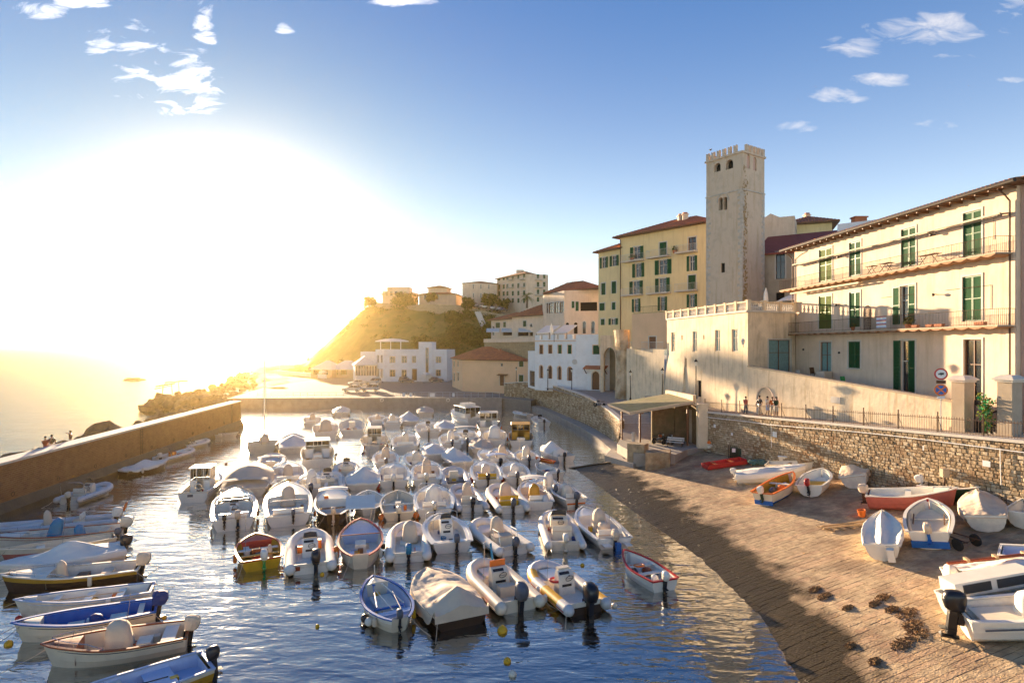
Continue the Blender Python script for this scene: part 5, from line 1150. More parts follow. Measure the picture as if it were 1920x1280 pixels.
BV4 = Bld('belvedere', 'small raised belvedere with hipped roof on top of the hilltop house', box_fp(803, 247, 838, 246, 7), 32, 36, Mt['plaster_cream'], 'house'); BV4.hip(36, 1.2, .7, Mt['tile'], 0)
# retaining wall of the plateau
pw = [(700, 566, 592, 243), (760, 573, 605, 236), (800, 570, 600, 233), (860, 572, 600, 230), (905, 582, 614, 226), (935, 588, 620, 222), (1000, 592, 618, 212)]
t = empty('plateau_wall', DP(700, 590, 243), 0, 'high pale retaining wall along the edge of the hilltop plateau', 'wall')
b = MB(); b.loft([[DP(u, v1, d)-Vector((0, .8, 3)), DP(u, v0, d), DP(u, v0, d)+Vector((0, 1.0, 0)), DP(u, v1, d)+Vector((0, 1, -3))] for u, v0, v1, d in pw]); o = b.build('wall', brickmat('plateau stone', (.46, .36, .22), (.36, .27, .16), (.3, .22, .13), 1.4, .6, .6, 'x', .3), t); o.matrix_parent_inverse = Matrix.Translation(-DP(700, 590, 243))
t = empty('hillside_stairs', DP(905, 612, 218), 0, 'steep flight of steps down the plateau wall', 'stairs'); o0 = DP(905, 612, 218)
for k in range(16):
    b = MB(); p = DP(896+k*1.4, 586+k*3.2, 222-k*.7)-o0; b.box(p, (2.2, .9, .7)); b.build('step', Mt['trim'], t)

# ================================================================ BOATS
def hbeam(t, B, dbl=False, blunt=1.0):        # half beam along the hull, t = 0 stern .. 1 bow
    if dbl: return B/2*max(0.0, 1-abs((t-.47)/.53)**2.3)**.75
    return B/2*((.84+.16*math.sin(min(t/.45, 1)*PI/2)) if t < .45 else max(0.0, 1-((t-.45)/.55)**(2.2*blunt))**.85)
def sheer(t, h): return h*(1+.42*max(0, t-.35)**1.7*2.2)+.02
class Boat:
    def __init__(s, name, label, cat, loc, hd, L_, B, group=None, M=None, seed=0):
        s.root = empty(name, loc, hd, label, cat, group) if M is None else empty(name, (0, 0, 0), 0, label, cat, group, M)
        s.L, s.B, s.r = L_, B, random.Random(hash(label) % 9999 if False else sum(map(ord, label)))
    def p(s, b, n, m, smooth=False, par=None, **k): return b.build(n, m, par or s.root, smooth, **k)
    def hull(s, col='white', h=.55, rim='white', inner='white', dbl=False, stripe=None, wood=False, depth=.28, floor=.12, rimw=.055, rimh=.06, blunt=1.0, bottom=None, thick=.07):
        L_, B = s.L, s.B; n = 18; s.h = h; s.dbl = dbl; s.blunt = blunt; s.floor = floor
        X = lambda t: -L_/2+L_*t
        def sec(t):
            w = max(hbeam(t, B, dbl, blunt), .015); z = sheer(t, h); k = -depth*(1-max(0, (t-.75)/.25)**2*.8) if not dbl else -depth*(1-abs((t-.5)/.5)**3*.8)
            prof = [(0, k), (.55, k*.72), (.80, k*.1), (.90, z*.30), (.93, z*.36), (.965, z*.62), (.975, z*.66), (1.0, z)]
            return [(w*a, zz_) for a, zz_ in prof]
        def xoff(t, z): return (z/(h*1.4))*.28*max(0, (t-.8)/.2) + (-(z/h)*.16*max(0, (.2-t)/.2) if dbl else -(z/h)*.05*max(0, (.1-t)/.1))
        ts = [i/n for i in range(n+1)]; b = MB(); rings = []
        for t in ts:
            q = sec(t); x = X(t); ring = [(x+xoff(t, z), -y, z) for y, z in q[::-1]]+[(x+xoff(t, z), y, z) for y, z in q[1:]]; rings.append(ring)
        ids = [[b.vert(p) for p in r] for r in rings]; nn = len(rings[0])
        for a, c in zip(ids, ids[1:]):
            for j in range(nn-1):
                kk = min(j, nn-2-j); b.k = 2 if kk >= 5 else (1 if (stripe and kk <= 1) else 0); b.face((a[j], c[j], c[j+1], a[j+1]))
        b.k = 0; b.face(ids[0])
        hullm = [Mt[col], Mt[stripe or col], Mt[bottom or col]]
        ho = s.p(b, 'hull', hullm, False)
        # inside skin
        b = MB(); rings = []
        for t in [i/n for i in range(n+1)]:
            tt = .03+t*.93; w = max(hbeam(tt, B, dbl, blunt)-thick, .01); z = sheer(tt, h)-.02; f = floor+.18*max(0, tt-.8)*3; f = min(f, z-.05); x = X(tt)
            rings.append([(x, -w, z), (x, -w*.86, f), (x, w*.86, f), (x, w, z)])
        b.loft(rings, close=False); b.poly(rings[0]); s.p(b, 'inner_hull', Mt[inner])
        # gunwale
        b = MB(); pts = []
        for sg in (1, -1):
            for t in (ts if sg > 0 else ts[::-1]):
                w = hbeam(t, B, dbl, blunt); z = sheer(t, h); pts.append((X(t)+xoff(t, z), sg*w, z))
        pts = [p for i, p in enumerate(pts) if i == 0 or (Vector(p)-Vector(pts[i-1])).length > .02]
        rg = []
        for i, p in enumerate(pts):
            a = Vector(pts[i-1]) if i else (Vector(pts[-1]) if dbl else Vector(p)); c = Vector(pts[(i+1) % len(pts)]) if (dbl or i < len(pts)-1) else Vector(p)
            t_ = (c-a); t_.z = 0; t_ = t_.normalized() if t_.length > 1e-4 else Vector((1, 0, 0)); o = Vector((t_.y, -t_.x, 0)); p = Vector(p); w_ = rimw
            rg.append([p+o*.02-Vector((0, 0, rimh*.5)), p+o*.025+Vector((0, 0, rimh*.5)), p-o*w_+Vector((0, 0, rimh*.5)), p-o*w_-Vector((0, 0, rimh*.5))])
        # outside is +normal of travel when going stern->bow on +y side: flip if needed
        b.loft(rg, caps=True); s.p(b, 'gunwale', Mt[rim])
        if not dbl:
            b = MB(); w = hbeam(0, B); b.box((X(0)+.03-.05, 0, h*.96), (.10, w*2, .07)); s.p(b, 'transom_cap', Mt[rim])
        s.X = X
        return s
    def thwart(s, t, col='white', wx=.22, dz=-.12):
        b = MB(); w = hbeam(t, s.B, s.dbl, s.blunt)-.06; b.box((s.X(t), 0, sheer(t, s.h)+dz), (wx, w*2, .04)); s.p(b, 'seat', Mt[col]); return s
    def deck(s, t0=.72, col='white', dz=.0, camber=.06):
        b = MB(); n = 7; rg = []
        for i in range(n+1):
            t = t0+(.985-t0)*i/n; w = max(hbeam(t, s.B, s.dbl, s.blunt)-.02, .01); z = sheer(t, s.h)+dz; x = s.X(t)+.02
            rg.append([(x, -w, z), (x, -w*.5, z+camber*(1-i/n*.6)), (x, 0, z+camber*1.25*(1-i/n*.6)), (x, w*.5, z+camber*(1-i/n*.6)), (x, w, z)])
        b.loft(rg, close=False); r0 = rg[0]; b.poly([(r0[0][0], -r0[4][1], s.floor)]+r0+[(r0[0][0], r0[4][1], s.floor)]); s.p(b, 'foredeck', Mt[col], True if False else False); return s
    def sidedeck(s, t0, t1, wd=.2, col='white'):
        for sg in (-1, 1):
            b = MB(); rg = []
            for i in range(9):
                t = t0+(t1-t0)*i/8; w = hbeam(t, s.B, s.dbl, s.blunt)-.02; z = sheer(t, s.h)+.01; x = s.X(t); rg.append([(x, sg*w, z), (x, sg*(w-wd), z), (x, sg*(w-wd), s.floor)])
            b.loft(rg, close=False); s.p(b, 'side_deck', Mt[col])
        return s
    def engine(s, col='black', y=0, size=1.0, cover=False, tilt=0.15, leg='black', x=None):
        x = (s.X(0)-.16) if x is None else x; z = s.h+.28*size; b = MB(); k = size
        b.M = Matrix.Translation((x, y, z)) @ Matrix.Rotation(-tilt, 4, 'Y') @ Matrix.Diagonal((k, k, k, 1))
        rg = []
        for zz_, lx, ly, ox in ((-.26, .13, .10, .03), (-.22, .20, .145, .0), (-.05, .25, .165, -.02), (.10, .25, .165, -.02), (.20, .21, .14, -.01), (.245, .10, .07, .0)):
            f = 1.12 if cover else 1; wv = lambda a: 1+(.07*math.sin(a*5+zz_*9) if cover else 0)
            rg.append([(ox+lx*f*wv(a)*math.copysign(abs(math.cos(a))**.6, math.cos(a)), ly*f*wv(a)*math.copysign(abs(math.sin(a))**.6, math.sin(a)), zz_*(1.1 if cover else 1)) for a in [2*PI*j/12 for j in range(12)]])
        b.loft(rg); M_ = b.M; e = s.p(b, 'outboard_motor', Mt[col], not cover)
        b = MB(); b.M = M_; b.loft([[(-.02+.10*c, .07*d, z_) for c, d in ((-1, -1), (1, -1), (1, 1), (-1, 1))] for z_ in (-.2, -.85)]); b.box((.14, 0, -.42), (.14, .22, .3)); b.box((-.10, 0, -.72), (.36, .20, .02)); s.p(b, 'motor_leg', Mt[leg], par=e)
        b = MB(); b.M = M_; b.tube([(.16, 0, -.92), (-.22, 0, -.92)], .055, 7)
        for a in (0, 2.1, 4.2): b.poly([(-.22, 0, -.92), (-.24, .13*math.cos(a), -.92+.13*math.sin(a)), (-.19, .13*math.cos(a+.6), -.92+.13*math.sin(a+.6))])
        s.p(b, 'propeller', Mt[leg], par=e)
        return s
    def cover(s, col='beige', ridge=.5, peak=.45, skirt=.22, t0=0.0, t1=1.0, sag=.06, sharp=1.3, pk2=None, seed=1, full=True, flat=.0, notch=0):
        n, m = 44, 26; b = MB(); L_, B = s.L, s.B; sd_ = seed+s.r.random()*50
        def rdg(t):
            v = ridge*math.exp(-((t-peak)/.22)**2)
            if pk2: v = max(v, pk2[1]*math.exp(-((t-pk2[0])/.13)**2))
            return v+flat*(1-((t-.5)/.5)**4)
        def fn(u, v):
            t = t0+(t1-t0)*u; a = 2*v-1; w = hbeam(max(.01, min(.992, t)), B, s.dbl, s.blunt)+.05; z0 = sheer(t, s.h)+.05
            if abs(a) > .8:
                q = (abs(a)-.8)/.2; sk = skirt*(1+.25*noise.noise(Vector((t*9, math.copysign(3, a), sd_)))); y = math.copysign(w+.03*q, a); z = z0-sk*q
                if notch: z += notch*math.exp(-((t-.0)/.06)**2)*q
            else:
                aa = a/.8; y = w*aa; z = z0+rdg(t)*(1-abs(aa)**sharp)-sag*math.sin(PI*abs(aa))*.6
            z += .03*noise.noise(Vector((t*7, a*9, sd_)))+.022*noise.noise(Vector((t*26, a*3, sd_+5)))+.07*abs(noise.noise(Vector((t*3+a*2.5, a*5, sd_+9))))
            x = s.X(t)+(.20*max(0, (t-.8)/.2))
            if t < .02: x -= .05
            return (x, y, z)
        b.grid(n, m, fn); pts = [fn(0, j/m) for j in range(m+1)]
        if full: lo = [(x-.03, y, min(z, sheer(0, s.h)-skirt*.4)) for x, y, z in pts]; b.loft([pts, lo], close=False)
        s.p(b, 'boat_cover', Mt[col], True); return s
    def lump(s, x, y, z, lx, ly, lz, col='beige', name='console_cover', lean=.1, seed=0):
        b = MB(); rg = []; sd_ = s.r.random()*40
        for i in range(9):
            t = i/8; f = 1-.30*t if t < .75 else (1-.30*.75)*(1-((t-.75)/.25)**2*.75)
            ring = []
            for j in range(14):
                a = 2*PI*j/14; q = 1+.06*noise.noise(Vector((math.cos(a)*2, math.sin(a)*2, t*2+sd_)))+.05*math.sin(a*6+sd_)*(1-t)
                cx, cy_ = math.copysign(abs(math.cos(a))**.55, math.cos(a)), math.copysign(abs(math.sin(a))**.55, math.sin(a))
                ring.append((x+lean*t+lx/2*f*cx*q, y+ly/2*f*cy_*q, z+lz*t))
            rg.append(ring)
        b.loft(rg); s.p(b, name, Mt[col], True); return s
    def console(s, t=.45, col='white', w=.7, h=.95, shield=True, y=0, wheel=True):
        x = s.X(t); f = s.floor; b = MB(); b.loft([[(x-.28, y-w/2, f), (x+.28, y-w/2, f), (x+.28, y+w/2, f), (x-.28, y+w/2, f)], [(x-.2, y-w/2, f+h*.8), (x+.24, y-w/2, f+h*.8), (x+.24, y+w/2, f+h*.8), (x-.2, y+w/2, f+h*.8)], [(x+.02, y-w*.46, f+h), (x+.2, y-w*.46, f+h), (x+.2, y+w*.46, f+h), (x+.02, y+w*.46, f+h)]]); c = s.p(b, 'console', Mt[col])
        b = MB(); b.M = Matrix.Translation((x-.11, y, f+h*.92)) @ Matrix.Rotation(-.62, 4, 'Y')
        b.M = None
        b = MB(); b.M = Matrix.Translation((x-.10, y+.08, f+h*.905)) @ Matrix.Rotation(-.62, 4, 'Y'); b.box((0, 0, 0), (.14, w*.62, .03)); b.M = None; s.p(b, 'instrument_panel', Mt['black'], par=c)
        b = MB(); b.box((x-.236, y, f+h*.35), (.02, w*.6, .22)); s.p(b, 'hatch', Mt['black'], par=c)
        if wheel:
            b = MB(); cx, cz = x-.3, f+h*.84; ring = [(cx-.04+.19*math.sin(a)*-.5, y-.08+.19*math.cos(a), cz-.13+.19*math.sin(a)*.85) for a in [2*PI*k/12 for k in range(13)]]; b.tube(ring, .016, 5); b.tube([(cx, y-.12, cz), (x-.15, y-.12, cz-.08)], .02, 4); b.tube([ring[0], ring[6]], .012, 4); s.p(b, 'steering_wheel', Mt['black'], par=c)
        if shield:
            b = MB(); b.loft([[(x+.22, y-w*.46, f+h), (x+.24, y, f+h), (x+.22, y+w*.46, f+h)], [(x+.0, y-w*.4, f+h+.38), (x+.04, y, f+h+.42), (x+.0, y+w*.4, f+h+.38)]], close=False); s.p(b, 'windshield', Mt['wsheld'])
        return s
    def seat(s, t, col='white', w=.8, back=True, h=.42, lx=.45):
        x = s.X(t); b = MB(); b.box((x, 0, s.floor+h/2), (lx, w, h)); o = s.p(b, 'seat', Mt[col]); b = MB(); b.box((x, 0, s.floor+h+.04), (lx+.02, w+.02, .08)); s.p(b, 'cushion', Mt['beige' if col != 'beige' else 'canvas'], par=o)
        if back: b = MB(); b.box((x-lx/2+.04, 0, s.floor+h+.22), (.1, w, .3), ry=.12); s.p(b, 'backrest', Mt[col])
        return s
    def bimini(s, t=.45, lx=1.5, z=1.75, col='canvas', w=None, flat=False):
        x = s.X(t); w = w or s.B*.86; b = MB(); b.grid(8, 8, lambda i, j: (x+lx*(i-.5), w*(j-.5), z+.12*(1-(2*j-1)**2)+.03*(1-(2*i-1)**2)-.02*abs(math.sin(i*PI*2)))); 
        b.grid(8, 8, lambda i, j: (x+lx*(.5-i), w*(j-.5), z-.03+.12*(1-(2*j-1)**2)+.03*(1-(2*i-1)**2))); s.p(b, 'bimini_top', Mt[col], True)
        for sx, xb in ((-.48, -.15), (.48, .1), (0, -.02)):
            for sg in (-1, 1): b = MB(); b.tube([(x+lx*sx, sg*w*.48, z), (x+xb, sg*hbeam(.45, s.B)*.96, sheer(.45, s.h))], .014, 5); s.p(b, 'pole', Mt['chrome'])
        return s
    def arch(s, t=.12, h=1.1, rake=-.25, w=None, lights=True):
        x = s.X(t); w = w or s.B*.8; b = MB(); b.tube([(x, -w/2, s.h), (x+rake*.8, -w/2, s.h+h*.85), (x+rake, -w*.4, s.h+h), (x+rake, w*.4, s.h+h), (x+rake*.8, w/2, s.h+h*.85), (x, w/2, s.h)], .025, 6); s.p(b, 'roll_bar', Mt['chrome'])
        return s
    def rails(s, t0=.55, h=.3, col='chrome'):
        b = MB(); pts = []
        for sg in (1, -1):
            tt = [t0+(.98-t0)*i/7 for i in range(8)]
            for t in (tt if sg > 0 else tt[::-1]): pts.append((s.X(t)+.1*max(0, (t-.8)/.2), sg*max(hbeam(t, s.B, s.dbl, s.blunt)-.06, .02), sheer(t, s.h)+h*min(1, (t-t0)*8+.1)))
        b.tube(pts, .013, 5)
        for p in pts[::2]: b.tube([p, (p[0], p[1], p[2]-h)], .01, 4)
        s.p(b, 'bow_rail', Mt[col]); return s
    def fender(s, t, sg=1, col='canvas', r=.09, l=.42, ball=False):
        b = MB(); x = s.X(t); y = sg*(hbeam(t, s.B, s.dbl, s.blunt)+r); z = .12
        if ball: b.ball((x, y, z+.1), r*1.7, 9, 7)
        else: b.lathe([(r*.3, 0), (r, .06), (r, l-.06), (r*.3, l)], 8, (x, y, z))
        b.tube([(x, y, z+l), (x, y-sg*r*.9, sheer(t, s.h))], .008, 3); s.p(b, 'fender', Mt[col], False); return s
    def junk(s, items):
        for x, y, col, r in items:
            b = MB(); b.ball((x, y, s.floor+r*.6), r, 8, 5, (1.3, 1, .8)); s.p(b, 'gear', Mt[col])
        return s
    def box(s, x, y, z, lx, ly, lz, col, name='locker'):
        b = MB(); b.box((x, y, z+lz/2), (lx, ly, lz)); s.p(b, name, Mt[col]); return s
    def ring_buoy(s, x, y, z, col='orange', tilt=1.2, yaw=0):
        b = MB(); M_ = Matrix.Translation((x, y, z)) @ Matrix.Rotation(yaw, 4, 'Z') @ Matrix.Rotation(tilt, 4, 'Y'); b.tube([M_ @ Vector((.26*math.cos(a), .26*math.sin(a), 0)) for a in [2*PI*k/14 for k in range(15)]], .06, 6); s.p(b, 'life_ring', Mt[col]); return s
    def cabin(s, t0=.35, t1=.62, h=1.45, w=.62, col='white', frame='white', roof='white'):
        x0, x1 = s.X(t0), s.X(t1); w = s.B*w/2; z0 = s.h*.5; z1 = s.h+h; b = MB()
        # pillars and lower walls, leaving window openings
        b.b2((x0, -w, z0), (x1, -w+.04, s.h+.55)); b.b2((x0, w-.04, z0), (x1, w, s.h+.55)); b.b2((x1-.04, -w, z0), (x1, w, s.h+.5)); b.b2((x0, -w, z0), (x0+.04, -w*.35, s.h+.55)); b.b2((x0, w*.35, z0), (x0+.04, w, s.h+.55))
        for xx in (x0+.03, (x0+x1)/2, x1-.03):
            for sg in (-1, 1): b.box((xx, sg*(w-.025), (s.h+.53+z1)/2), (.07, .05, z1-s.h-.55))
        for yy in (-w*.35, 0.0, w*.35): b.box((x1-.02, yy, (s.h+.5+z1)/2), (.045, .06, z1-s.h-.5))
        for yy in (-w*.35, w*.35): b.box((x0+.02, yy, (s.h+.5+z1)/2), (.045, .06, z1-s.h-.5))
        c = s.p(b, 'wheelhouse', Mt[frame])
        b = MB(); b.loft([[(x0-.12, -w-.1, z1+.0), (x1+.2, -w-.1, z1-.03), (x1+.2, w+.1, z1-.03), (x0-.12, w+.1, z1+.0)], [(x0-.10, -w-.06, z1+.07), (x1+.12, -w-.06, z1+.05), (x1+.12, w+.06, z1+.05), (x0-.1, w+.06, z1+.07)]]); s.p(b, 'roof', Mt[roof], par=c)
        for sg in (-1, 1): b = MB(); b.box(((x0+x1)/2, sg*(w-.02), (s.h+.55+z1)/2), (x1-x0-.1, .012, z1-s.h-.6)); s.p(b, 'window', Mt['wsheld'], par=c)
        b = MB(); b.box((x1-.015, 0, (s.h+.5+z1)/2), (.012, 2*w-.1, z1-s.h-.55)); s.p(b, 'window', Mt['wsheld'], par=c)
        return s
    # ---- rigid inflatable
    def rib(s, tube='canvas', floor='white', r=None, hullc='white', patch=None, tipc=None, bumper='greyd', z=.34):
        L_, B = s.L, s.B; r = r or B*.105; s.h = z+r*.8; s.floor = .16; s.X = lambda t: -L_/2+L_*t; s.dbl = False; s.blunt = 1.0; s.tr = r
        yb = B/2-r; P_ = []
        for t in (0, .12, .28, .45, .6): P_.append((s.X(t), yb*(.97+.03*t), z+.02*t))
        for a in (.18, .36, .54, .72, .88, 1.0): P_.append((s.X(.6+.4*math.sin(a*PI/2))-r, yb*math.cos(a*PI/2)**.72 if a < 1 else 0, z+.22*((a)**1.6)+.02))
        full = P_+[(x, -y, zz_) for x, y, zz_ in P_[::-1][1:]]
        pts = [Vector(p) for p in full]; st = pts[0]+Vector((-.02, 0, 0)); pts = [pts[0]+Vector((-.34, 0, -.0)), pts[0]+Vector((-.24, 0, 0)), pts[0]+Vector((-.1, 0, 0))]+pts+[pts[-1]+Vector((-.1, 0, 0)), pts[-1]+Vector((-.24, 0, 0)), pts[-1]+Vector((-.34, 0, 0))]
        rs_ = [r*.35, r*.8, r]+[r]*(len(pts)-6)+[r, r*.8, r*.35]
        b = MB(); b.tube(pts, r, 12, rs_); n_ = 12
        if patch:
            nf = len(b.f); 
            for k, f in enumerate(b.f):
                seg = k//n_
                b.m[k] = 1 if seg in (4, 5, 8, 9, 17, 18, 21, 22) and k < nf-2 else (2 if seg in (6, 7, 19, 20) else 0)
        tb = s.p(b, 'tube', [Mt[tube], Mt[patch or tube], Mt['grey'] if patch else Mt[tube]], True)
        b = MB(); o_ = []
        for p in pts[2:-2]: o_.append(p)
        c0 = Vector((-L_*.05, 0, 0)); b.tube([p+(Vector((p.x*0, p.y, 0)).normalized()*r*1.0 if abs(p.y) > .1 else Vector((r, 0, 0)))+Vector((0, 0, -.02)) for p in o_], .022, 5); s.p(b, 'rubbing_strake', Mt[bumper])
        b = MB(); rg = []
        for i in range(11):
            t = i/10*.95; x = s.X(t); w = yb*(1 if t < .6 else math.cos((t-.6)/.4*PI/2)**.7)*.98; w = max(w, .03); k = -.22*(1-max(0, t-.6)*2)
            rg.append([(x, -w, z), (x, -w*.8, .02), (x, 0, k), (x, w*.8, .02), (x, w, z)])
        b.loft(rg, close=False); b.poly(rg[0]); s.p(b, 'hull', Mt[hullc])
        b = MB(); rg = [[(x[0][0], x[0][1], .16+.12*max(0, (i/10-.6))), (x[0][0], x[4][1], .16+.12*max(0, i/10-.6))] for i, x in enumerate(rg)]; b.loft(rg, close=False); s.p(b, 'floor', Mt[floor])
        b = MB(); b.box((s.X(0)+.06, 0, .34), (.07, (yb-r)*2+.1, .42)); s.p(b, 'transom', Mt[floor])
        b = MB(); w0 = yb-r*.6; b.loft([[(s.X(.62), -w0*.95, .42), (s.X(.62), w0*.95, .42)], [(s.X(.74), -w0*.8, .44), (s.X(.74), w0*.8, .44)], [(s.X(.88), -w0*.3, .46), (s.X(.88), w0*.3, .46)]], close=False); b.poly([(s.X(.62), -w0*.95, .16), (s.X(.62), w0*.95, .16), (s.X(.62), w0*.95, .42), (s.X(.62), -w0*.95, .42)]); s.p(b, 'bow_cushion', Mt['canvas' if floor != 'canvas' else 'beige'])
        return s
    # ---- small cruiser
    def cruiser(s, t0=.5, col='white', h=.75, shield=True, rail=True, seats=True):
        s.hull(col, h=h, rim=col, inner='white', floor=.22, rimw=.10, blunt=1.15); s.deck(t0, 'white', .0, .1); s.sidedeck(0.02, t0, .16)
        if shield:
            x = s.X(t0)+.12; w = hbeam(t0, s.B)*.72; b = MB(); b.loft([[(x-.35, -w*1.1, s.h*1.1), (x+.1, -w*.85, s.h*1.12+.08), (x+.22, 0, s.h*1.12+.1), (x+.1, w*.85, s.h*1.12+.08), (x-.35, w*1.1, s.h*1.1)], [(x-.5, -w, s.h*1.1+.38), (x-.15, -w*.75, s.h*1.12+.45), (x-.05, 0, s.h*1.12+.46), (x-.15, w*.75, s.h*1.12+.45), (x-.5, w, s.h*1.1+.38)]], close=False); s.p(b, 'windshield', Mt['wsheld'])
        if rail: s.rails(.55, .32)
        if seats: s.seat(.12, 'white', s.B*.62, True, .38)
        return s

def place(bow, stern, zb=.75, z=0.0, Lmin=None):
    P0 = G(*stern, z); P1 = G(*bow, z+zb); d = P1-P0; d.z = 0; L_ = d.length; c = (P0+P1)/2; c.z = z
    return c, math.atan2(d.y, d.x), L_
AFLOAT = []
def W(bow, stern, wpx, label, name='motorboat', cat='boat', group='boats moored in the basin', zb=.75, Lr=(1.9, 2.7), beam=None, dz=0):
    wpx *= 1.17 if stern[1] < 1000 else 1.05
    c, hd, L_ = place(bow, stern, zb); P0 = G(*stern, 0); B = beam or wpx/F*P0.y; d = Vector((math.cos(hd), math.sin(hd), 0))
    L2 = max(Lr[0]*B, min(Lr[1]*B, L_)); c = P0+d*L2/2; c.z = dz
    bt = Boat(name, label, cat, c, hd, L2, B, group); AFLOAT.append(bt); return bt
# shorthand builders ------------------------------------------------
def centre_console(bt, cov='beige', eng='black', ecov=False, seatc='white', fend=(), two=False, cx=.46, lz=1.15):
    bt.hull('white', h=.6, rim='white', inner='white', floor=.18, rimw=.12, blunt=1.2); bt.deck(.74, 'white', 0, .05); bt.sidedeck(.02, .74, .14)
    if cov: bt.lump(bt.X(cx), 0, bt.floor, .95, min(.95, bt.B*.45), lz, cov)
    else: bt.console(cx, 'white', .75)
    bt.seat(.16, seatc, bt.B*.6, True, .38); bt.rails(.6, .22)
    if eng:
        if two: bt.engine(eng, -.32, 1.0, ecov); bt.engine(eng, .38, .7, ecov)
        else: bt.engine(eng, 0, 1.1, ecov)
    for t, sg, c in fend: bt.fender(t, sg, c, .13 if c in ('orange', 'red') else .09, .5)
    return bt

# ---------------- left quay group: bows to the left, sterns to the open water
LG_ = 'boats moored along the left mole'
x = W((60, 1330), (388, 1262), 0, 'blue-grey lined skiff with ochre hull and black outboard at the bottom left corner', 'skiff', group=LG_, beam=1.9, Lr=(1.5, 3.0)); x.hull('ochre', .5, 'ltblue', 'ltblue', wood=True, stripe='cream', floor=.1).thwart(.3, 'ltblue', .9, -.18).thwart(.62, 'whitew', 1.1, -.15); x.deck(.84, 'ltblue'); x.engine('black', .1, .95, tilt=-.1)
b = MB(); b.tube([(-1.2, .3, .52), (1.9, .1, .62)], .025, 5); x.p(b, 'oar', Mt['black']); x.fender(.25, -1, 'cream')
x = W((98, 1210), (352, 1206), 0, 'cream clinker boat with varnished red rim and beige cloth over its console', 'wooden_boat', group=LG_, beam=2.0, Lr=(1.5, 3.0)); x.hull('cream', .6, 'redbrown', 'cream', floor=.12, rimw=.09).deck(.80, 'redbrown', .0, .03); x.lump(x.X(.52), -.1, .2, 1.0, .9, 1.15, 'beige'); x.box(x.X(.33), 0, .1, .5, .7, .35, 'whitew'); x.thwart(.14, 'canvas', .5); x.engine('beige', .1, 1.05, True)
for t in (.3, .5, .72): x.fender(t, -1, 'canvas', .1, .45)
x.rails(.6, .2)
x = W((42, 1168), (292, 1158), 0, 'blue-rimmed white open boat with a navy covered outboard and blue interior', 'open_boat', group=LG_, beam=1.85, Lr=(1.5, 3.0)); x.hull('cream', .58, 'blue', 'blue', floor=.14, rimw=.12).deck(.86, 'cream', 0, .03); x.box(x.X(.3), 0, .14, .6, .9, .2, 'whitew'); x.box(x.X(.62), .2, .14, .6, .8, .25, 'whitew'); x.lump(x.X(.45), .15, .15, .6, .5, .55, 'navy', 'folded_cloth'); x.engine('navy', 0, 1.15, True); x.fender(.45, -1, 'canvas', .1, .5); x.thwart(.12, 'whitew')
x = W((42, 1124), (284, 1122), 0, 'pale grey-white slender rowing boat without an outboard in the left group', 'rowing_boat', group=LG_, beam=1.55, Lr=(1.5, 3.4)); x.hull('whitew', .55, 'ltblue', 'white', floor=.12, rimw=.06).thwart(.25, 'white', .3).thwart(.5, 'white', .3).thwart(.75, 'white', .25); x.deck(.88, 'whitew')
b = MB(); b.tube([(-1.4, .15, .58), (1.6, .25, .62)], .022, 5); x.p(b, 'oar', Mt['woodlt'])
x = W((16, 1080), (262, 1080), 0, 'dark and ochre hulled boat with slatted foredeck and a pointed cloth cover', 'wooden_boat', group=LG_, beam=1.9, Lr=(1.5, 3.2)); x.hull('brownhull', .6, 'whitew', 'whitew', stripe='ochre', floor=.15, rimw=.12).deck(.68, 'whitew', .02, .05); x.lump(x.X(.60), .1, .3, .5, .5, 1.0, 'beige', 'cloth_cover', .05); x.box(x.X(.45), 0, .15, .5, .8, .3, 'wood'); x.seat(.25, 'cream', .8, False, .3); x.engine('beige', 0, 1.2, True); x.fender(.3, -1, 'canvas'); x.fender(.6, -1, 'canvas'); x.rails(.5, .2)
x = W((0, 1062), (230, 1044), 0, 'boat wholly under a peaked white tarpaulin with black motor in the left group', 'covered_boat', group=LG_, beam=2.3, Lr=(1.5, 2.8)); x.hull('white', .62, 'white', 'white'); x.cover('canvas', .75, .45, .3, sharp=1.0); x.engine('black', 0, 1.25, leg='black')
x = W((10, 1030), (215, 1020), 0, 'small pinkish-brown open boat between the white tarpaulin and the blue covers', 'open_boat', group=LG_, beam=1.5, Lr=(1.5, 3.4)); x.hull('pinkhull', .55, 'cream', 'cream', floor=.12, stripe='cream').thwart(.4, 'cream', .4).thwart(.7, 'cream', .4); x.engine('greyd', 0, .8)
x = W((-30, 1008), (232, 1004), 0, 'white boat with teal blue console cover and blue seat cover near the mole', 'motorboat', group=LG_, beam=2.0, Lr=(1.5, 3.4)); x.hull('whitew', .6, 'redbrown', 'whitew', floor=.16).deck(.75, 'whitew'); x.lump(x.X(.55), 0, .2, .8, .9, 1.35, 'bluec', 'console_cover', -.3); x.lump(x.X(.34), 0, .2, .6, .8, .8, 'bluec', 'seat_cover', .1); x.seat(.15, 'white', 1.2, False, .3); x.engine('cream', .1, 1.25, True); x.rails(.45, .25)
x = W((-40, 985), (215, 982), 0, 'pale grey inflatable boat with white engine cover, farthest of the left group', 'inflatable_boat', group=LG_, beam=2.1, Lr=(1.5, 3.2)); x.rib('grey', 'whitew'); x.lump(x.X(.55), 0, .15, .5, .5, 1.2, 'beige'); x.engine('canvas', 0, 1.15, True); x.seat(.3, 'whitew', 1.0)
b = MB(); b.tube([(x.X(0), -.7, .5), (x.X(0)-.9, -.5, 1.5)], .03, 5); b.tube([(x.X(0), -.3, .5), (x.X(0)-.9, -.2, 1.5)], .03, 5); x.p(b, 'stern_ladder', Mt['chrome']); x.ring_buoy(x.X(0)-.6, -.1, 1.1, 'orange', 1.3)
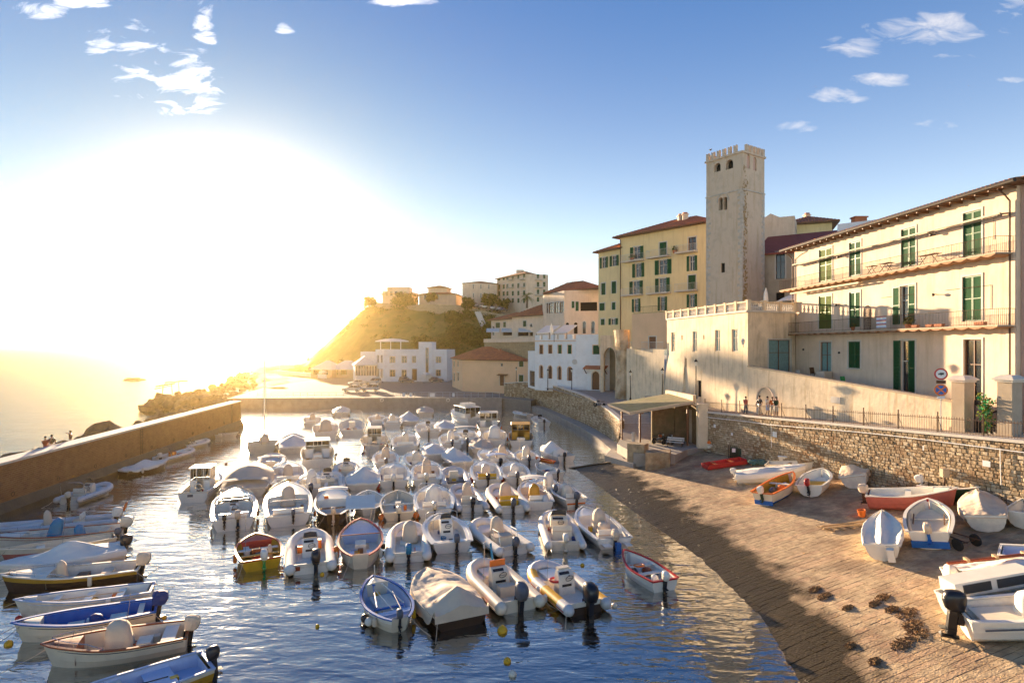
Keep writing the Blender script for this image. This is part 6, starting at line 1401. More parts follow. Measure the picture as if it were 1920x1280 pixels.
x = W((200, 903), (130, 945), 0, 'grey inflatable with steel roll bar moored against the mole', 'inflatable_boat', group=LG_, beam=2.3, Lr=(1.9, 2.6)); x.rib('grey', 'whitew'); x.console(.5, 'whitew'); x.seat(.3, 'whitew', 1.0); x.arch(.1, 1.1); x.engine('cream', 0, .9)
x = W((306, 862), (228, 892), 0, 'low boat under a grey-white tarpaulin moored along the mole', 'covered_boat', group=LG_, beam=2.2, Lr=(2, 2.9)); x.hull('brownhull', .5, 'white', 'white', bottom='whitew'); x.cover('canvas', .55, .5, .25, sharp=1.0, notch=.3)
x = W((360, 838), (302, 866), 0, 'white inflatable carrying an orange box near the middle of the mole', 'inflatable_boat', group=LG_, beam=2.1, Lr=(1.9, 2.6)); x.rib('canvas', 'whitew'); x.box(x.X(.35), 0, .2, .6, .5, .6, 'orange', 'crate'); x.arch(.1, .9); x.engine('canvas', 0, .9, True)
x = W((385, 822), (345, 842), 0, 'small white inflatable just beyond the one with the orange box', 'inflatable_boat', group=LG_, beam=2.0, Lr=(1.9, 2.5)); x.rib('canvas', 'whitew'); x.seat(.3, 'whitew', .9, False); x.arch(.1, .7)
x = W((442, 808), (402, 820), 0, 'thin white rowing dinghy moored near the far end of the mole', 'rowing_boat', group=LG_, beam=1.3, Lr=(1.9, 3.2)); x.hull('whitew', .4, 'white', 'whitew').thwart(.4).thwart(.7)

# ---------------- middle of the basin
x = W((415, 880), (362, 942), 62, 'white wheelhouse boat with glazed cabin and round ring in the left middle', 'cabin_boat', zb=.9, beam=2.5, Lr=(2, 2.4)); x.hull('white', .8, 'cream', 'white', floor=.3, blunt=1.2).deck(.62, 'white', 0, .08); x.sidedeck(0, .62, .2); x.cabin(.3, .55, 1.5, .6); x.ring_buoy(x.X(.22), 0, .95, 'cream', 1.2); x.rails(.6, .3); x.box(x.X(.0)-.03, .2, .45, .03, .4, .2, 'greyd', 'name_plate')
x = W((478, 872), (457, 932), 78, 'boat under a big rounded tan cover beside the bright sun track', 'covered_boat'); x.hull('whitew', .7, 'white'); x.cover('beige', .75, .4, .3, flat=.3, sharp=2); x.bimini(.1, .9, 1.2, 'beige')
x = W((440, 925), (438, 994), 70, 'white cruiser with a pair of grey outboards, folded hoop canopy', 'cruiser'); x.cruiser(.55); x.engine('beige', -.25, 1.15); x.engine('black', .55, .8); x.arch(.3, 1.1); x.arch(.24, .95); x.console(.5, 'white', .6, .7)
x = W((540, 912), (541, 986), 76, 'white cruiser with tall tan console cover and small dark outboard', 'cruiser'); x.cruiser(.58, shield=False); x.lump(x.X(.55), 0, .25, 1.0, 1.1, 1.4, 'beige'); x.engine('greyd', -.3, .8); x.arch(.18, .7)
x = W((540, 852), (540, 918), 58, 'white motorboat with broad tan bow cover and yellow bag aft', 'motorboat'); centre_console(x, 'beige', None, lz=1.3); x.box(x.X(.08), 0, .5, .4, .5, .25, 'yellow', 'bag')
x = W((517, 835), (505, 893), 52, 'small open boat with bent white rail left of the sun track boats', 'open_boat'); x.rib('canvas', 'whitew'); x.seat(.35, 'whitew', .8); x.bimini(.5, .8, 1.1)
x = W((510, 800), (490, 850), 50, 'bulky moored sailing boat with bare mast in the sun glare', 'sailing_boat', Lr=(2, 2.6)); x.hull('cream', .9, 'cream', floor=.3).deck(.35, 'cream', 0, .12); x.lump(x.X(.4), 0, .8, 2.0, 1.2, .9, 'beige', 'cabin_cover')
b = MB(); b.tube([(x.X(.5), 0, .9), (x.X(.5), 0, 10.8)], .07, 6); ms = x.p(b, 'mast', Mt['chrome']); b = MB(); b.tube([(x.X(.5), .0, 10.6), (x.X(.98), 0, 1.1)], .02, 4); b.tube([(x.X(.5), 0, 10.6), (x.X(0), 0, 1.0)], .02, 4); x.p(b, 'rigging', Mt['chrome'], par=ms)
b = MB(); b.tube([(x.X(.5), 0, 1.9), (x.X(-.02), 0, 1.9)], .06, 6); x.p(b, 'boom', Mt['chrome'], par=ms)
x = W((548, 797), (550, 850), 48, 'boat under grey-white rounded cover right of the sailing boat', 'covered_boat'); x.hull('whitew', .7); x.cover('canvas', .9, .35, .3, pk2=(.75, .5))
x = W((595, 825), (596, 876), 54, 'white cabin boat with flat top and dark windows behind the open water gap', 'cabin_boat'); x.hull('white', .8, 'white', floor=.25, blunt=1.3).deck(.65); x.cabin(.35, .62, 1.35, .72); x.seat(.15); x.lump(x.X(.15), 0, .4, .7, 1.1, .9, 'beige')
x = W((610, 782), (611, 822), 42, 'cabin boat with goalpost frame above its tan cover, far row left', 'cabin_boat'); x.hull('white', .8, 'white', blunt=1.3).deck(.7); x.lump(x.X(.45), 0, .5, 1.6, 1.7, 1.5, 'beige', 'cabin_cover'); x.arch(.5, 2.4, .1)
x = W((660, 780), (660, 816), 43, 'open fishing boat cluttered with gear under a square frame, far row', 'fishing_boat'); x.hull('white', .75, 'white', blunt=1.3); x.arch(.7, 1.9, 0); x.arch(.3, 1.4, 0); x.box(x.X(.5), 0, .3, .8, .9, 1.0, 'whitew'); x.junk([(0, .5, 'orange', .2), (-.6, -.4, 'beige', .3), (-1, .3, 'red', .18)])
x = W((706, 776), (710, 799), 32, 'small boat with brown canopy alone in the far row', 'motorboat'); centre_console(x, 'beige', None); x.lump(x.X(.7), 0, .4, .6, .6, .8, 'wood')
x = W((765, 772), (767, 796), 32, 'far boat under a steep tent-shaped white tarpaulin', 'covered_boat'); x.hull('whitew', .5); x.cover('canvas', 1.1, .5, .2, sharp=1.0)
x = W((702, 805), (702, 846), 46, 'white round-sterned boat with small wooden wheelhouse, bow rail and fenders', 'cabin_boat'); x.hull('white', .7, 'cream', dbl=True).deck(.7); x.cabin(.35, .6, 1.5, .5, frame='cream', roof='cream'); x.arch(.4, 1.9, 0); x.fender(.1, 1, 'orange'); x.fender(.2, -1, 'orange')
x = W((760, 812), (760, 846), 44, 'white motorboat with box-shaped cream console cover and paired fenders, third row', 'motorboat'); centre_console(x, 'cream', None, fend=((.2, 1, 'black'), (.2, -1, 'black')), lz=1.5)
x = W((800, 784), (804, 818), 42, 'open white boat with one slim central outboard, far row', 'motorboat'); centre_console(x, None, 'beige', False)
x = W((838, 772), (892, 797), 50, 'largest white motor yacht with flybridge roof near the far quay', 'motor_yacht', Lr=(2.4, 3.0), beam=3.2); x.hull('white', 1.1, 'white', floor=.5, blunt=1.2).deck(.5, 'white', 0, .15); x.cabin(.12, .62, 1.5, .78); x.box(x.X(.35), 0, x.h+1.6, 2.2, 1.8, .45, 'white', 'flybridge'); x.rails(.5, .5); x.seat(.06); b = MB(); b.tube([(x.X(.3), 0, 3.1), (x.X(.3), 0, 4.4)], .04, 5); x.p(b, 'mast', Mt['chrome'])
x = W((912, 778), (918, 812), 40, 'white wheelhouse boat with two framed windows right of the yacht', 'cabin_boat'); x.hull('white', .8).deck(.6); x.cabin(.4, .68, 1.6, .75); x.fender(.3, -1, 'orange')
x = W((927, 800), (928, 838), 40, 'boat with tall cream covered cabin in front of the wheelhouse boat', 'covered_boat'); x.hull('white', .8, 'white', blunt=1.3).deck(.7); x.lump(x.X(.5), 0, .5, 1.8, 1.7, 1.6, 'canvas', 'cabin_cover')
x = W((975, 800), (977, 838), 42, 'white boat with open brown wheelhouse and dark red waterline', 'cabin_boat'); x.hull('white', .75, 'white', bottom='red', blunt=1.3).deck(.7); x.cabin(.4, .7, 1.5, .72, frame='ochre', roof='ochre'); x.seat(.2, 'canvas', 1.0)
x = W((868, 800), (876, 838), 44, 'white centre console boat with T-top frame near the yacht', 'motorboat'); centre_console(x, None, 'greyd', fend=((.3, 1, 'canvas'),)); x.bimini(.5, 1.0, 1.8)
x = W((955, 768), (992, 782), 20, 'slim white inflatable lying across by the far ledge', 'inflatable_boat', beam=1.7, Lr=(1.9, 2.6)); x.rib('canvas', 'whitew'); x.seat(.3, 'whitew', .8, False); x.junk([(-.9, 0, 'red', .2)])
x = W((992, 774), (1020, 800), 38, 'white motorboat with black outboard nearest the far ledge', 'motorboat', beam=2.3); centre_console(x, None, 'black')
x = W((1018, 838), (1062, 866), 40, 'white covered boat with dark stern carrying an orange kayak on its side', 'covered_boat', beam=2.4, Lr=(2, 2.5)); x.hull('white', .6, 'white', bottom='brownhull'); x.cover('canvas', 1.0, .6, .3, t0=.35, full=True, sharp=1.2); x.seat(.15); x.engine('black', .3, .9); x.lump(x.X(.28), .1, .3, .9, 1.3, 1.0, 'canvas', 'seat_cover')
kx = Boat('kayak', 'orange kayak lying against the side of the white covered boat', 'kayak', G(1022, 866, .35), x.root.rotation_euler.z+.3, 2.4, .6); kx.hull('orange', .22, 'orange', 'red', dbl=True, depth=.05, floor=.04)
x = W((1012, 870), (1045, 896), 36, 'small open white boat with orange and yellow gear, right edge of the raft', 'open_boat', beam=1.8); x.hull('white', .5).thwart(.3).thwart(.6); x.junk([(.6, .1, 'orange', .2), (.2, -.2, 'yellow', .18), (-.3, .3, 'orange', .15)]); x.engine('greyd', 0, .7)
x = W((763, 838), (788, 884), 42, 'white console boat with yellowish cover angled to the right, fourth row', 'motorboat', beam=2.2); centre_console(x, 'cream', None, lz=1.4)
x = W((840, 842), (866, 876), 56, 'boat under a broad peaked grey-white tarpaulin with fender balls, fourth row', 'covered_boat', beam=2.5); x.hull('whitew', .55); x.cover('canvas', .8, .55, .25, sharp=1.0, notch=.25); x.fender(.1, -1, 'canvas', .14, .4, True)
x = W((897, 838), (938, 880), 48, 'long white boat with flat blue-grey shade and dark outboard, fourth row', 'motorboat', beam=2.4, Lr=(2, 2.8)); centre_console(x, 'canvas', 'black'); x.bimini(.22, 1.1, 1.2, 'ltblue')
x = W((614, 882), (614, 926), 60, 'white inflatable with small windscreen and padded seat, middle of fifth row', 'inflatable_boat'); x.rib('canvas', 'whitew'); x.console(.55, 'white', .8); x.seat(.3, 'cream', 1.1); x.arch(.12, .8)
x = W((681, 876), (681, 918), 56, 'tent-like white tarpaulin boat with two dark notches at its stern', 'covered_boat'); x.hull('whitew', .5); x.cover('canvas', .95, .4, .25, sharp=1.0, notch=.3)
x = W((738, 870), (738, 914), 52, 'white boat with one orange fender ball at the stern and box cover', 'motorboat'); centre_console(x, 'canvas', 'canvas', True); x.fender(.02, 1, 'red', .14, .5, True)
x = W((800, 866), (800, 912), 50, 'white boat with tall tapering grey-tan console cover, middle of fifth row', 'motorboat'); centre_console(x, 'beige', 'cream', True, lz=1.7); x.arch(.3, .9)
x = W((848, 874), (856, 914), 50, 'inflatable with hooped frame and grey tubes right of the tapering cover', 'inflatable_boat'); x.rib('grey', 'greyd'); x.arch(.7, .9, 0); x.box(x.X(.4), .1, .2, .6, .8, .8, 'cream'); x.fender(.2, -1, 'red', .12, .5)
x = W((905, 860), (915, 912), 50, 'white console boat with yellow-lined seat and two red fenders', 'motorboat'); centre_console(x, 'cream', 'black', seatc='yellow', fend=((.1, 1, 'red'), (.15, -1, 'red'))); 
x = W((960, 868), (970, 908), 46, 'white boat with round cream cover and an orange fender on its right', 'motorboat'); centre_console(x, 'canvas', 'greyd', fend=((.2, -1, 'orange'),))
x = W((990, 906), (1013, 956), 58, 'centre console boat with white sunshade above a tan seat back', 'motorboat', beam=2.3); centre_console(x, 'ochre', None, lz=1.2); x.bimini(.55, 1.3, 1.75); x.lump(x.X(.08), -.5, .3, .5, .5, .7, 'grey', 'engine_cover')
x = W((1047, 912), (1080, 950), 50, 'small white boat with orange-brown rubbing edge, right end of the raft', 'motorboat', beam=2.0); centre_console(x, 'cream', 'greyd', fend=((.5, -1, 'orange'),)); x.box(x.X(0)-.02, 0, .2, .08, 1.5, .12, 'orange', 'stern_band')
x = W((625, 912), (625, 984), 58, 'dark-hulled double-banded boat with white deck and light canopy', 'motorboat'); x.hull('brownhull', .75, 'whitew', 'whitew', dbl=True, stripe='brownhull', floor=.3, rimw=.14).deck(.55, 'white'); x.bimini(.62, .9, 1.5); x.thwart(.3, 'wood', .3); x.engine('beige', 0, 1.0, leg='beige'); x.fender(.3, 1, 'orange'); x.box(x.X(.6), .5, .6, .3, .3, .5, 'orange', 'bag')
x = W((690, 922), (690, 966), 50, 'round-nosed small white dinghy with a coil of rope inside', 'dinghy'); x.hull('white', .5, 'white', 'white', dbl=True, floor=.12, rimw=.12).thwart(.35, 'cream', .5)
x = W((745, 922), (748, 975), 56, 'round cream boat with orange-red fenders at both corners', 'open_boat'); x.hull('cream', .55, 'cream', 'cream', rimw=.1, blunt=1.4).thwart(.5, 'cream', .3); x.box(x.X(.5), 0, .12, .5, .4, .5, 'whitew', 'console'); x.engine('cream', 0, .9, True); x.fender(.05, 1, 'orange', .14, .5, True); x.fender(.05, -1, 'orange', .14, .5, True)
x = W((812, 912), (815, 970), 64, 'broad white boat with wide square canvas console cover and hoop rail', 'motorboat'); centre_console(x, 'canvas', 'cream', False, two=False, lz=1.5); x.lump(x.X(.5), 0, .2, 1.1, 1.5, 1.25, 'canvas', 'seat_cover'); x.arch(.75, .8, 0)
x = W((862, 906), (886, 960), 66, 'grey-tubed inflatable with tan console cover and dark motor, sixth row', 'inflatable_boat', beam=2.6); x.rib('grey', 'whitew'); x.lump(x.X(.5), -.1, .2, .9, .8, 1.3, 'beige'); x.seat(.22, 'cream', 1.2); x.engine('black', 0, 1.1)
x = W((932, 906), (962, 962), 74, 'grey-tubed inflatable with box seat and taupe console cover, right of sixth row', 'inflatable_boat', beam=2.7); x.rib('canvas', 'whitew'); x.lump(x.X(.52), -.1, .2, 1.0, 1.0, 1.3, 'beige'); x.seat(.25, 'yellow', 1.4); x.engine('greyd', 0, 1.1)


# a few more of the packed raft
for (bow, st, w_, kind, cov, lb) in (((585, 768), (586, 800), 32, 'c', 'beige', 'small tan-covered boat just left of the goalpost frame boat'), ((735, 776), (736, 802), 32, 'c', 'cream', 'cream-covered boat between the brown canopy boat and the tent tarpaulin'),
    ((832, 784), (834, 812), 34, 't', 'canvas', 'white-covered boat touching the stern of the motor yacht'), ((842, 812), (848, 842), 38, 'c', 'canvas', 'white console boat left of the T-top boat'), ((898, 822), (905, 852), 38, 't', 'beige', 'tan-covered boat behind the blue-grey shade boat'),
    ((982, 846), (992, 874), 38, 'c', 'cream', 'cream-covered console boat in front of the brown wheelhouse boat'), ((722, 846), (724, 880), 40, 'c', 'beige', 'tan console-cover boat left of the angled yellowish one'), ((650, 868), (650, 898), 44, 'r', 'cream', 'small inflatable between the padded-seat inflatable and the tent-like tarpaulin'),
    ((585, 895), (583, 932), 48, 'c', 'canvas', 'white boat squeezed left of the dark-hulled boat'), ((935, 842), (948, 872), 36, 'c', 'beige', 'narrow tan-covered boat right of the dark outboard boat'), ((810, 832), (815, 862), 38, 't', 'canvas', 'low white tarpaulin boat beside the broad peaked tarpaulin'), ((1025, 905), (1040, 935), 40, 'c', 'canvas', 'white-covered boat between the sunshade boat and the right end boat'),
    ((640, 758), (640, 780), 28, 't', 'cream', 'tiny covered boat by the far quay, left of the brown canopy boat'), ((795, 760), (798, 780), 28, 't', 'beige', 'small tan-covered boat by the far quay, right of the tent tarpaulin')):
    x = W(bow, st, w_, lb, {'c': 'motorboat', 't': 'covered_boat', 'r': 'inflatable_boat'}[kind])
    if kind == 'c': centre_console(x, cov, 'greyd' if w_ > 36 else None, lz=1.2+.01*w_)
    elif kind == 't': x.hull('whitew', .6); x.cover(cov, .7, .4, .25, sharp=1.1)
    else: x.rib('canvas', 'whitew'); x.console(.5, 'white'); x.seat(.3, cov, 1.0)

# ---------------- second row from the front
x = W((480, 1008), (491, 1068), 76, 'yellow open boat with red rim and white-covered outboard', 'open_boat', Lr=(1.6, 2.4)); x.hull('yellow', .6, 'red', 'ochre', floor=.14, rimw=.10, blunt=1.3).deck(.78, 'red', -.02, .03); x.thwart(.55, 'whitew', .3).thwart(.3, 'ochre', .25); x.lump(x.X(.35), -.55, .2, .4, .3, .7, 'beige', 'cloth_bundle'); x.box(x.X(.62), .6, .2, .9, .3, .35, 'whitew'); x.engine('canvas', -.1, 1.0, True, leg='lime'); x.ring_buoy(x.X(.3), .1, .35, 'red', .1); x.box(x.X(.48), .15, .15, .3, .5, .5, 'redbrown', 'fish_box')
x = W((580, 990), (583, 1075), 92, 'white inflatable with square console, fishing floats and a big black outboard', 'inflatable_boat'); x.rib('canvas', 'whitew'); x.console(.42, 'white', .85, .95); x.engine('black', -.25, 1.45); x.box(x.X(.55), .5, .2, .5, .4, .35, 'orange', 'bag'); x.box(x.X(.62), -.5, .2, .4, .3, .5, 'orange', 'bag'); x.junk([(.3, -.5, 'lime', .1), (.6, 0, 'redbrown', .25)]); x.box(x.X(0)-.05, .7, .25, .06, .3, .22, 'redbrown', 'label_plate'); x.fender(.15, -1, 'beige', .1, .6)
x = W((676, 985), (676, 1066), 80, 'white double-ended boat with red rim, pale blue foredeck and small wooden hatch', 'wooden_boat'); x.hull('cream', .78, 'red', 'whitew', dbl=True, floor=.3, rimw=.10, depth=.35).deck(.62, 'ltblue', -.05, .03); x.thwart(.60, 'redbrown', .08, 0.02); x.box(x.X(.42), 0, .3, .9, .62, .42, 'whitew', 'engine_hatch'); x.box(x.X(.28), 0, .3, .2, .3, .3, 'wood', 'hatch_door'); x.box(x.X(.2), .5, .3, .5, .3, .25, 'ltblue'); x.box(x.X(.2), -.5, .3, .5, .3, .25, 'ltblue'); x.fender(.3, 1, 'orange', .16, .7); x.fender(.5, -1, 'black', .1, .3, True); x.fender(.2, -1, 'canvas', .1, .5)
b = MB(); wv = .9; b.loft([[(x.X(.80), -wv, 2.15), (x.X(.80), wv, 2.15), (x.X(.80), wv, 2.11), (x.X(.80), -wv, 2.11)], [(x.X(1.14), -wv, 2.5), (x.X(1.14), wv, 2.5), (x.X(1.14), wv, 2.46), (x.X(1.14), -wv, 2.46)]]); x.p(b, 'sunshade', Mt['canvas'])
for sg in (-1, 1):
    for t, zt in ((.80, 2.13), (1.12, 2.46)): b = MB(); b.tube([(x.X(min(t, .9)), sg*.5*(1 if t > 1 else 1.5), .8), (x.X(t), sg*wv*.96, zt)], .02, 5); x.p(b, 'shade_pole', Mt['chrome'])
x = W((765, 976), (766, 1054), 84, 'white inflatable with teal blue outboard cover and tan cloth over the console', 'inflatable_boat'); x.rib('canvas', 'whitew', patch=None); x.lump(x.X(.55), -.1, .2, 1.0, 1.0, 1.25, 'beige'); x.engine('bluec', 0, 1.0, True); x.box(x.X(.2), -.6, .3, .9, .4, .1, 'grey', 'hatch_cover'); x.fender(.12, 1, 'canvas')
x = W((826, 972), (848, 1036), 84, 'white console boat with round gauges, tan seat flap and grey outboard', 'motorboat', beam=2.6); x.hull('white', .62, 'white', 'white', floor=.22, rimw=.16, blunt=1.25).deck(.8, 'cream'); x.sidedeck(.02, .8, .2); x.console(.45, 'white', .75, 1.1); x.box(x.X(.62), 0, .22, .5, .6, .9, 'cream', 'seat_flap'); x.engine('greyd', -.25, 1.0); x.arch(.85, .7, 0); x.box(x.X(.06), 0, .5, .5, 2.0, .1, 'white', 'stern_platform')
x = W((905, 975), (965, 1040), 96, 'long white inflatable with tan windshield cover and steel hand rails', 'inflatable_boat', beam=2.6, Lr=(2.1, 2.9)); x.rib('canvas', 'whitew', r=.27, bumper='greyd'); x.lump(x.X(.52), -.15, .2, .8, .9, 1.3, 'beige'); x.seat(.3, 'cream', 1.3, False, .5, .7); x.engine('greyd', 0, 1.05); x.fender(.25, 1, 'canvas')
for sg in (-1, 1): b = MB(); b.tube([(x.X(.28), sg*.6, .4), (x.X(.33), sg*.6, 1.1), (x.X(.18), sg*.6, 1.15), (x.X(.12), sg*.6, .4)], .02, 5); x.p(b, 'hand_rail', Mt['chrome'])
x = W((1038, 955), (1060, 1032), 86, 'white cruiser with padded brown dashboard and steering wheel facing us', 'cruiser', beam=2.6); x.rib('canvas', 'whitew', r=.25, hullc='cream'); x.console(.5, 'cream', 1.1, 1.0, True); x.lump(x.X(.7), 0, .4, 1.0, 1.3, .7, 'canvas', 'bow_cover'); x.seat(.28, 'cream', 1.2, True, .5); x.engine('canvas', 0, 1.0, False, leg='cream')
x = W((1095, 955), (1152, 1028), 84, 'white boat with tall tan cover, bagged outboard with blue foot near the slipway', 'motorboat', beam=2.5, Lr=(2, 2.8)); centre_console(x, 'beige', 'beige', True, lz=1.5); x.lump(x.X(.3), 0, .2, .9, .9, .9, 'beige', 'seat_cover'); x.box(x.X(0)-.35, .6, .3, .6, .5, .06, 'white', 'swim_platform'); x.box(x.X(0)-.35, -.7, .3, .6, .4, .06, 'white', 'swim_platform'); x.box(x.X(0)-.35, -.1, -.15, .3, .3, .6, 'blue', 'motor_bag')

# ---------------- front row
x = W((702, 1088), (748, 1183), 84, 'white boat with blue rim, oars along its sides and a flat centre deck', 'wooden_boat', beam=2.05, Lr=(1.8, 2.3)); x.hull('cream', .6, 'blue', 'ltblue', dbl=True, floor=.2, rimw=.09, stripe='white').deck(.86, 'cream'); x.box(x.X(.55), 0, .34, 1.7, 1.0, .06, 'whitew', 'centre_deck'); x.box(x.X(.36), 0, .42, .08, 1.35, .08, 'blue', 'cross_bar'); x.thwart(.2, 'ltblue', .3)
for y in (.62, -.58): b = MB(); b.tube([(-.8, y, .66), (1.5, y*.35, .78)], .03, 5); b.box((1.55, y*.33, .8), (.5, .12, .03)); x.p(b, 'oar', Mt['blue' if y > 0 else 'whitew'])
b = MB(); b.tube([(-1.5, .1, .72), (.9, .25, .74)], .02, 4); b.tube([(-1.6, -.25, .7), (.5, -.45, .72)], .02, 4); x.p(b, 'fishing_rod', Mt['whitew']); x.engine('greyd', .0, .75, x=x.X(0)-.12, tilt=.1)
for t, c, bl_ in ((.35, 'black', True), (.25, 'canvas', True), (.15, 'beige', False)): x.fender(t, 1, c, .11, .4, bl_)
x.fender(.15, -1, 'yellow', .09, .4); b = MB(); b.tube([(x.X(.98), 0, .9), (x.X(1.0), 0, 1.5)], .02, 4); x.p(b, 'bow_staff', Mt['whitew']); x.junk([(1.5, 0, 'yellow', .16)])
x = W((812, 1082), (866, 1176), 112, 'boat under a large taut beige tarpaulin at the front of the raft', 'covered_boat', beam=2.75, Lr=(1.75, 2.3)); x.hull('brownhull', .6, 'beige', blunt=1.5, bottom='brownhull'); x.cover('beige', .35, .3, .55, flat=.2, sharp=1.5, pk2=(.12, .75), notch=.75, sag=.12)
x = W((905, 1052), (975, 1146), 110, 'cream inflatable with orange trimmed console and grey-black outboard in the front row', 'inflatable_boat', beam=2.6, Lr=(2.0, 2.6)); x.rib('cream', 'cream', r=.30, hullc='cream', bumper='beige'); x.console(.48, 'cream', .9, 1.05, False); x.box(x.X(.52), 0, 1.2, .1, .8, .3, 'orange', 'dashboard'); x.box(x.X(.30), .0, .16, .45, .8, .5, 'beige', 'seat'); x.engine('greyd', 0, 1.55, tilt=.2); x.box(x.X(.72), 0, .45, 1.1, .9, .12, 'cream', 'sun_pad')
b = MB(); b.tube([(x.X(.58), .1, 1.2), (x.X(.62), .15, 2.2)], .06, 6); x.p(b, 'rolled_flag', Mt['bluec'])
x = W((1018, 1056), (1100, 1150), 112, 'grey and yellow inflatable with white console and big black outboard in the front row', 'inflatable_boat', beam=2.55, Lr=(2.0, 2.6)); x.rib('grey', 'whitew', r=.27, hullc='brownhull', patch='yellow', bumper='red'); x.console(.42, 'whitew', .85, 1.1, False); x.box(x.X(.46), 0, 1.25, .3, .6, .1, 'cream', 'console_top'); x.engine('black', -.1, 1.7, tilt=.12); x.box(x.X(.72), 0, .45, 1.2, .9, .12, 'white', 'sun_pad'); x.fender(.45, 1, 'canvas', .1, .5); x.fender(.3, 1, 'canvas', .1, .4); x.ring_buoy(x.X(.44), .46, .8, 'red', 0, 0)
x = W((1178, 1038), (1246, 1108), 60, 'white open boat with bright red rim, orange ring and fishing clutter beside the slipway', 'open_boat', beam=1.75, Lr=(2, 2.9)); x.hull('white', .58, 'red', 'white', floor=.14, rimw=.09, bottom='whitew').thwart(.35, 'whitew', .3).thwart(.62, 'whitew', .25); x.junk([(1.1, .1, 'orange', .15), (.1, -.2, 'redbrown', .28), (-.4, -.3, 'lime', .16), (.5, .35, 'greyd', .2)]); x.ring_buoy(x.X(.62), .1, .55, 'orange', .2); x.engine('white', .05, .9, leg='black'); x.lump(x.X(.12), .25, .2, .4, .4, .5, 'canvas', 'bundle')

# ---------------- ropes, bands and fenders that make each moored boat its own
rv = random.Random(12)
for k_, bt in enumerate(AFLOAT):
    if not hasattr(bt, 'X') or bt.h < .3: continue
    z_ = sheer(.97, bt.h); xb = bt.X(.97)
    for sg in (-1, 1):
        if rv.random() < .8:
            e = Vector((xb+rv.uniform(1.2, 2.6), sg*rv.uniform(.2, 1.2), -.05)); a = Vector((xb, 0, z_)); b = MB(); b.tube([a, a.lerp(e, .35)-Vector((0, 0, .10)), a.lerp(e, .7)-Vector((0, 0, .08)), e], .012, 4); bt.p(b, 'mooring_rope', Mt['beige' if rv.random() < .6 else 'greyd'])
        if rv.random() < .6:
            w = hbeam(.03, bt.B, bt.dbl, bt.blunt)*.9; a = Vector((bt.X(.02), sg*w, bt.h)); e = Vector((bt.X(0)-rv.uniform(.6, 1.6), sg*(w+rv.uniform(.2, .9)), -.05)); b = MB(); b.tube([a, a.lerp(e, .5)-Vector((0, 0, .1)), e], .012, 4); bt.p(b, 'mooring_rope', Mt['beige'])
    if not hasattr(bt, 'tr') and rv.random() < .6:
        cc = rv.choice(['navy', 'blue', 'red', 'greyd', 'ltblue', 'redbrown']); zf = rv.uniform(.74, .82)
        for sg in (-1, 1):
            b = MB(); b.tube([(bt.X(t)+.2*max(0, (t-.8)/.2)*zf, sg*(hbeam(t, bt.B, bt.dbl, bt.blunt)*.99+.004), sheer(t, bt.h)*zf) for t in [i/14*.97+.01 for i in range(15)]], .018, 4); bt.p(b, 'hull_stripe', Mt[cc])
    for q_ in range(rv.randint(1, 3)):
        if bt.floor > .6: break
        gx, gy = bt.X(rv.uniform(.22, .62)), rv.uniform(-.3, .3)*bt.B; cc = rv.choice(['orange', 'navy', 'red', 'greyd', 'beige', 'canvas', 'bluec', 'yellow', 'wood', 'ltblue'])
        if 'covered' in bt.root.name: break
        if rv.random() < .5: bt.box(gx, gy, bt.floor, rv.uniform(.2, .4), rv.uniform(.2, .35), rv.uniform(.15, .35), cc, 'gear_box')
        else:
            b = MB(); b.tube([(gx+.16*math.cos(a), gy+.16*math.sin(a), bt.floor+.04+.012*a) for a in [k*.7 for k in range(22)]], .022, 4); bt.p(b, 'rope_coil', Mt[cc])
    if rv.random() < .35 and 'covered' not in bt.root.name: b = MB(); ax = bt.X(.5); ay = rv.choice((-1, 1))*.3*bt.B; b.tube([(ax, ay, bt.h*.9), (ax-.15, ay, bt.h+rv.uniform(1.2, 2.2))], .012, 4); bt.p(b, 'aerial', Mt['chrome'])
    if rv.random() < .6:
        bt.fender(rv.uniform(.2, .6), rv.choice([-1, 1]), rv.choice(['canvas', 'orange', 'navy', 'canvas', 'cream']), .1, .5) if not hasattr(bt, 'tr') else None
# ---------------- mooring buoys
for u, v, r, c, lb in ((942, 1183, .22, 'yellow', 'large yellow mooring buoy under the stern of the cream inflatable'), (951, 1240, .15, 'yellow', 'yellow buoy near the bottom edge, upper of a pair'), (961, 1265, .15, 'cream', 'pale yellow buoy near the bottom edge, lower of a pair'),
    (595, 1174, .09, 'yellow', 'tiny yellow buoy alone on the open water left of the blue-rimmed boat'), (1092, 1060, .12, 'yellow', 'small yellow buoy between the second row and the grey-yellow inflatable'), (16, 1208, .16, 'yellow', 'yellow buoy at the left edge near the cream clinker boat'), (35, 1160, .14, 'red', 'red buoy at the left edge in front of the blue-rimmed boat'),
    (308, 1158, .10, 'yellow', 'yellow buoy behind the navy outboard cover'), (604, 1077, .12, 'yellow', 'yellow float beside the big black outboard of the console inflatable'), (1152, 1136, .14, 'cream', 'pale float touching the right tube of the grey-yellow inflatable'), (776, 1050, .12, 'yellow', 'yellow float under the teal outboard cover'), (3, 1078, .15, 'yellow', 'yellow buoy cut by the left frame edge'),
    (680, 850, .16, 'greyd', 'dark buoy in the open water gap left of the wheelhouse boat'), (630, 852, .16, 'greyd', 'dark buoy right of the flat-topped cabin boat'), (424, 870, .15, 'redbrown', 'dark red buoy beside the sun track')):
    b = MB(); b.ball((0, 0, .02), r, 12, 8); b.tube([(0, 0, r*.9), (0, 0, r*1.25)], r*.15, 6); o = b.build('mooring_buoy', Mt[c], None, True); o.location = G(u, v, 0); tag(o, lb, 'buoy', 'mooring buoys on the water')

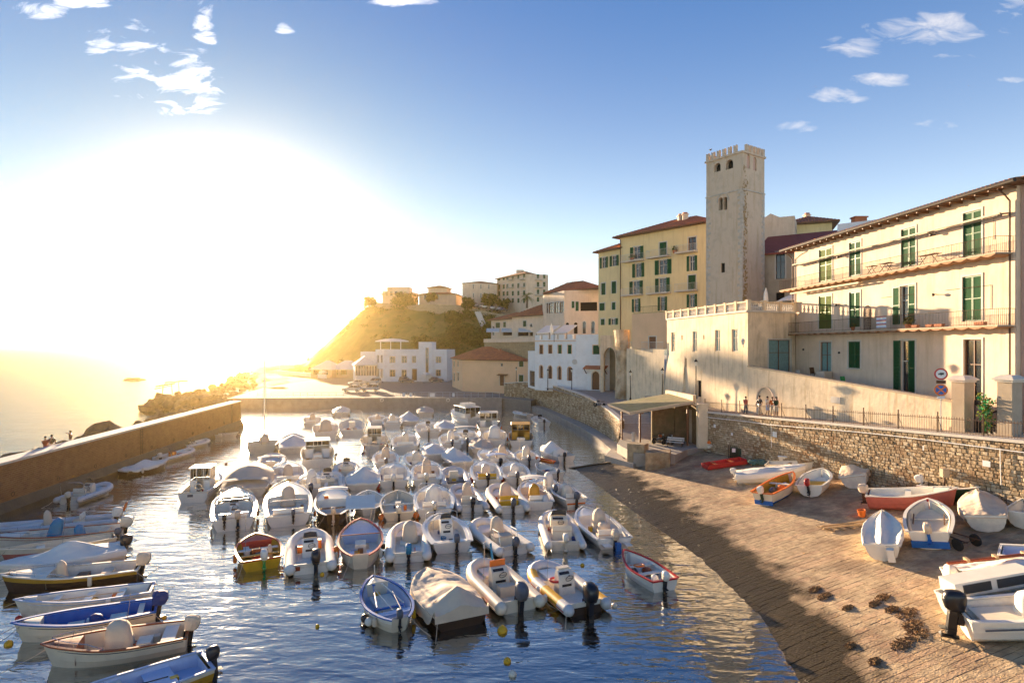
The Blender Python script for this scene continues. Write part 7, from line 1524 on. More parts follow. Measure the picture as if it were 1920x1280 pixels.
# ================================================================ ON THE SLIPWAY
def frame_at(p, hd, lift=0.0, roll=0):
    n_ = slip_n(p.x, p.y); f = Vector((math.cos(hd), math.sin(hd), 0)); f = (f-n_*f.dot(n_)).normalized(); s_ = n_.cross(f); M_ = Matrix(((f.x, s_.x, n_.x, p.x), (f.y, s_.y, n_.y, p.y), (f.z, s_.z, n_.z, p.z), (0, 0, 0, 1)))
    return Matrix.Translation(n_*lift) @ M_ @ Matrix.Rotation(roll, 4, 'X')
def S(bow, stern, label, beam, name='boat', lift=.28, roll=0, Lr=(1.6, 3.4), L_=None, zb=.6, cat='boat', group='boats pulled up on the slipway'):
    P0 = slip_at(*stern); n_ = 0; P1 = slip_at(bow[0], bow[1]+zb*F/P0.y*.9); d = P1-P0; d.z = 0; hd = math.atan2(d.y, d.x); LL = L_ or max(Lr[0]*beam, min(Lr[1]*beam, d.length)); c = P0+Vector((math.cos(hd), math.sin(hd), 0))*LL/2; c.z = slip_z(c.x, c.y)
    M_ = frame_at(c, hd, lift, roll); bt = Boat(name, label, cat, None, 0, LL, beam, group, M=M_); return bt
x = S((1662, 978), (1657, 1052), 'white-covered small boat on the slipway with its cloth hanging over the stern', 1.75, 'covered_boat', Lr=(1.7, 2.3)); x.hull('white', .6, 'white'); x.cover('canvas', .18, .8, .22, sag=.3, sharp=1.2); x.box(x.X(0)-.25, -.35, -.15, .3, .3, .6, 'canvas', 'motor_cover')
x = S((1748, 957), (1745, 1030), 'white boat with blue waterline and cream deck, stern and covered motor facing us', 2.0, 'open_boat', Lr=(1.7, 2.3)); x.hull('white', .62, 'white', 'cream', bottom='blue', floor=.38, rimw=.14, depth=.32, blunt=1.3); x.box(x.X(0)-.02, 0, -.2, .05, 1.6, .35, 'blue', 'transom_band'); x.engine('beige', 0, .95, True, leg='blue'); x.box(x.X(.5), .68, .55, 1.6, .06, .05, 'wood', 'oar'); x.box(x.X(.5), -.68, .55, 1.6, .06, .05, 'wood', 'oar'); x.thwart(.55, 'cream', .1, -.18); x.box(x.X(.97), 0, .9, .1, .1, .12, 'red', 'bow_light')
x = S((1840, 942), (1852, 998), 'beige-covered boat with a ridge seam, farthest right on the slipway', 2.0, 'covered_boat', Lr=(1.7, 2.3)); x.hull('whitew', .6, 'white'); x.cover('beige', .35, .55, .35, sharp=1.0, flat=.15)
x = S((1790, 938), (1630, 952), 'long boat with faded red hull and white inside lying side-on', 1.7, 'open_boat', Lr=(2.0, 4.0)); x.hull('pinkhull', .68, 'white', 'white', floor=.35, rimw=.1, depth=.3).deck(.8, 'white', -.02, .02); x.sidedeck(.05, .8, .12); x.thwart(.5, 'white', .3, -.1); x.engine('beige', 0, 1.0, True, tilt=-.05)
x = S((1872, 932), (1735, 934), 'dark green-hulled white boat behind the faded red one by the wall', 1.7, 'open_boat', Lr=(2.0, 4.0)); x.hull('greenhull', .7, 'white', 'whitew', floor=.35, rimw=.1).thwart(.5, 'wood', .25, -.08); x.engine('canvas', 0, .9, True)
x = S((1618, 872), (1604, 916), 'beige-covered boat propped up close to the stone wall', 1.9, 'covered_boat', Lr=(1.7, 2.4), roll=-.12); x.hull('whitew', .65, 'white'); x.cover('beige', .4, .6, .35, sharp=1.0, notch=.4)
x = S((1543, 893), (1520, 932), 'small white open boat with yellow inside and red outboard', 1.9, 'open_boat', Lr=(1.6, 2.4)); x.hull('white', .55, 'white', 'white', floor=.18, rimw=.12, blunt=1.4); x.box(x.X(.45), 0, .2, 1.4, 1.2, .05, 'yellow', 'floor_mat'); x.engine('red', .05, .95)
x = S((1488, 902), (1432, 948), 'orange-rimmed cream boat with blue waterline and cluttered inside', 1.75, 'wooden_boat', Lr=(1.9, 3.0)); x.hull('cream', .62, 'orange', 'ochre', bottom='blue', floor=.22, rimw=.12, depth=.34); x.box(x.X(0)-.0, 0, -.22, .06, 1.3, .3, 'blue', 'transom_band'); x.junk([(.6, .2, 'whitew', .25), (.1, -.2, 'orange', .28), (-.5, .1, 'greyd', .25), (1.0, 0, 'ltblue', .2)]); x.thwart(.6, 'whitew', .25); x.engine('canvas', 0, .9, True, leg='greenhull')
x = S((1508, 884), (1382, 905), 'long white inflatable under a tight white cover in the middle of the slipway', 1.8, 'covered_boat', Lr=(2, 3.6), lift=.2); x.hull('white', .55, 'white', blunt=1.3); x.cover('canvas', .12, .4, .35, flat=.1, sharp=2.2); x.engine('canvas', 0, .8, True, leg='canvas')
x = S((1546, 872), (1440, 884), 'slim white rowing shell just behind the covered inflatable', 1.3, 'rowing_boat', Lr=(2, 4.6), lift=.2); x.hull('whitew', .5, 'cream', 'whitew').thwart(.4, 'woodlt').thwart(.65, 'woodlt')
x = S((1578, 868), (1470, 872), 'pale grey rowing boat nearest the stone wall behind the slim white one', 1.4, 'rowing_boat', Lr=(2, 4.4), lift=.3); x.hull('whitew', .6, 'ltblue', 'ltblue').thwart(.35, 'cream').thwart(.7, 'cream')
x = S((1322, 868), (1395, 868), 'flat red punt with square ends on the upper slipway', 1.35, 'punt', Lr=(2, 3.0), lift=.05)
b = MB(); L2, B2_ = x.L/2, x.B/2
for sg in (-1, 1): b.box((0, sg*B2_, .2), (x.L, .06, .38), rx=sg*-.15)
b.box((-L2, 0, .2), (.06, x.B, .38)); b.box((L2, 0, .2), (.06, x.B*.96, .38)); b.box((0, 0, .03), (x.L, x.B, .05)); x.p(b, 'hull', Mt['red'])
for t in (-.25, .35): b = MB(); b.box((t*L2*2*.7, 0, .32), (.25, x.B, .04)); x.p(b, 'seat', Mt['redbrown'])
x = S((1362, 838), (1318, 842), 'white dinghy lying below the upturned red one at the foot of the canopy', 1.3, 'dinghy', Lr=(1.8, 2.6), lift=.2); x.hull('white', .4, 'white', 'white')
x2 = Boat('dinghy', 'orange-red dinghy turned over on top of the white dinghy', 'boat', None, 0, x.L, 1.25, 'boats pulled up on the slipway', M=x.root.matrix_world.copy() if False else (x.root.matrix_world @ Matrix.Translation((0, 0, .95)) @ Matrix.Rotation(PI, 4, 'X'))); x2.hull('orange', .35, 'whitew', 'red', dbl=False, depth=.2)
# a red tender floating at the landing
x = W((1130, 862), (1178, 862), 0, 'dark red punt afloat beside the landing steps', 'punt', beam=1.2, Lr=(2, 3.4)); x.hull('red', .35, 'red', 'redbrown').thwart(.4, 'red')
x = S((1990, 1075), (1785, 1112), 'white dinghy with grey tarpaulin and varnished mast lying on top at the right edge', 1.7, 'covered_boat', Lr=(2, 3.6), lift=.25); x.hull('white', .55, 'white'); x.cover('canvas', .22, .6, .12, flat=.05, t0=.12, sharp=1.5, full=False); x.lump(x.X(.02), 0, .05, .5, .9, .95, 'canvas', 'motor_cover', 0)
mast = empty('mast_spar', x.root.matrix_world @ Vector((0, 0, 0)), 0, 'varnished wooden mast with blocks lying across the dinghy at the right edge', 'mast', M=x.root.matrix_world @ Matrix.Translation((0, 0, 1.02)))
b = MB(); b.tube([(-2.0, -.1, .05), (3.4, .3, .12)], .055, 7); b.tube([(-1.9, .15, -.02), (3.4, .55, .06)], .04, 6); b.build('spar', Mt['redbrown'], mast)
for k in range(3): b = MB(); b.box((-1.2+k*1.1, .05+.08*k, .1), (.12, .35, .12)); b.build('block', Mt['woodlt'], mast)
x = S((1990, 1098), (1782, 1160), 'white cabin boat side with two rounded windows at the right edge', 1.5, 'cabin_boat', Lr=(2, 3.9), lift=.25); x.hull('white', .6, 'white', 'white'); x.box(x.X(.42), .25, .6, 3.2, .9, .55, 'white', 'cabin')
for k in (0, 1): x.box(x.X(.25)+k*1.35, -.235+.03, .72, 1.1, .06, .34, 'wsheld', 'window')
x = S((2060, 1160), (1812, 1196), 'white open motorboat with large black outboard and dark stripe, bottom right', 1.9, 'motorboat', Lr=(2, 3.5), lift=.3); x.hull('white', .7, 'white', 'whitew', floor=.35, rimw=.16, stripe='white'); x.box(x.X(.3), 0, .5, 1.6, 1.1, .06, 'cream', 'deck_panel'); x.engine('black', 0, 1.5, tilt=-.25); x.lump(x.X(.52), 0, .4, .9, .9, .95, 'canvas', 'seat_cover'); x.box(x.X(.52), 0, .35, .95, .95, .2, 'orange', 'seat_base'); x.box(x.X(.5), -x.B/2*.99, .38, 3.4, .03, .05, 'greyd', 'stripe')
x = S((2010, 1052), (1880, 1062), 'white pram stern with blue inside at the right edge above the mast', 1.5, 'dinghy', Lr=(2, 3.0), lift=.2); x.hull('white', .55, 'white', 'ltblue', rimw=.12).thwart(.3)
x = S((1960, 950), (1918, 992), 'white and blue boat bow cut by the right frame edge', 1.6, 'open_boat', Lr=(2, 2.8)); x.hull('white', .6, 'white', 'white', bottom='blue').deck(.6)

def on_slip(u, v): return slip_at(u, v)
# timber cradle rails lying on the slip
p = on_slip(1600, 986); t = empty('timber_cradle', p, 0, 'ladder-like timber cradle lying on the slipway left of the white-covered boat', 'cradle', M=frame_at(p, math.radians(-8), .03))
for y in (-.18, .18): b = MB(); b.box((0, y, .12), (3.4, .09, .09)); b.build('rail', Mt['woodlt'], t)
for k in range(6): b = MB(); b.box((-1.5+k*.55, 0, .05), (.13, 1.15, .06), rz=.5); b.build('sleeper', Mt['woodlt'], t)
# cart beside the blue boat
p = on_slip(1797, 1022); t = empty('launching_trolley', p, 0, 'rusty launching trolley standing between the blue boat and the beige-covered boat', 'trolley', M=frame_at(p, math.radians(100), 0))
for y in (-.35, .35):
    b = MB(); b.tube([(-.9, y, .45), (1.3, y*.4, .5)], .035, 5); b.build('frame', Mt['iron_brown'], t)
    b = MB(); b.M = Matrix.Translation((-.5, y*1.5, .3)) @ Matrix.Rotation(PI/2, 4, 'X'); b.lathe([(.08, -.05), (.3, -.05), (.3, .05), (.08, .05)], 12); b.M = None; b.build('wheel', Mt['tyre'], t)
b = MB(); b.tube([(-.5, -.5, .3), (-.5, .5, .3)], .03, 5); b.build('axle', Mt['iron_brown'], t)
# wood and debris by the wall
p = on_slip(1716, 912)
for k, (u, v, l, a, lb) in enumerate(((1690, 905, 1.9, .9, 'leaning grey plank pile left of the stump by the wall'), (1735, 904, 1.7, -.9, 'leaning plank pile right of the stump by the wall'))):
    p = on_slip(u, v); t = empty('plank_pile', p, 0, lb, 'planks', 'plank piles by the wall', M=frame_at(p, .3))
    for j in range(7): b = MB(); b.tube([(j*.22-.7, -.5+.1*j % .3, .05), (j*.2-.6+a*.3, .55, l*.5+R.uniform(-.1, .1))], .04, 4); b.build('plank', Mt['whitew' if j % 2 else 'woodlt'], t)
p = on_slip(1713, 918); t = empty('timber_stump', p, 0, 'dark upright timber stump between the plank piles', 'stump', M=frame_at(p, 0)); b = MB(); b.lathe([(.16, 0), (.15, .5), (.18, .55), (.17, .95), (.1, 1.0)], 8); b.build('trunk', Mt['wood'], t)
p = on_slip(1617, 968); t = empty('flower_pot', p, 0, 'orange terracotta bucket under the stern of the faded red boat', 'bucket', M=frame_at(p, 0)); b = MB(); b.lathe([(.17, 0), (.24, .42), (.21, .42), (.19, .36)], 12); b.build('bucket', Mt['orange'], t)
# bins, cage and nets
p = on_slip(1418, 858); t = empty('waste_bin', p, 0, 'round dark green waste bin against the stone wall', 'bin', M=Matrix.Translation(p)); b = MB(); b.lathe([(.42, 0), (.48, 1.15), (.42, 1.2)], 12); b.build('body', Mt['green'], t); b = MB(); b.lathe([(.52, 1.15), (.5, 1.25), (.2, 1.38), (.02, 1.4)], 12); b.build('lid', Mt['green'], t)
p = on_slip(1385, 858); t = empty('gear_cage', p, 0, 'black fishing gear cage with white notice left of the green bin', 'cage', M=Matrix.Translation(p) @ Matrix.Rotation(-.4, 4, 'Z')); b = MB(); b.box((0, 0, .45), (1.5, .8, .9)); b.build('crate', Mt['greenhull'], t)
for k in range(6): b = MB(); b.tube([(-.85+k*.16, -.5, 0), (-.85+k*.16, -.5, 1.2)], .02, 4); b.build('bar', Mt['iron'], t)
b = MB(); b.box((-.4, -.54, .75), (.3, .02, .35)); b.build('notice', Mt['plaster_white'], t)
p = on_slip(1440, 868); b = MB()
for k in range(9): rock(b, (R.uniform(-1.6, 1.6), R.uniform(-.5, .5), .08), R.uniform(.25, .45), k, (1.3, 1, .5), 10, 6)
o = b.build('fishing_nets', Mt['net'], kind='stuff'); o.location = p
for i_, (u, v, r) in enumerate(((1700, 1150, .5), (1712, 1172, .45), (1720, 1190, .5), (1655, 1120, .35), (1672, 1143, .3), (1690, 1208, .45), (1528, 1105, .3), (1545, 1118, .35), (1595, 1210, .2), (1640, 1240, .25), (1640, 1132, .3), (1590, 1140, .25))):
    p = on_slip(u, v); b = MB(); rg = random.Random(i_)
    for k in range(160):
        a, q_ = rg.uniform(0, 2*PI), r*rg.random()**.6; c = Vector((math.cos(a)*q_*1.2, math.sin(a)*q_*.7, .02+.12*(1-q_/r)*rg.random())); d = Vector((rg.uniform(-1, 1), rg.uniform(-1, 1), rg.uniform(-.2, .6))).normalized()*.07; e = d.orthogonal().normalized()*.014
        b.poly([c-d-e, c+d-e, c+d+e, c-d+e])
    o = b.build('seaweed', Mt['weed'], kind='stuff'); o.matrix_world = frame_at(p, .6)
# weeds at the wall foot, right edge
for i_, (s_, dz) in enumerate(((.80, 0), (.84, 0), (.88, 0), (.92, 0), (.62, 0))):
    p = wb(s_)+wn*.5; b = MB(); clump(b, (0, 0, .1), .5, 130, R, .09, .9); o = b.build('wall_weeds', [Mt['leaf'], Mt['leaf_dark']], kind='stuff'); o.location = p
# wire from post: low washing line pole near the wall
for u, v, lb in ((1706, 884, 'grey box on a short post against the stone wall'),):
    p = wb(.66)+wn*.3; t = empty('service_post', p, 0, lb, 'post'); b = MB(); b.tube([(0, 0, 0), (0, 0, 1.6)], .05, 6); b.build('pole', Mt['iron_brown'], t); b = MB(); b.box((0, 0, 1.75), (.4, .3, .5)); b.build('box', Mt['plaster_grey'], t)

# ================================================================ STREET FURNITURE, PEOPLE, VEHICLES, TREES
# ---- promenade fence: slanted braced posts, pickets, two rails
fence = empty('promenade_fence', wt(0), 0, 'long dark iron picket fence on top of the stone retaining wall', 'fence')
FI = Matrix.Translation(-wt(0))
pkt = MB(); pkt.tube([(0, 0, 0), (0, 0, .92)], .011, 4); pkt.poly([(-.03, 0, .9), (.03, 0, .9), (0, 0, 1.02)]); pkt_me = pkt.mesh('picket', Mt['iron_brown'])
pst = MB(); pst.box((0, 0, .58), (.05, .05, 1.16)); pst.ball((0, 0, 1.2), .05, 6, 4); pst.tube([(0, 0, .85), (0, -.42, -.02)], .018, 4); pst_me = pst.mesh('post', Mt['iron_brown'])
a0 = wt(0.0)-wn*.1+Vector((0, 0, .14)); a1 = wt(1.2)-wn*.1+Vector((0, 0, .14)); FL = (a1-a0).length; fz = math.atan2(wdir.y, wdir.x)
npost = 17
for k in range(npost+1):
    o = bpy.data.objects.new('post', pst_me); COL.objects.link(o); o.parent = fence; o.matrix_parent_inverse = FI; o.matrix_basis = Matrix.Translation(a0.lerp(a1, k/npost)) @ Matrix.Rotation(fz+PI, 4, 'Z')
npk = 290
for k in range(npk+1):
    o = bpy.data.objects.new('picket', pkt_me); COL.objects.link(o); o.parent = fence; o.matrix_parent_inverse = FI; o.matrix_basis = Matrix.Translation(a0.lerp(a1, k/npk)) @ Matrix.Rotation(fz, 4, 'Z')
for z in (.1, .86): b = MB(); b.tube([a0+Vector((0, 0, z)), a1+Vector((0, 0, z))], .018, 5); o = b.build('rail', Mt['iron_brown'], fence); o.matrix_parent_inverse = FI
# ---- garden wall on the far side of the promenade
g0, g1 = Vector((22.9, 58.0, 5.4)), Vector((28.6, 38.2, 6.6)); gd = Vector((g1.x-g0.x, g1.y-g0.y, 0)).normalized(); gn = Vector((gd.y, -gd.x, 0)); gn = gn if gn.x < 0 else -gn
gw = empty('garden_wall', g0, 0, 'sloping stained cream wall between promenade and balcony house', 'wall'); GI = Matrix.Translation(-g0)
b = MB(); b.loft([[g0+gn*.0+Vector((0, 0, -.5)), g0-gn*.4+Vector((0, 0, -.5)), g0-gn*.35+Vector((0, 0, 4.75)), g0-gn*.02+Vector((0, 0, 4.75))], [g1+gn*.0+Vector((0, 0, -.5)), g1-gn*.4+Vector((0, 0, -.5)), g1-gn*.35+Vector((0, 0, 1.9)), g1-gn*.02+Vector((0, 0, 1.9))]]); o = b.build('wall', Mt['plaster_old'], gw); o.matrix_parent_inverse = GI
b = MB(); b.loft([[p+gn*.08+Vector((0, 0, z)), p-gn*.45+Vector((0, 0, z)), p-gn*.45+Vector((0, 0, z+.14)), p+gn*.08+Vector((0, 0, z+.14))] for p, z in ((g0, 4.75), (g1, 1.9))]); o = b.build('coping', Mt['plaster_grey'], gw); o.matrix_parent_inverse = GI
# blind arch niche
gx = g0.lerp(g1, .12); Mg = Matrix.Translation((gx.x, gx.y, 5.5)) @ Matrix.Rotation(math.atan2(gd.y, gd.x), 4, 'Z')
b = MB(); b.M = Mg; r = 1.05; n_ = 12; P_ = [(-r, 0)]+[(-r*math.cos(PI*i/n_), 1.75+r*math.sin(PI*i/n_)) for i in range(n_+1)]+[(r, 0)]; Q_ = [(x*1.12, (z-1.75)*1.12+1.75 if z > 1.7 else z) for x, z in P_]
b.loft([[(p[0], -.05, p[1]), (q[0], -.07, q[1]), (q[0], .02, q[1]), (p[0], .02, p[1])] for p, q in zip(P_, Q_)]); b.M = None; o = b.build('arch_surround', Mt['plaster_cream'], gw); o.matrix_parent_inverse = GI
b = MB(); b.M = Mg; b.poly([(p[0], -.012, p[1]) for p in P_]); b.M = None; o = b.build('niche', Mt['plaster_grey'], gw); o.matrix_parent_inverse = GI
b = MB(); b.M = Matrix.Translation(g0.lerp(g1, .52)+gn*.03+Vector((0, 0, 1.85))) @ Matrix.Rotation(math.atan2(gd.y, gd.x), 4, 'Z'); b.box((0, 0, 0), (.95, .05, .5)); b.M = None; o = b.build('plaque', Mt['trim'], gw); o.matrix_parent_inverse = GI
# garden between wall and house, gate pillars, gate
slab('garden', [tuple((g0-gn*.3)[:2]), tuple((g1-gn*.3)[:2]), (31.2, 37.5), (29.4, 61)], 4, 7.0, Mt['paving'])
for u, d, lb in ((1805, 38.0, 'left stone gate pillar with moulded cap in front of the balcony house'), (1893, 35.2, 'right stone gate pillar with moulded cap at the right edge')):
    p = Vector(((u-960)/F*d, d, 6.3)); t = empty('gate_pillar', p, math.atan2(gd.y, gd.x), lb, 'pillar', 'gate pillars by the promenade'); h = H-(716-V0)/F*d-6.3
    b = MB(); b.box((0, 0, h/2), (.82, .82, h)); b.box((0, 0, .35), (.98, .98, .7)); b.build('shaft', Mt['plaster_grey'], t); b = MB(); b.box((0, 0, h+.06), (1.0, 1.0, .12)); b.box((0, 0, h+.17), (1.2, 1.2, .1)); b.box((0, 0, h+.32), (1.15, 1.15, .2), taper=.55); b.build('cap', Mt['trim'], t)
pg0, pg1 = Vector((1828-960, 0, 0))/F*37.6, None
p = Vector((868/F*37.4, 37.4, 6.5)); q = Vector((910/F*35.6, 35.6, 6.6)); t = empty('iron_gate', p, 0, 'black iron gate with climbing plant between the two stone pillars', 'gate'); d = q-p
b = MB(); b.tube([Vector((0, 0, .1)), d+Vector((0, 0, .1))], .03, 5); b.tube([Vector((0, 0, 1.05)), d+Vector((0, 0, 1.05))], .03, 5); b.tube([Vector((0, 0, 2.1)), d+Vector((0, 0, 2.2))], .03, 5); b.tube([(0, 0, 0), (0, 0, 2.3)], .04, 5); b.tube([d, d+Vector((0, 0, 2.5))], .04, 5); b.build('frame', Mt['iron'], t)
for k in range(1, 14): b = MB(); b.tube([d*(k/14), d*(k/14)+Vector((0, 0, 2.2+.2*(k % 2)))], .014, 4); b.build('bar', Mt['iron'], t)
b = MB(); b.box(d*.5+Vector((0, 0, .5)), (d.length*.96, .02, .9), rz=math.atan2(d.y, d.x)); b.build('kick_plate', Mt['iron'], t)
t = empty('climbing_plant', q+Vector((-.3, .5, 0)), 0, 'bright green climbing plant beside the iron gate', 'plant'); b = MB(); 
for k in range(9): clump(b, (R.uniform(-.3, .3), R.uniform(-.2, .3), .3+k*.25), .32, 50, R, .09, 1)
b.build('foliage', [Mt['leaf'], Mt['lime']], t)
# road signs
sp = Vector((804/F*37, 37.0, 6.6)); t = empty('road_sign', sp, math.radians(-24), 'two round road signs on a pole: no lorries above, no stopping below', 'road sign')
b = MB(); b.tube([(0, 0, 0), (0, 0, 4.15)], .03, 6); b.build('pole', Mt['iron_light'], t)
def disc(b, z, r, y, n_=20): b.loft([[(r*math.cos(2*PI*k/n_), yy, z+r*math.sin(2*PI*k/n_)) for k in range(n_)] for yy in (y, y+.012)])
zs1, zs2 = 3.85, 2.62
b = MB(); disc(b, zs1, .36, -.05); s_ = b.build('sign_plate', Mt['red'], t); b = MB(); disc(b, zs1, .27, -.064); b.build('sign_face', Mt['plaster_white'], s_)
b = MB(); b.box((.04, -.07, zs1+.02), (.22, .006, .13)); b.box((-.11, -.07, zs1-.005), (.08, .006, .08)); disc(b, zs1-.07, .03, -.073, 8); b.build('lorry_symbol', Mt['black'], s_)
b = MB(); b.box((0, -.05, 3.36), (.5, .02, .2)); b.build('sub_plate', Mt['iron_brown'], t)
b = MB(); disc(b, zs2+.25, .36, -.05); s_ = b.build('sign_plate', Mt['orange'], t); b = MB(); disc(b, zs2+.25, .28, -.064); b.build('sign_face', Mt['blue'], s_)
for a in (PI/4, -PI/4): b = MB(); b.box((0, -.073-.003*(a > 0), zs2+.25), (.6, .005, .08), ry=a); b.build('cross_bar', Mt['orange'], s_)
b = MB(); b.box((0, -.05, 2.4), (.4, .02, .14)); b.build('sub_plate', Mt['plaster_white'], t)
# yard things in front of the balcony house
for u, v, d, m_, lb, sz in ((1500, 705, 57, 'whitew', 'white plastic chair by the terrace door in the yard', .5), (1527, 700, 56, 'wood', 'brown chair in front of the wood and glass door', .55), (1545, 708, 55, 'plaster_cream', 'cream box-like planter in front of the wood and glass door', .8), (1585, 718, 51, 'lime', 'yellow-green deck chair folded low in the yard', .5), (1712, 738, 42.5, 'whitew', 'white garden table under the open shutter', .6)):
    p = DP(u, v, d); p.z = 7.0; kind_ = 'planter' if 'planter' in lb else ('garden_table' if 'table' in lb else 'garden_chair'); t = empty(kind_, p, .4, lb, kind_.split('_')[-1]); lift = max(0, g0.lerp(g1, (58-d)/20).z+3.4-7)
    zb_ = H-(v-V0)/F*d-7.0
    if kind_ == 'planter': b = MB(); b.box((0, 0, max(zb_-.2, .3)), (1.0, .9, 1.6)); b.build('body', Mt[m_], t)
    else:
        w_ = sz; zz_ = max(zb_, .42); b = MB(); b.box((0, 0, zz_), (w_, w_, .05)); b.build('tabletop' if 'table' in kind_ else 'seat', Mt[m_], t)
        for sx in (-1, 1):
            for sy in (-1, 1): b = MB(); b.tube([(sx*w_*.42, sy*w_*.42, 0), (sx*w_*.42, sy*w_*.42, zz_)], .025, 4); b.build('leg', Mt[m_], t)
        if 'chair' in kind_: b = MB(); b.box((0, w_*.48, zz_+.3), (w_, .05, .55), rx=-.2); b.build('backrest', Mt[m_], t)

# ---- canopy shelter over the landing
cn = empty('canopy_shelter', (15, 62, 2.02), 0, 'flat tiled canopy on posts over the landing beside the slipway', 'shelter'); CI = Matrix.Translation((-15, -62, -2.02))
c1, c2, c3, c4 = DP(1140, 757, 64), DP(1181, 773, 60), DP(1302, 752, 60.5), DP(1255, 737, 68)
b = MB(); b.loft([[p+Vector((0, 0, -.16)) for p in (c1, c2, c3, c4)], [p for p in (c1, c2, c3, c4)]]); o = b.build('roof', mat('mossy canopy felt', (.34, .27, .13), .9, .2, 1.5, .4, 8, alt=(.26, .24, .09)), cn); o.matrix_parent_inverse = CI
b = MB(); b.loft([[c2+(c1-c2)*0+Vector((0, -.03, -.24)), c2+Vector((0, -.03, .03)), c2+Vector((0, .12, .03)), c2+Vector((0, .12, -.24))], [c3+Vector((0, -.03, -.24)), c3+Vector((0, -.03, .03)), c3+Vector((0, .12, .03)), c3+Vector((0, .12, -.24))]]); b.loft([[c1+Vector((-.03, 0, -.2)), c1+Vector((-.03, 0, .03)), c1+Vector((.1, 0, .03)), c1+Vector((.1, 0, -.2))], [c2+Vector((-.03, 0, -.2)), c2+Vector((-.03, 0, .03)), c2+Vector((.1, 0, .03)), c2+Vector((.1, 0, -.2))]]); o = b.build('fascia', Mt['plaster_grey'], cn); o.matrix_parent_inverse = CI
for u, d in ((1200, 60.6), (1166, 65), (1289, 61)):
    zt = 5.0 if u < 1250 else 6; x_ = (u-960)/F*d; zt = H-((765 if u < 1180 else (768 if u < 1250 else 752))-V0)/F*d-.1
    b = MB(); b.box((x_, d, (2+zt)/2), (.17, .17, zt-2)); 
    if u == 1200: b.box((x_, d, zt-.15), (.6, .3, .3), taper=1.4)
    o = b.build('post', Mt['wood'], cn); o.matrix_parent_inverse = CI
b = MB(); b.b2((17.3, 63.4, 2.0), (18.89, 64.0, 5.9)); b.b2((18.9, 60.2, 2.0), (19.3, 64.0, 5.9)); b.b2((14.9, 63.6, 2.0), (17.29, 64.0, 5.6)); o = b.build('back_wall', Mt['mortar'], cn); o.matrix_parent_inverse = CI
b = MB(); b.b2((18.55, 59.3, 2.0), (19.45, 60.1, 6.3)); b.box((19.0, 59.7, 6.38), (1.1, 1.0, .16)); o = b.build('end_pier', Mt['plaster_old'], cn); o.matrix_parent_inverse = CI
b = MB(); w0, w1 = DP(1250, 731, 69), DP(1302, 741, 61.2); b.loft([[p+Vector((-.2, -.2, -1.0)), p+Vector((.25, .2, -1.0)), p+Vector((.25, .2, 0)), p+Vector((-.2, -.2, 0))] for p in (w0, w1)]); o = b.build('parapet', Mt['plaster_old'], cn); o.matrix_parent_inverse = CI
# park bench under it
bp = DP(1272, 806, 60.6); bp.z = 2.02; bp = Vector((16.5, 60.4, 2.02))
t = empty('park_bench', bp, math.radians(-28), 'cream slatted park bench under the canopy', 'bench')
for k in range(3): b = MB(); b.box((0, -.2+.17*k, .45), (1.7, .13, .04)); b.build('seat_slat', Mt['iron_light'], t)
for k in range(2): b = MB(); b.box((0, .3, .62+.2*k), (1.7, .04, .13), rx=-.15); b.build('back_slat', Mt['iron_light'], t)
for s_ in (-1, 1): b = MB(); b.tube([(s_*.7, -.25, 0), (s_*.7, -.25, .43), (s_*.7, .2, .43), (s_*.7, .34, .95)], .025, 4); b.tube([(s_*.7, .22, 0), (s_*.7, .2, .43)], .025, 4); b.build('leg', Mt['iron'], t)
# low blocks of the landing edge
for pts, z1, lb in (([DP(1176, 0, 57.2), DP(1208, 0, 56.4), DP(1216, 0, 57.4), DP(1184, 0, 58.4)], 2.85, 'rough low wall block at the head of the landing steps'), ([DP(1210, 0, 54.6), DP(1256, 0, 54.8), DP(1258, 0, 56.6), DP(1212, 0, 56.3)], 2.4, 'low wide stone block at the edge of the landing')):
    o = slab('stone_block', [(p.x, p.y) for p in pts], 0.5, z1, Mt['stone'], kind=None); tag(o, lb, 'block', kind='thing')
for p, lb in (((12.9, 63.4, 2.0), 'small stone bollard left of the front canopy post'),):
    t = empty('bollard', p, 0, lb, 'bollard'); b = MB(); b.lathe([(.2, 0), (.18, .7), (.24, .78), (.2, 1.0), (.05, 1.08)], 10); b.build('body', Mt['trim'], t)
# gate fence behind the canopy
t = empty('street_railing', (13, 71, 2.9), 0, 'white-grey gate railing across the ramp behind the canopy', 'railing'); b = MB()
for i_ in range(3):
    a_, c_2 = Vector((i_*1.75, .1*i_, .1)), Vector((i_*1.75+1.6, .1*i_+.1, .1))
    b = MB(); b.tube([a_+Vector((0, 0, 1)), c_2+Vector((0, 0, 1))], .025, 4); b.tube([a_, c_2], .025, 4)
    b.build('panel_rail', Mt['iron_light'], t)
    for k in range(12): b = MB(); p = a_.lerp(c_2, k/11); b.tube([p, p+Vector((0, 0, 1))], .014, 3); b.build('bar', Mt['iron_light'], t)

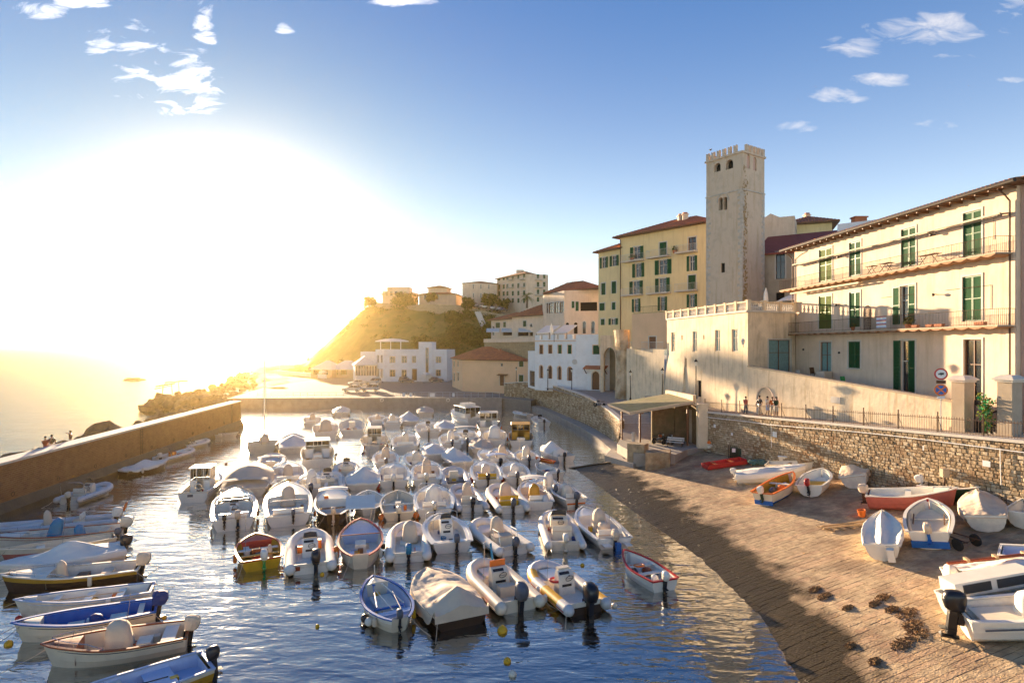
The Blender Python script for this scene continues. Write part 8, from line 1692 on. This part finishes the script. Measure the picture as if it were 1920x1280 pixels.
# ---- street lamps
def lamp(p, h, lb):
    t = empty('street_lamp', p, 0, lb, 'street lamp', 'lantern street lamps'); b = MB(); b.lathe([(.16, 0), (.14, .25), (.07, .4), (.055, h*.5), (.04, h-.5), (.06, h-.48)], 8); b.build('pole', Mt['iron'], t)
    b = MB(); b.lathe([(.09, h-.46), (.17, h-.1), (.19, h-.06)], 6); b.build('lantern_glass', Mt['glob'], t); b = MB(); b.lathe([(.22, h-.06), (.12, h+.08), (.05, h+.16), (.02, h+.3)], 6); b.build('lantern_cap', Mt['iron'], t)
for u, vb, vt, d, lb in ((1182, 746, 697, 77, 'street lamp left of the canopy, against the stained wall'), (1242, 740, 693, 70.5, 'middle street lamp at the left end of the canopy parapet'), (1305, 742, 677, 62, 'tallest street lamp standing right over the canopy corner'), (1027, 728, 694, 108, 'street lamp in front of the second arched window of the restaurant'), (1072, 732, 692, 101, 'street lamp at the corner of the white restaurant'), (968, 722, 690, 122, 'thin street lamp in front of the peach house')):
    p = DP(u, vb, d); h = (vb-vt)/F*d; lamp(p-Vector((0, 0, .3)), h+.3, lb)
t = empty('wall_lantern', EP(BT, 0, BT.E[0][1]-.25, .35, BT.hz(0, 1400, 640)), 0, 'lantern on the corner of the terrace building', 'lantern'); b = MB(); b.lathe([(.05, -.35), (.12, -.3), (.2, .1), (.05, .3)], 6); b.build('glass', Mt['glob'], t); b = MB(); b.tube([(0, 0, -.35), (.1, .15, -.6), (.2, .3, -.6)], .025, 4); b.build('bracket', Mt['iron'], t)

# ---- quay railing
qr = empty('quay_railing', (-54, 117.2, 2.0), 0, 'thin metal railing with white panels along the far quay', 'railing'); QI = Matrix.Translation((54, -117.2, -2.0))
qa, qb = Vector((-50, 117.3, 2.0)), Vector((-2.5, 118.4, 2.0)); nq = 34
for k in range(nq+1): p = qa.lerp(qb, k/nq); b = MB(); b.tube([p, p+Vector((0, 0, 1.0))], .035, 4); o = b.build('post', Mt['iron_light'], qr); o.matrix_parent_inverse = QI
for z in (.5, 1.0): b = MB(); b.tube([qa+Vector((0, 0, z)), qb+Vector((0, 0, z))], .025, 4); o = b.build('rail', Mt['iron_light'], qr); o.matrix_parent_inverse = QI
for k, w_ in ((20, .5), (21, .5), (24, .9), (27, .4)): p = qa.lerp(qb, (k+.5)/nq)+Vector((0, -.05, .5)); b = MB(); b.box(p, (w_*1.1, .03, .75)); o = b.build('panel', Mt['plaster_white'], qr); o.matrix_parent_inverse = QI
for u, lb in ((716, 'white life ring post left on the far quay wall'), (840, 'white life ring post right on the far quay wall')):
    p = DP(u, 750, 116.3); t = empty('life_ring_post', p, 0, lb, 'life ring'); b = MB(); M_ = Matrix.Rotation(PI/2, 4, 'X'); b.tube([M_ @ Vector((.3*math.cos(a), .3*math.sin(a), 0)) for a in [2*PI*k/12 for k in range(13)]], .09, 5); b.build('ring', Mt['whitew'], t)

# ---- cars
def car(p, rz, col, lb, kind='car', g='cars parked on the far quay', L_=4.2, W_=1.75, Hh=1.45, suv=False):
    t = empty('parked_car', p, rz, lb, kind, g); b = MB(); hw = W_/2
    prof = [(-L_/2, .35), (-L_/2, .8), (-L_/2+.1, .95), (L_/2-1.2, .98), (L_/2-.15, .78), (L_/2, .55), (L_/2, .3)]
    rg = []
    for y, k in ((-hw, .93), (-hw*.93, 1), (hw*.93, 1), (hw, .93)): rg.append([(x*(.99 if k < 1 else 1), y, z*k+(.0 if k == 1 else .02)) for x, z in prof])
    b.loft(rg, close=True); bd = b.build('body', Mt[col], t)
    x0, x1 = -L_/2+(.15 if suv else .35), L_/2-1.25; top = Hh; b = MB(); r1 = [(x0, -hw*.92, .93), (x1, -hw*.92, .95), (x1, hw*.92, .95), (x0, hw*.92, .93)]; r2 = [(x0+(.15 if suv else .5), -hw*.72, top), (x1-.75, -hw*.72, top), (x1-.75, hw*.72, top), (x0+(.15 if suv else .5), hw*.72, top)]
    b.loft([r1, r2]); b.build('windows', Mt['pane'], t); b = MB(); b.loft([[(x, y, z-.02) for x, y, z in r2], [(x*.98, y*.95, z+.04) for x, y, z in r2]]); b.build('roof', Mt[col], t)
    for s1 in (-1, 1):
        for fr in (0, .5, 1):
            xa, xb = lerp(x0, x1, fr), lerp(r2[0][0], r2[1][0], fr); b = MB(); b.tube([(xa, s1*hw*.925, .94), (xb, s1*hw*.73, top)], .035, 4); b.build('pillar', Mt[col], t)
        for x in (-L_*.30, L_*.31):
            b = MB(); b.M = Matrix.Translation((x, s1*(hw-.09), .32)) @ Matrix.Rotation(PI/2, 4, 'X'); b.lathe([(.18, -.1), (.31, -.1), (.33, 0), (.31, .1), (.18, .1)], 14); M_ = b.M; w_ = b.build('wheel', Mt['tyre'], t); b = MB(); b.M = M_; b.lathe([(.02, -.11), (.19, -.112), (.19, .112), (.02, .11)], 10); b.build('rim', Mt['chrome'], w_)
        b = MB(); b.box((L_/2-.08, s1*hw*.7, .66), (.12, .3, .14)); b.build('headlight', Mt['glob'], t); b = MB(); b.box((-L_/2+.0, s1*hw*.75, .72), (.06, .25, .16)); b.build('tail_light', Mt['red'], t)
    return t
for u, v, rz, c, lb, suv in ((660, 734, PI, 'whitew', 'white low car nearest the quay rail, left of the silver one', False), (694, 733, PI+.05, 'iron_light', 'silver estate car overlapping the white low car', True), (668, 722, PI+.3, 'whitew', 'white car in the second row at the left of the car park', False), (700, 720, PI-.1, 'iron_light', 'pale car in the second row beside the marquee', True), (762, 717, 0, 'greyd', 'dark car parked against the harbour office door', True), (818, 716, .2, 'greyd', 'small dark scooter-like car at the right end of the harbour office', False)):
    p = G(u, v, 1.81); car(p, rz, c, lb, suv=suv, Hh=1.65 if suv else 1.42)
for k, (u, c) in enumerate(((884, 'whitew'), (893, 'iron_light'), (903, 'whitew'), (912, 'whitew'), (924, 'iron_light'), (936, 'whitew'), (944, 'greyd'))):
    p = DP(u, 574+(u-884)*.16, 231-(u-884)*.1); car(p, 1.2+.3*(k % 3), c, ['leftmost pale car on the hilltop road', 'second pale car on the hilltop road', 'white car left of the hilltop bush', 'white car half behind the hilltop bush', 'pale car right of the hilltop bush', 'white car under the hotel on the hilltop', 'dark car under the hotel balconies'][k], g='cars on the hilltop road')
# ---- motorcycles
def moto(p, rz, col, lb):
    t = empty('motorcycle', p, rz, lb, 'motorcycle', 'motorcycles by the harbour street')
    for x in (-.68, .68):
        b = MB(); b.M = Matrix.Translation((x, 0, .31)) @ Matrix.Rotation(PI/2, 4, 'X'); b.lathe([(.2, -.05), (.28, -.06), (.31, 0), (.28, .06), (.2, .05)], 16); M_ = b.M; w_ = b.build('wheel', Mt['tyre'], t); b = MB(); b.M = M_; b.lathe([(.02, -.02), (.21, -.015), (.21, .015), (.02, .02)], 12); b.build('rim', Mt['chrome'], w_)
    b = MB(); b.tube([(-.68, .1, .31), (-.2, .1, .42), (.1, 0, .75), (.45, 0, .85)], .04, 5); b.tube([(.68, .08, .31), (.45, .06, .95)], .03, 5); b.tube([(.68, -.08, .31), (.45, -.06, .95)], .03, 5); b.build('frame', Mt['chrome'], t)
    b = MB(); b.box((0, 0, .42), (.45, .3, .35)); b.build('engine', Mt['greyd'], t); b = MB(); b.ball((.18, 0, .78), .2, 8, 6, (1.4, .7, .7)); b.build('fuel_tank', Mt[col], t); b = MB(); b.loft([[(-.75, -.1, .78), (-.75, .1, .78), (-.75, .1, .86), (-.75, -.1, .86)], [(-.4, -.14, .7), (-.4, .14, .7), (-.4, .14, .78), (-.4, -.14, .78)], [(.02, -.1, .74), (.02, .1, .74), (.02, .1, .8), (.02, -.1, .8)]]); b.build('seat', Mt['black'], t)
    b = MB(); b.tube([(.36, -.36, 1.02), (.45, 0, .98), (.36, .36, 1.02)], .02, 5); b.build('handlebar', Mt['black'], t); b = MB(); b.ball((.56, 0, .86), .1, 8, 6); b.build('headlight', Mt['glob'], t); b = MB(); b.tube([(.05, -.15, .3), (-.7, -.18, .36)], .045, 6); b.build('exhaust', Mt['chrome'], t)
moto(Vector((11.3, 79.8, 4.0))+Vector((.4, 0, -.02)), 2.4, 'black', 'black motorcycle parked alone on the street near the restaurant door')
moto((15.3, 62.2, 2.03), .5, 'redbrown', 'dark red motorcycle under the canopy, left of the other'); moto((16.1, 61.6, 2.03), .6, 'black', 'black motorcycle under the canopy beside the bench')
# ---- people
def person(p, rz, lb, top='black', legs='greyd', h=1.72, pose='stand', skin='skin', hair='hair', shorts=False, M=None):
    t = empty('person', p, rz, lb, 'person'); k = h/1.72
    sw = .22 if pose == 'walk' else .05
    J = {'pel': (0, 0, .93), 'wst': (0, 0, 1.08), 'chs': (0, .0, 1.30), 'nck': (0, 0, 1.46), 'hd0': (.01, 0, 1.54), 'hd1': (.02, 0, 1.66),
         'shl': (0, .18, 1.40), 'ell': (-.05-sw*.3, .24, 1.14), 'wrl': (.02+sw*.2, .25, .90), 'hal': (.04+sw*.2, .25, .82), 'shr': (0, -.18, 1.40), 'elr': (.02+sw*.4, -.24, 1.14), 'wrr': (.12+sw*.5, -.22, .92), 'har': (.15+sw*.5, -.22, .85),
         'hpl': (0, .09, .88), 'knl': (.05+sw, .10, .48), 'anl': (-.02+sw*1.1, .10, .08), 'tol': (.14+sw*1.1, .11, .03), 'hpr': (0, -.09, .88), 'knr': (.02-sw*.4, -.10, .48), 'anr': (-.06-sw*1.5, -.10, .09), 'tor': (.1-sw*1.4, -.11, .03)}
    if pose == 'arms': J.update(elr=(.24, -.30, 1.42), wrr=(.45, -.36, 1.50), har=(.53, -.38, 1.53), ell=(-.14, .36, 1.22), wrl=(-.2, .42, 1.38), hal=(-.2, .45, 1.46))
    if pose == 'sit': 
        for q in J: J[q] = (J[q][0], J[q][1], J[q][2]-.45)
        J.update(knl=(.42, .12, .47), anl=(.45, .12, .06), tol=(.6, .12, .03), knr=(.42, -.12, .47), anr=(.40, -.12, .06), tor=(.55, -.12, .03), wrl=(.3, .16, .6), hal=(.38, .14, .58), wrr=(.3, -.14, .62), har=(.38, -.1, .6))
    rad = dict(pel=.125, wst=.115, chs=.14, nck=.055, hd0=.075, hd1=.085, shl=.065, ell=.045, wrl=.032, hal=.035, shr=.065, elr=.045, wrr=.032, har=.035, hpl=.09, knl=.06, anl=.042, tol=.035, hpr=.09, knr=.06, anr=.042, tor=.035)
    def skinmesh(name, edges, m, add=0.0, root='pel', levels=1, cut=None):
        ns = []; 
        for a, c in edges:
            for q in (a, c):
                if q not in ns: ns.append(q)
        me = bpy.data.meshes.new(name); me.from_pydata([Vector(J[q])*k for q in ns], [(ns.index(a), ns.index(c)) for a, c in edges], []); me.materials.append(Mt[m]); o = put(name, me, t)
        md = o.modifiers.new('skin', 'SKIN'); 
        for i, q in enumerate(ns): sv = me.skin_vertices[0].data[i]; r_ = (rad[q]+add)*k; sv.radius = (r_*(.8 if q in ('chs', 'wst', 'pel') else 1), r_*(1.15 if q in ('chs', 'wst', 'pel') else 1)); sv.use_root = (q == root)
        md.use_smooth_shade = True; ss = o.modifiers.new('sub', 'SUBSURF'); ss.levels = levels; ss.render_levels = levels; return o
    body = [('pel', 'wst'), ('wst', 'chs'), ('chs', 'nck'), ('nck', 'hd0'), ('hd0', 'hd1'), ('chs', 'shl'), ('shl', 'ell'), ('ell', 'wrl'), ('wrl', 'hal'), ('chs', 'shr'), ('shr', 'elr'), ('elr', 'wrr'), ('wrr', 'har'), ('pel', 'hpl'), ('hpl', 'knl'), ('knl', 'anl'), ('anl', 'tol'), ('pel', 'hpr'), ('hpr', 'knr'), ('knr', 'anr'), ('anr', 'tor')]
    skinmesh('body', body, skin)
    if top: skinmesh('shirt', [('pel', 'wst'), ('wst', 'chs'), ('chs', 'shl'), ('shl', 'ell'), ('chs', 'shr'), ('shr', 'elr')], top, .018)
    if legs: skinmesh('shorts' if shorts else 'trousers', [('wst', 'pel'), ('pel', 'hpl'), ('hpl', 'knl'), ('pel', 'hpr'), ('hpr', 'knr')]+([] if shorts else [('knl', 'anl'), ('knr', 'anr')]), legs, .02)
    hd = Vector(J['hd1'])*k; b = MB(); b.ball(hd+Vector((-.02, 0, .035))*k, .10*k, 9, 6, (1, .9, .95)); b.build('hair', Mt[hair], t, True)
    b = MB(); b.ball(hd+Vector((.095, 0, -.04))*k, .018*k, 5, 4); b.build('nose', Mt[skin], t)
    for s_ in (-1, 1): b = MB(); b.ball(hd+Vector((.085, s_*.03, -.01))*k, .011*k, 5, 4); b.build('eye', Mt['black'], t)
    return t
def prom(u, off):
    # a spot on the promenade, `off` metres behind the fence line, seen at column u
    s_ = (u-960)/F; q = wt(0)-wn*off; dd = wt(1)-wt(0); tt = (s_*q.y-q.x)/(dd.x-s_*dd.y); p = q+dd*tt; return p
for u, off, rz, top, legs, pose, h, lb, sh in ((1398, 1.0, -1.2, 'pinkhull', 'greyd', 'stand', 1.68, 'person in a muted reddish top standing alone at the fence, leftmost', False), (1424, 1.6, PI+.3, 'black', 'cream', 'walk', 1.78, 'person in a dark top and pale trousers walking left past the arch', False),
    (1439, 1.8, -1.0, 'whitew', 'ltblue', 'stand', 1.72, 'person in a white top and pale blue trousers in the group of three', True), (1448, 2.2, -2.0, 'orange', 'cream', 'stand', 1.66, 'person in an orange top between the white and the green top', False), (1455, 1.4, -1.4, 'greenhull', 'cream', 'stand', 1.74, 'person in a dark green top at the right of the group', True)):
    p = prom(u, off); p.z += .03; person(p, rz, lb, top, legs, h, pose, shorts=sh)
def behind_mole(u, off):
    s_ = (u-960)/F; q = M0-mn*off; tt = (s_*q.y-q.x)/(mdv.x-s_*mdv.y); return q+mdv*tt
for u, off, z, rz, pose, top, legs, lb in ((85, 1.9, 2.42, -.6, 'arms', 'redbrown', 'pinkhull', 'person with raised arm, leftmost behind the breakwater wall'), (97, 2.0, 2.42, -.9, 'stand', 'black', 'whitew', 'person in a dark top and white shorts behind the breakwater wall'), (132, 2.0, 2.42, PI+.2, 'arms', 'brownhull', 'whitew', 'person stretching an arm out, standing apart behind the breakwater wall')):
    p = behind_mole(u, off); p.z = z+.45; person(p, rz, lb, top, legs, 1.75, pose, shorts=True)
    b = MB()
# ---- trees
def tree(p, r, h, lb, n=60, dark=False, trunk=True, sc=1.0, shape=(1, 1, .8), cat='tree', name='broadleaf_tree', leafs=.28):
    t = empty(name, p, 0, lb, cat); rg = random.Random(int(p[0]*7+p[1]*3))
    if trunk:
        b = MB(); b.tube([(0, 0, -.5), (.1, 0, h*.35), (0, .1, h*.6)], .2, 7, [.16*h/4, .12*h/4, .07*h/4])
        for k in range(5): a = k*1.3; b.tube([(.05, 0, h*.4), (math.cos(a)*r*.6, math.sin(a)*r*.6, h*.75)], .05, 4)
        b.build('trunk', Mt['trunk'], t)
    b = MB()
    for k in range(n):
        d = Vector((rg.gauss(0, 1), rg.gauss(0, 1), rg.gauss(0, .9))).normalized()*(rg.random()**.35); clump(b, (d.x*r*shape[0], d.y*r*shape[1], h*.72+d.z*r*shape[2]), r*.3, 26, rg, leafs, .8)
    b.build('crown', [Mt['leaf_dark' if dark else 'leaf'], Mt['leaf_dark']], t); return t
tree(DP(1106, 566, 150), 2.6, 3.6, 'umbrella pine top behind the cream house, against the sky', shape=(1.2, 1, .45), name='pine_tree')
tree(DP(757, 582, 240), 5.5, 3, 'large round bush on the plateau wall below the villa', n=90, trunk=False, name='round_bush', cat='bush', leafs=.5)
for u, v, r, lb in ((875, 578, 2.6, 'round hilltop bush left of the parked cars'), (918, 577, 3.2, 'round hilltop bush between the parked cars'), (945, 578, 2.4, 'hilltop bush at the foot of the hotel'), (810, 566, 2.5, 'flat-crowned small tree in front of the hilltop house'), (694, 575, 2.4, 'small windswept shrub at the left brow of the hill'), (884, 600, 3.2, 'dark shrub clump beside the hillside stairs')):
    tree(DP(u, v+4, 228 if v > 570 else 236), r, r*1.4, lb, n=40, trunk=False, name='shrub', cat='shrub', leafs=.45)
hx_ = random.Random(8)
HL = ['leafy tree at the lower left of the hillside grove', 'bushy tree low in the middle of the grove', 'tree just above the harbour office roof mast', 'tallest crown in the middle of the grove', 'crown right of the tallest one in the grove', 'tree at the right edge of the grove beside the stairs', 'tree behind the peach house roof', 'dark tree between grove and terrace wall', 'small tree highest up in the grove', 'tree below the stairs near the terrace wall']
for (u, d, r), lb in zip(((815, 200, 4), (838, 205, 4.5), (790, 210, 4), (858, 212, 5), (880, 210, 5), (896, 206, 4.5), (868, 195, 4.5), (890, 190, 4), (850, 222, 3.8), (905, 196, 3.6)), HL):
    x_ = (u-960)/F*d; z_ = hill(x_, d); tree((x_, d, z_-1.5), r*.8, r*1.1, lb, n=55, name='broadleaf_tree', leafs=.5)
def palm(p, h, r, lb):
    t = empty('palm_tree', p, 0, lb, 'palm'); b = MB(); b.tube([(0, 0, -1), (.1, 0, h*.5), (0, 0, h)], .3, 8, [.38, .28, .34]); b.build('trunk', Mt['trunk'], t); rg = random.Random(int(h*10))
    for k in range(34):
        a = k*2.4; el = rg.uniform(-.5, 1.2); b = MB(); pts = []
        for i in range(9):
            q = i/8; pts.append(Vector((math.cos(a)*r*q*math.cos(el*.6), math.sin(a)*r*q*math.cos(el*.6), h+math.sin(el)*r*q-1.1*r*.5*q*q)))
        sd_ = Vector((-math.sin(a), math.cos(a), 0))
        for i in range(1, 9):
            for s_ in (-1, 1):
                for f in (0, .5):
                    c = pts[i-1].lerp(pts[i], f); w_ = .55*math.sin(PI*min(.97, (i-1+f)/8+.12)); b.poly([c, c+(pts[i]-pts[i-1])*.25, c+sd_*s_*w_+(pts[i]-pts[i-1])*.8-Vector((0, 0, w_*.5))])
        b.build('frond', Mt['leaf'], t)
palm(DP(988, 572, 205), 3.2, 3.2, 'tall palm in front of the hotel facade'); palm(DP(1036, 566, 200), 2.6, 2.6, 'smaller palm right of the hotel'); palm(DP(1019, 585, 200), 2.0, 2.2, 'low palm crown between the two palms')
t = empty('lattice_mast', DP(680, 588, 250), 0, 'thin lattice mast at the left brow of the hill', 'mast'); b = MB(); b.tube([(-.5, 0, 0), (0, 0, 8)], .06, 4); b.tube([(.5, 0, 0), (0, 0, 8)], .06, 4)
for k in range(7): b.tube([(-.45+k*.06, 0, k*1.05), (.45-k*.06, 0, k*1.05+.6)], .04, 3)
b.build('mast', Mt['iron'], t)
for u, v, w_, lb in ((606, 688, 2.5, 'small square parasol right of the marquees'), (800, 706, 2.4, 'striped parasol at the door of the harbour office')):
    p = G(u, 716, 1.81) if u > 700 else G(u, 712, 1.81); t = empty('parasol', p, 0, lb, 'parasol'); b = MB(); b.lathe([(1.5, 2.2), (1.0, 2.5), (.05, 2.8)], 8); b.build('canopy', Mt['awning'], t); b = MB(); b.tube([(0, 0, 0), (0, 0, 2.7)], .04, 5); b.build('pole', Mt['iron_light'], t)
# seagulls on the tower
for dx, lb in ((.6, 'gull perched on the left battlements of the tower'),):
    t = empty('gull', TW.E[0][2]+TW.E[0][3]*dx+Vector((0, 0, 36.2)), .5, lb, 'gull'); b = MB(); b.ball((0, 0, .15), .12, 8, 6, (1.6, .8, .8)); b.ball((.2, 0, .3), .06, 6, 5); b.tube([(.15, 0, .2), (.2, 0, .3)], .05, 5); b.poly([(.25, 0, .3), (.33, .0, .28), (.25, .02, .27)]); b.poly([(-.15, -.05, .16), (-.38, 0, .14), (-.15, .05, .16)]); b.build('body', Mt['greyd'], t)
    for y in (-.04, .04): b = MB(); b.tube([(0, y, .08), (0, y, 0)], .01, 3); b.build('leg', Mt['orange'], t)
# mooring ropes of the raft of boats
rb = random.Random(6)

# ================================================================ HAZE (the air between the camera and the far things)
hz = bpy.data.materials.new('haze'); hz.use_nodes = True; hn = hz.node_tree.nodes; hl = hz.node_tree.links; hn.clear()
ho = hn.new('ShaderNodeOutputMaterial'); hv = hn.new('ShaderNodeVolumePrincipled'); hv.inputs['Density'].default_value = .00016; hv.inputs['Color'].default_value = (1, .74, .33, 1); hv.inputs['Anisotropy'].default_value = .93
hl.new(hv.outputs[0], ho.inputs['Volume'])
b = MB(); b.b2((-6600, -70, -4.4), (6600, 9100, 39.5)); o = b.build('haze', hz, kind='stuff')
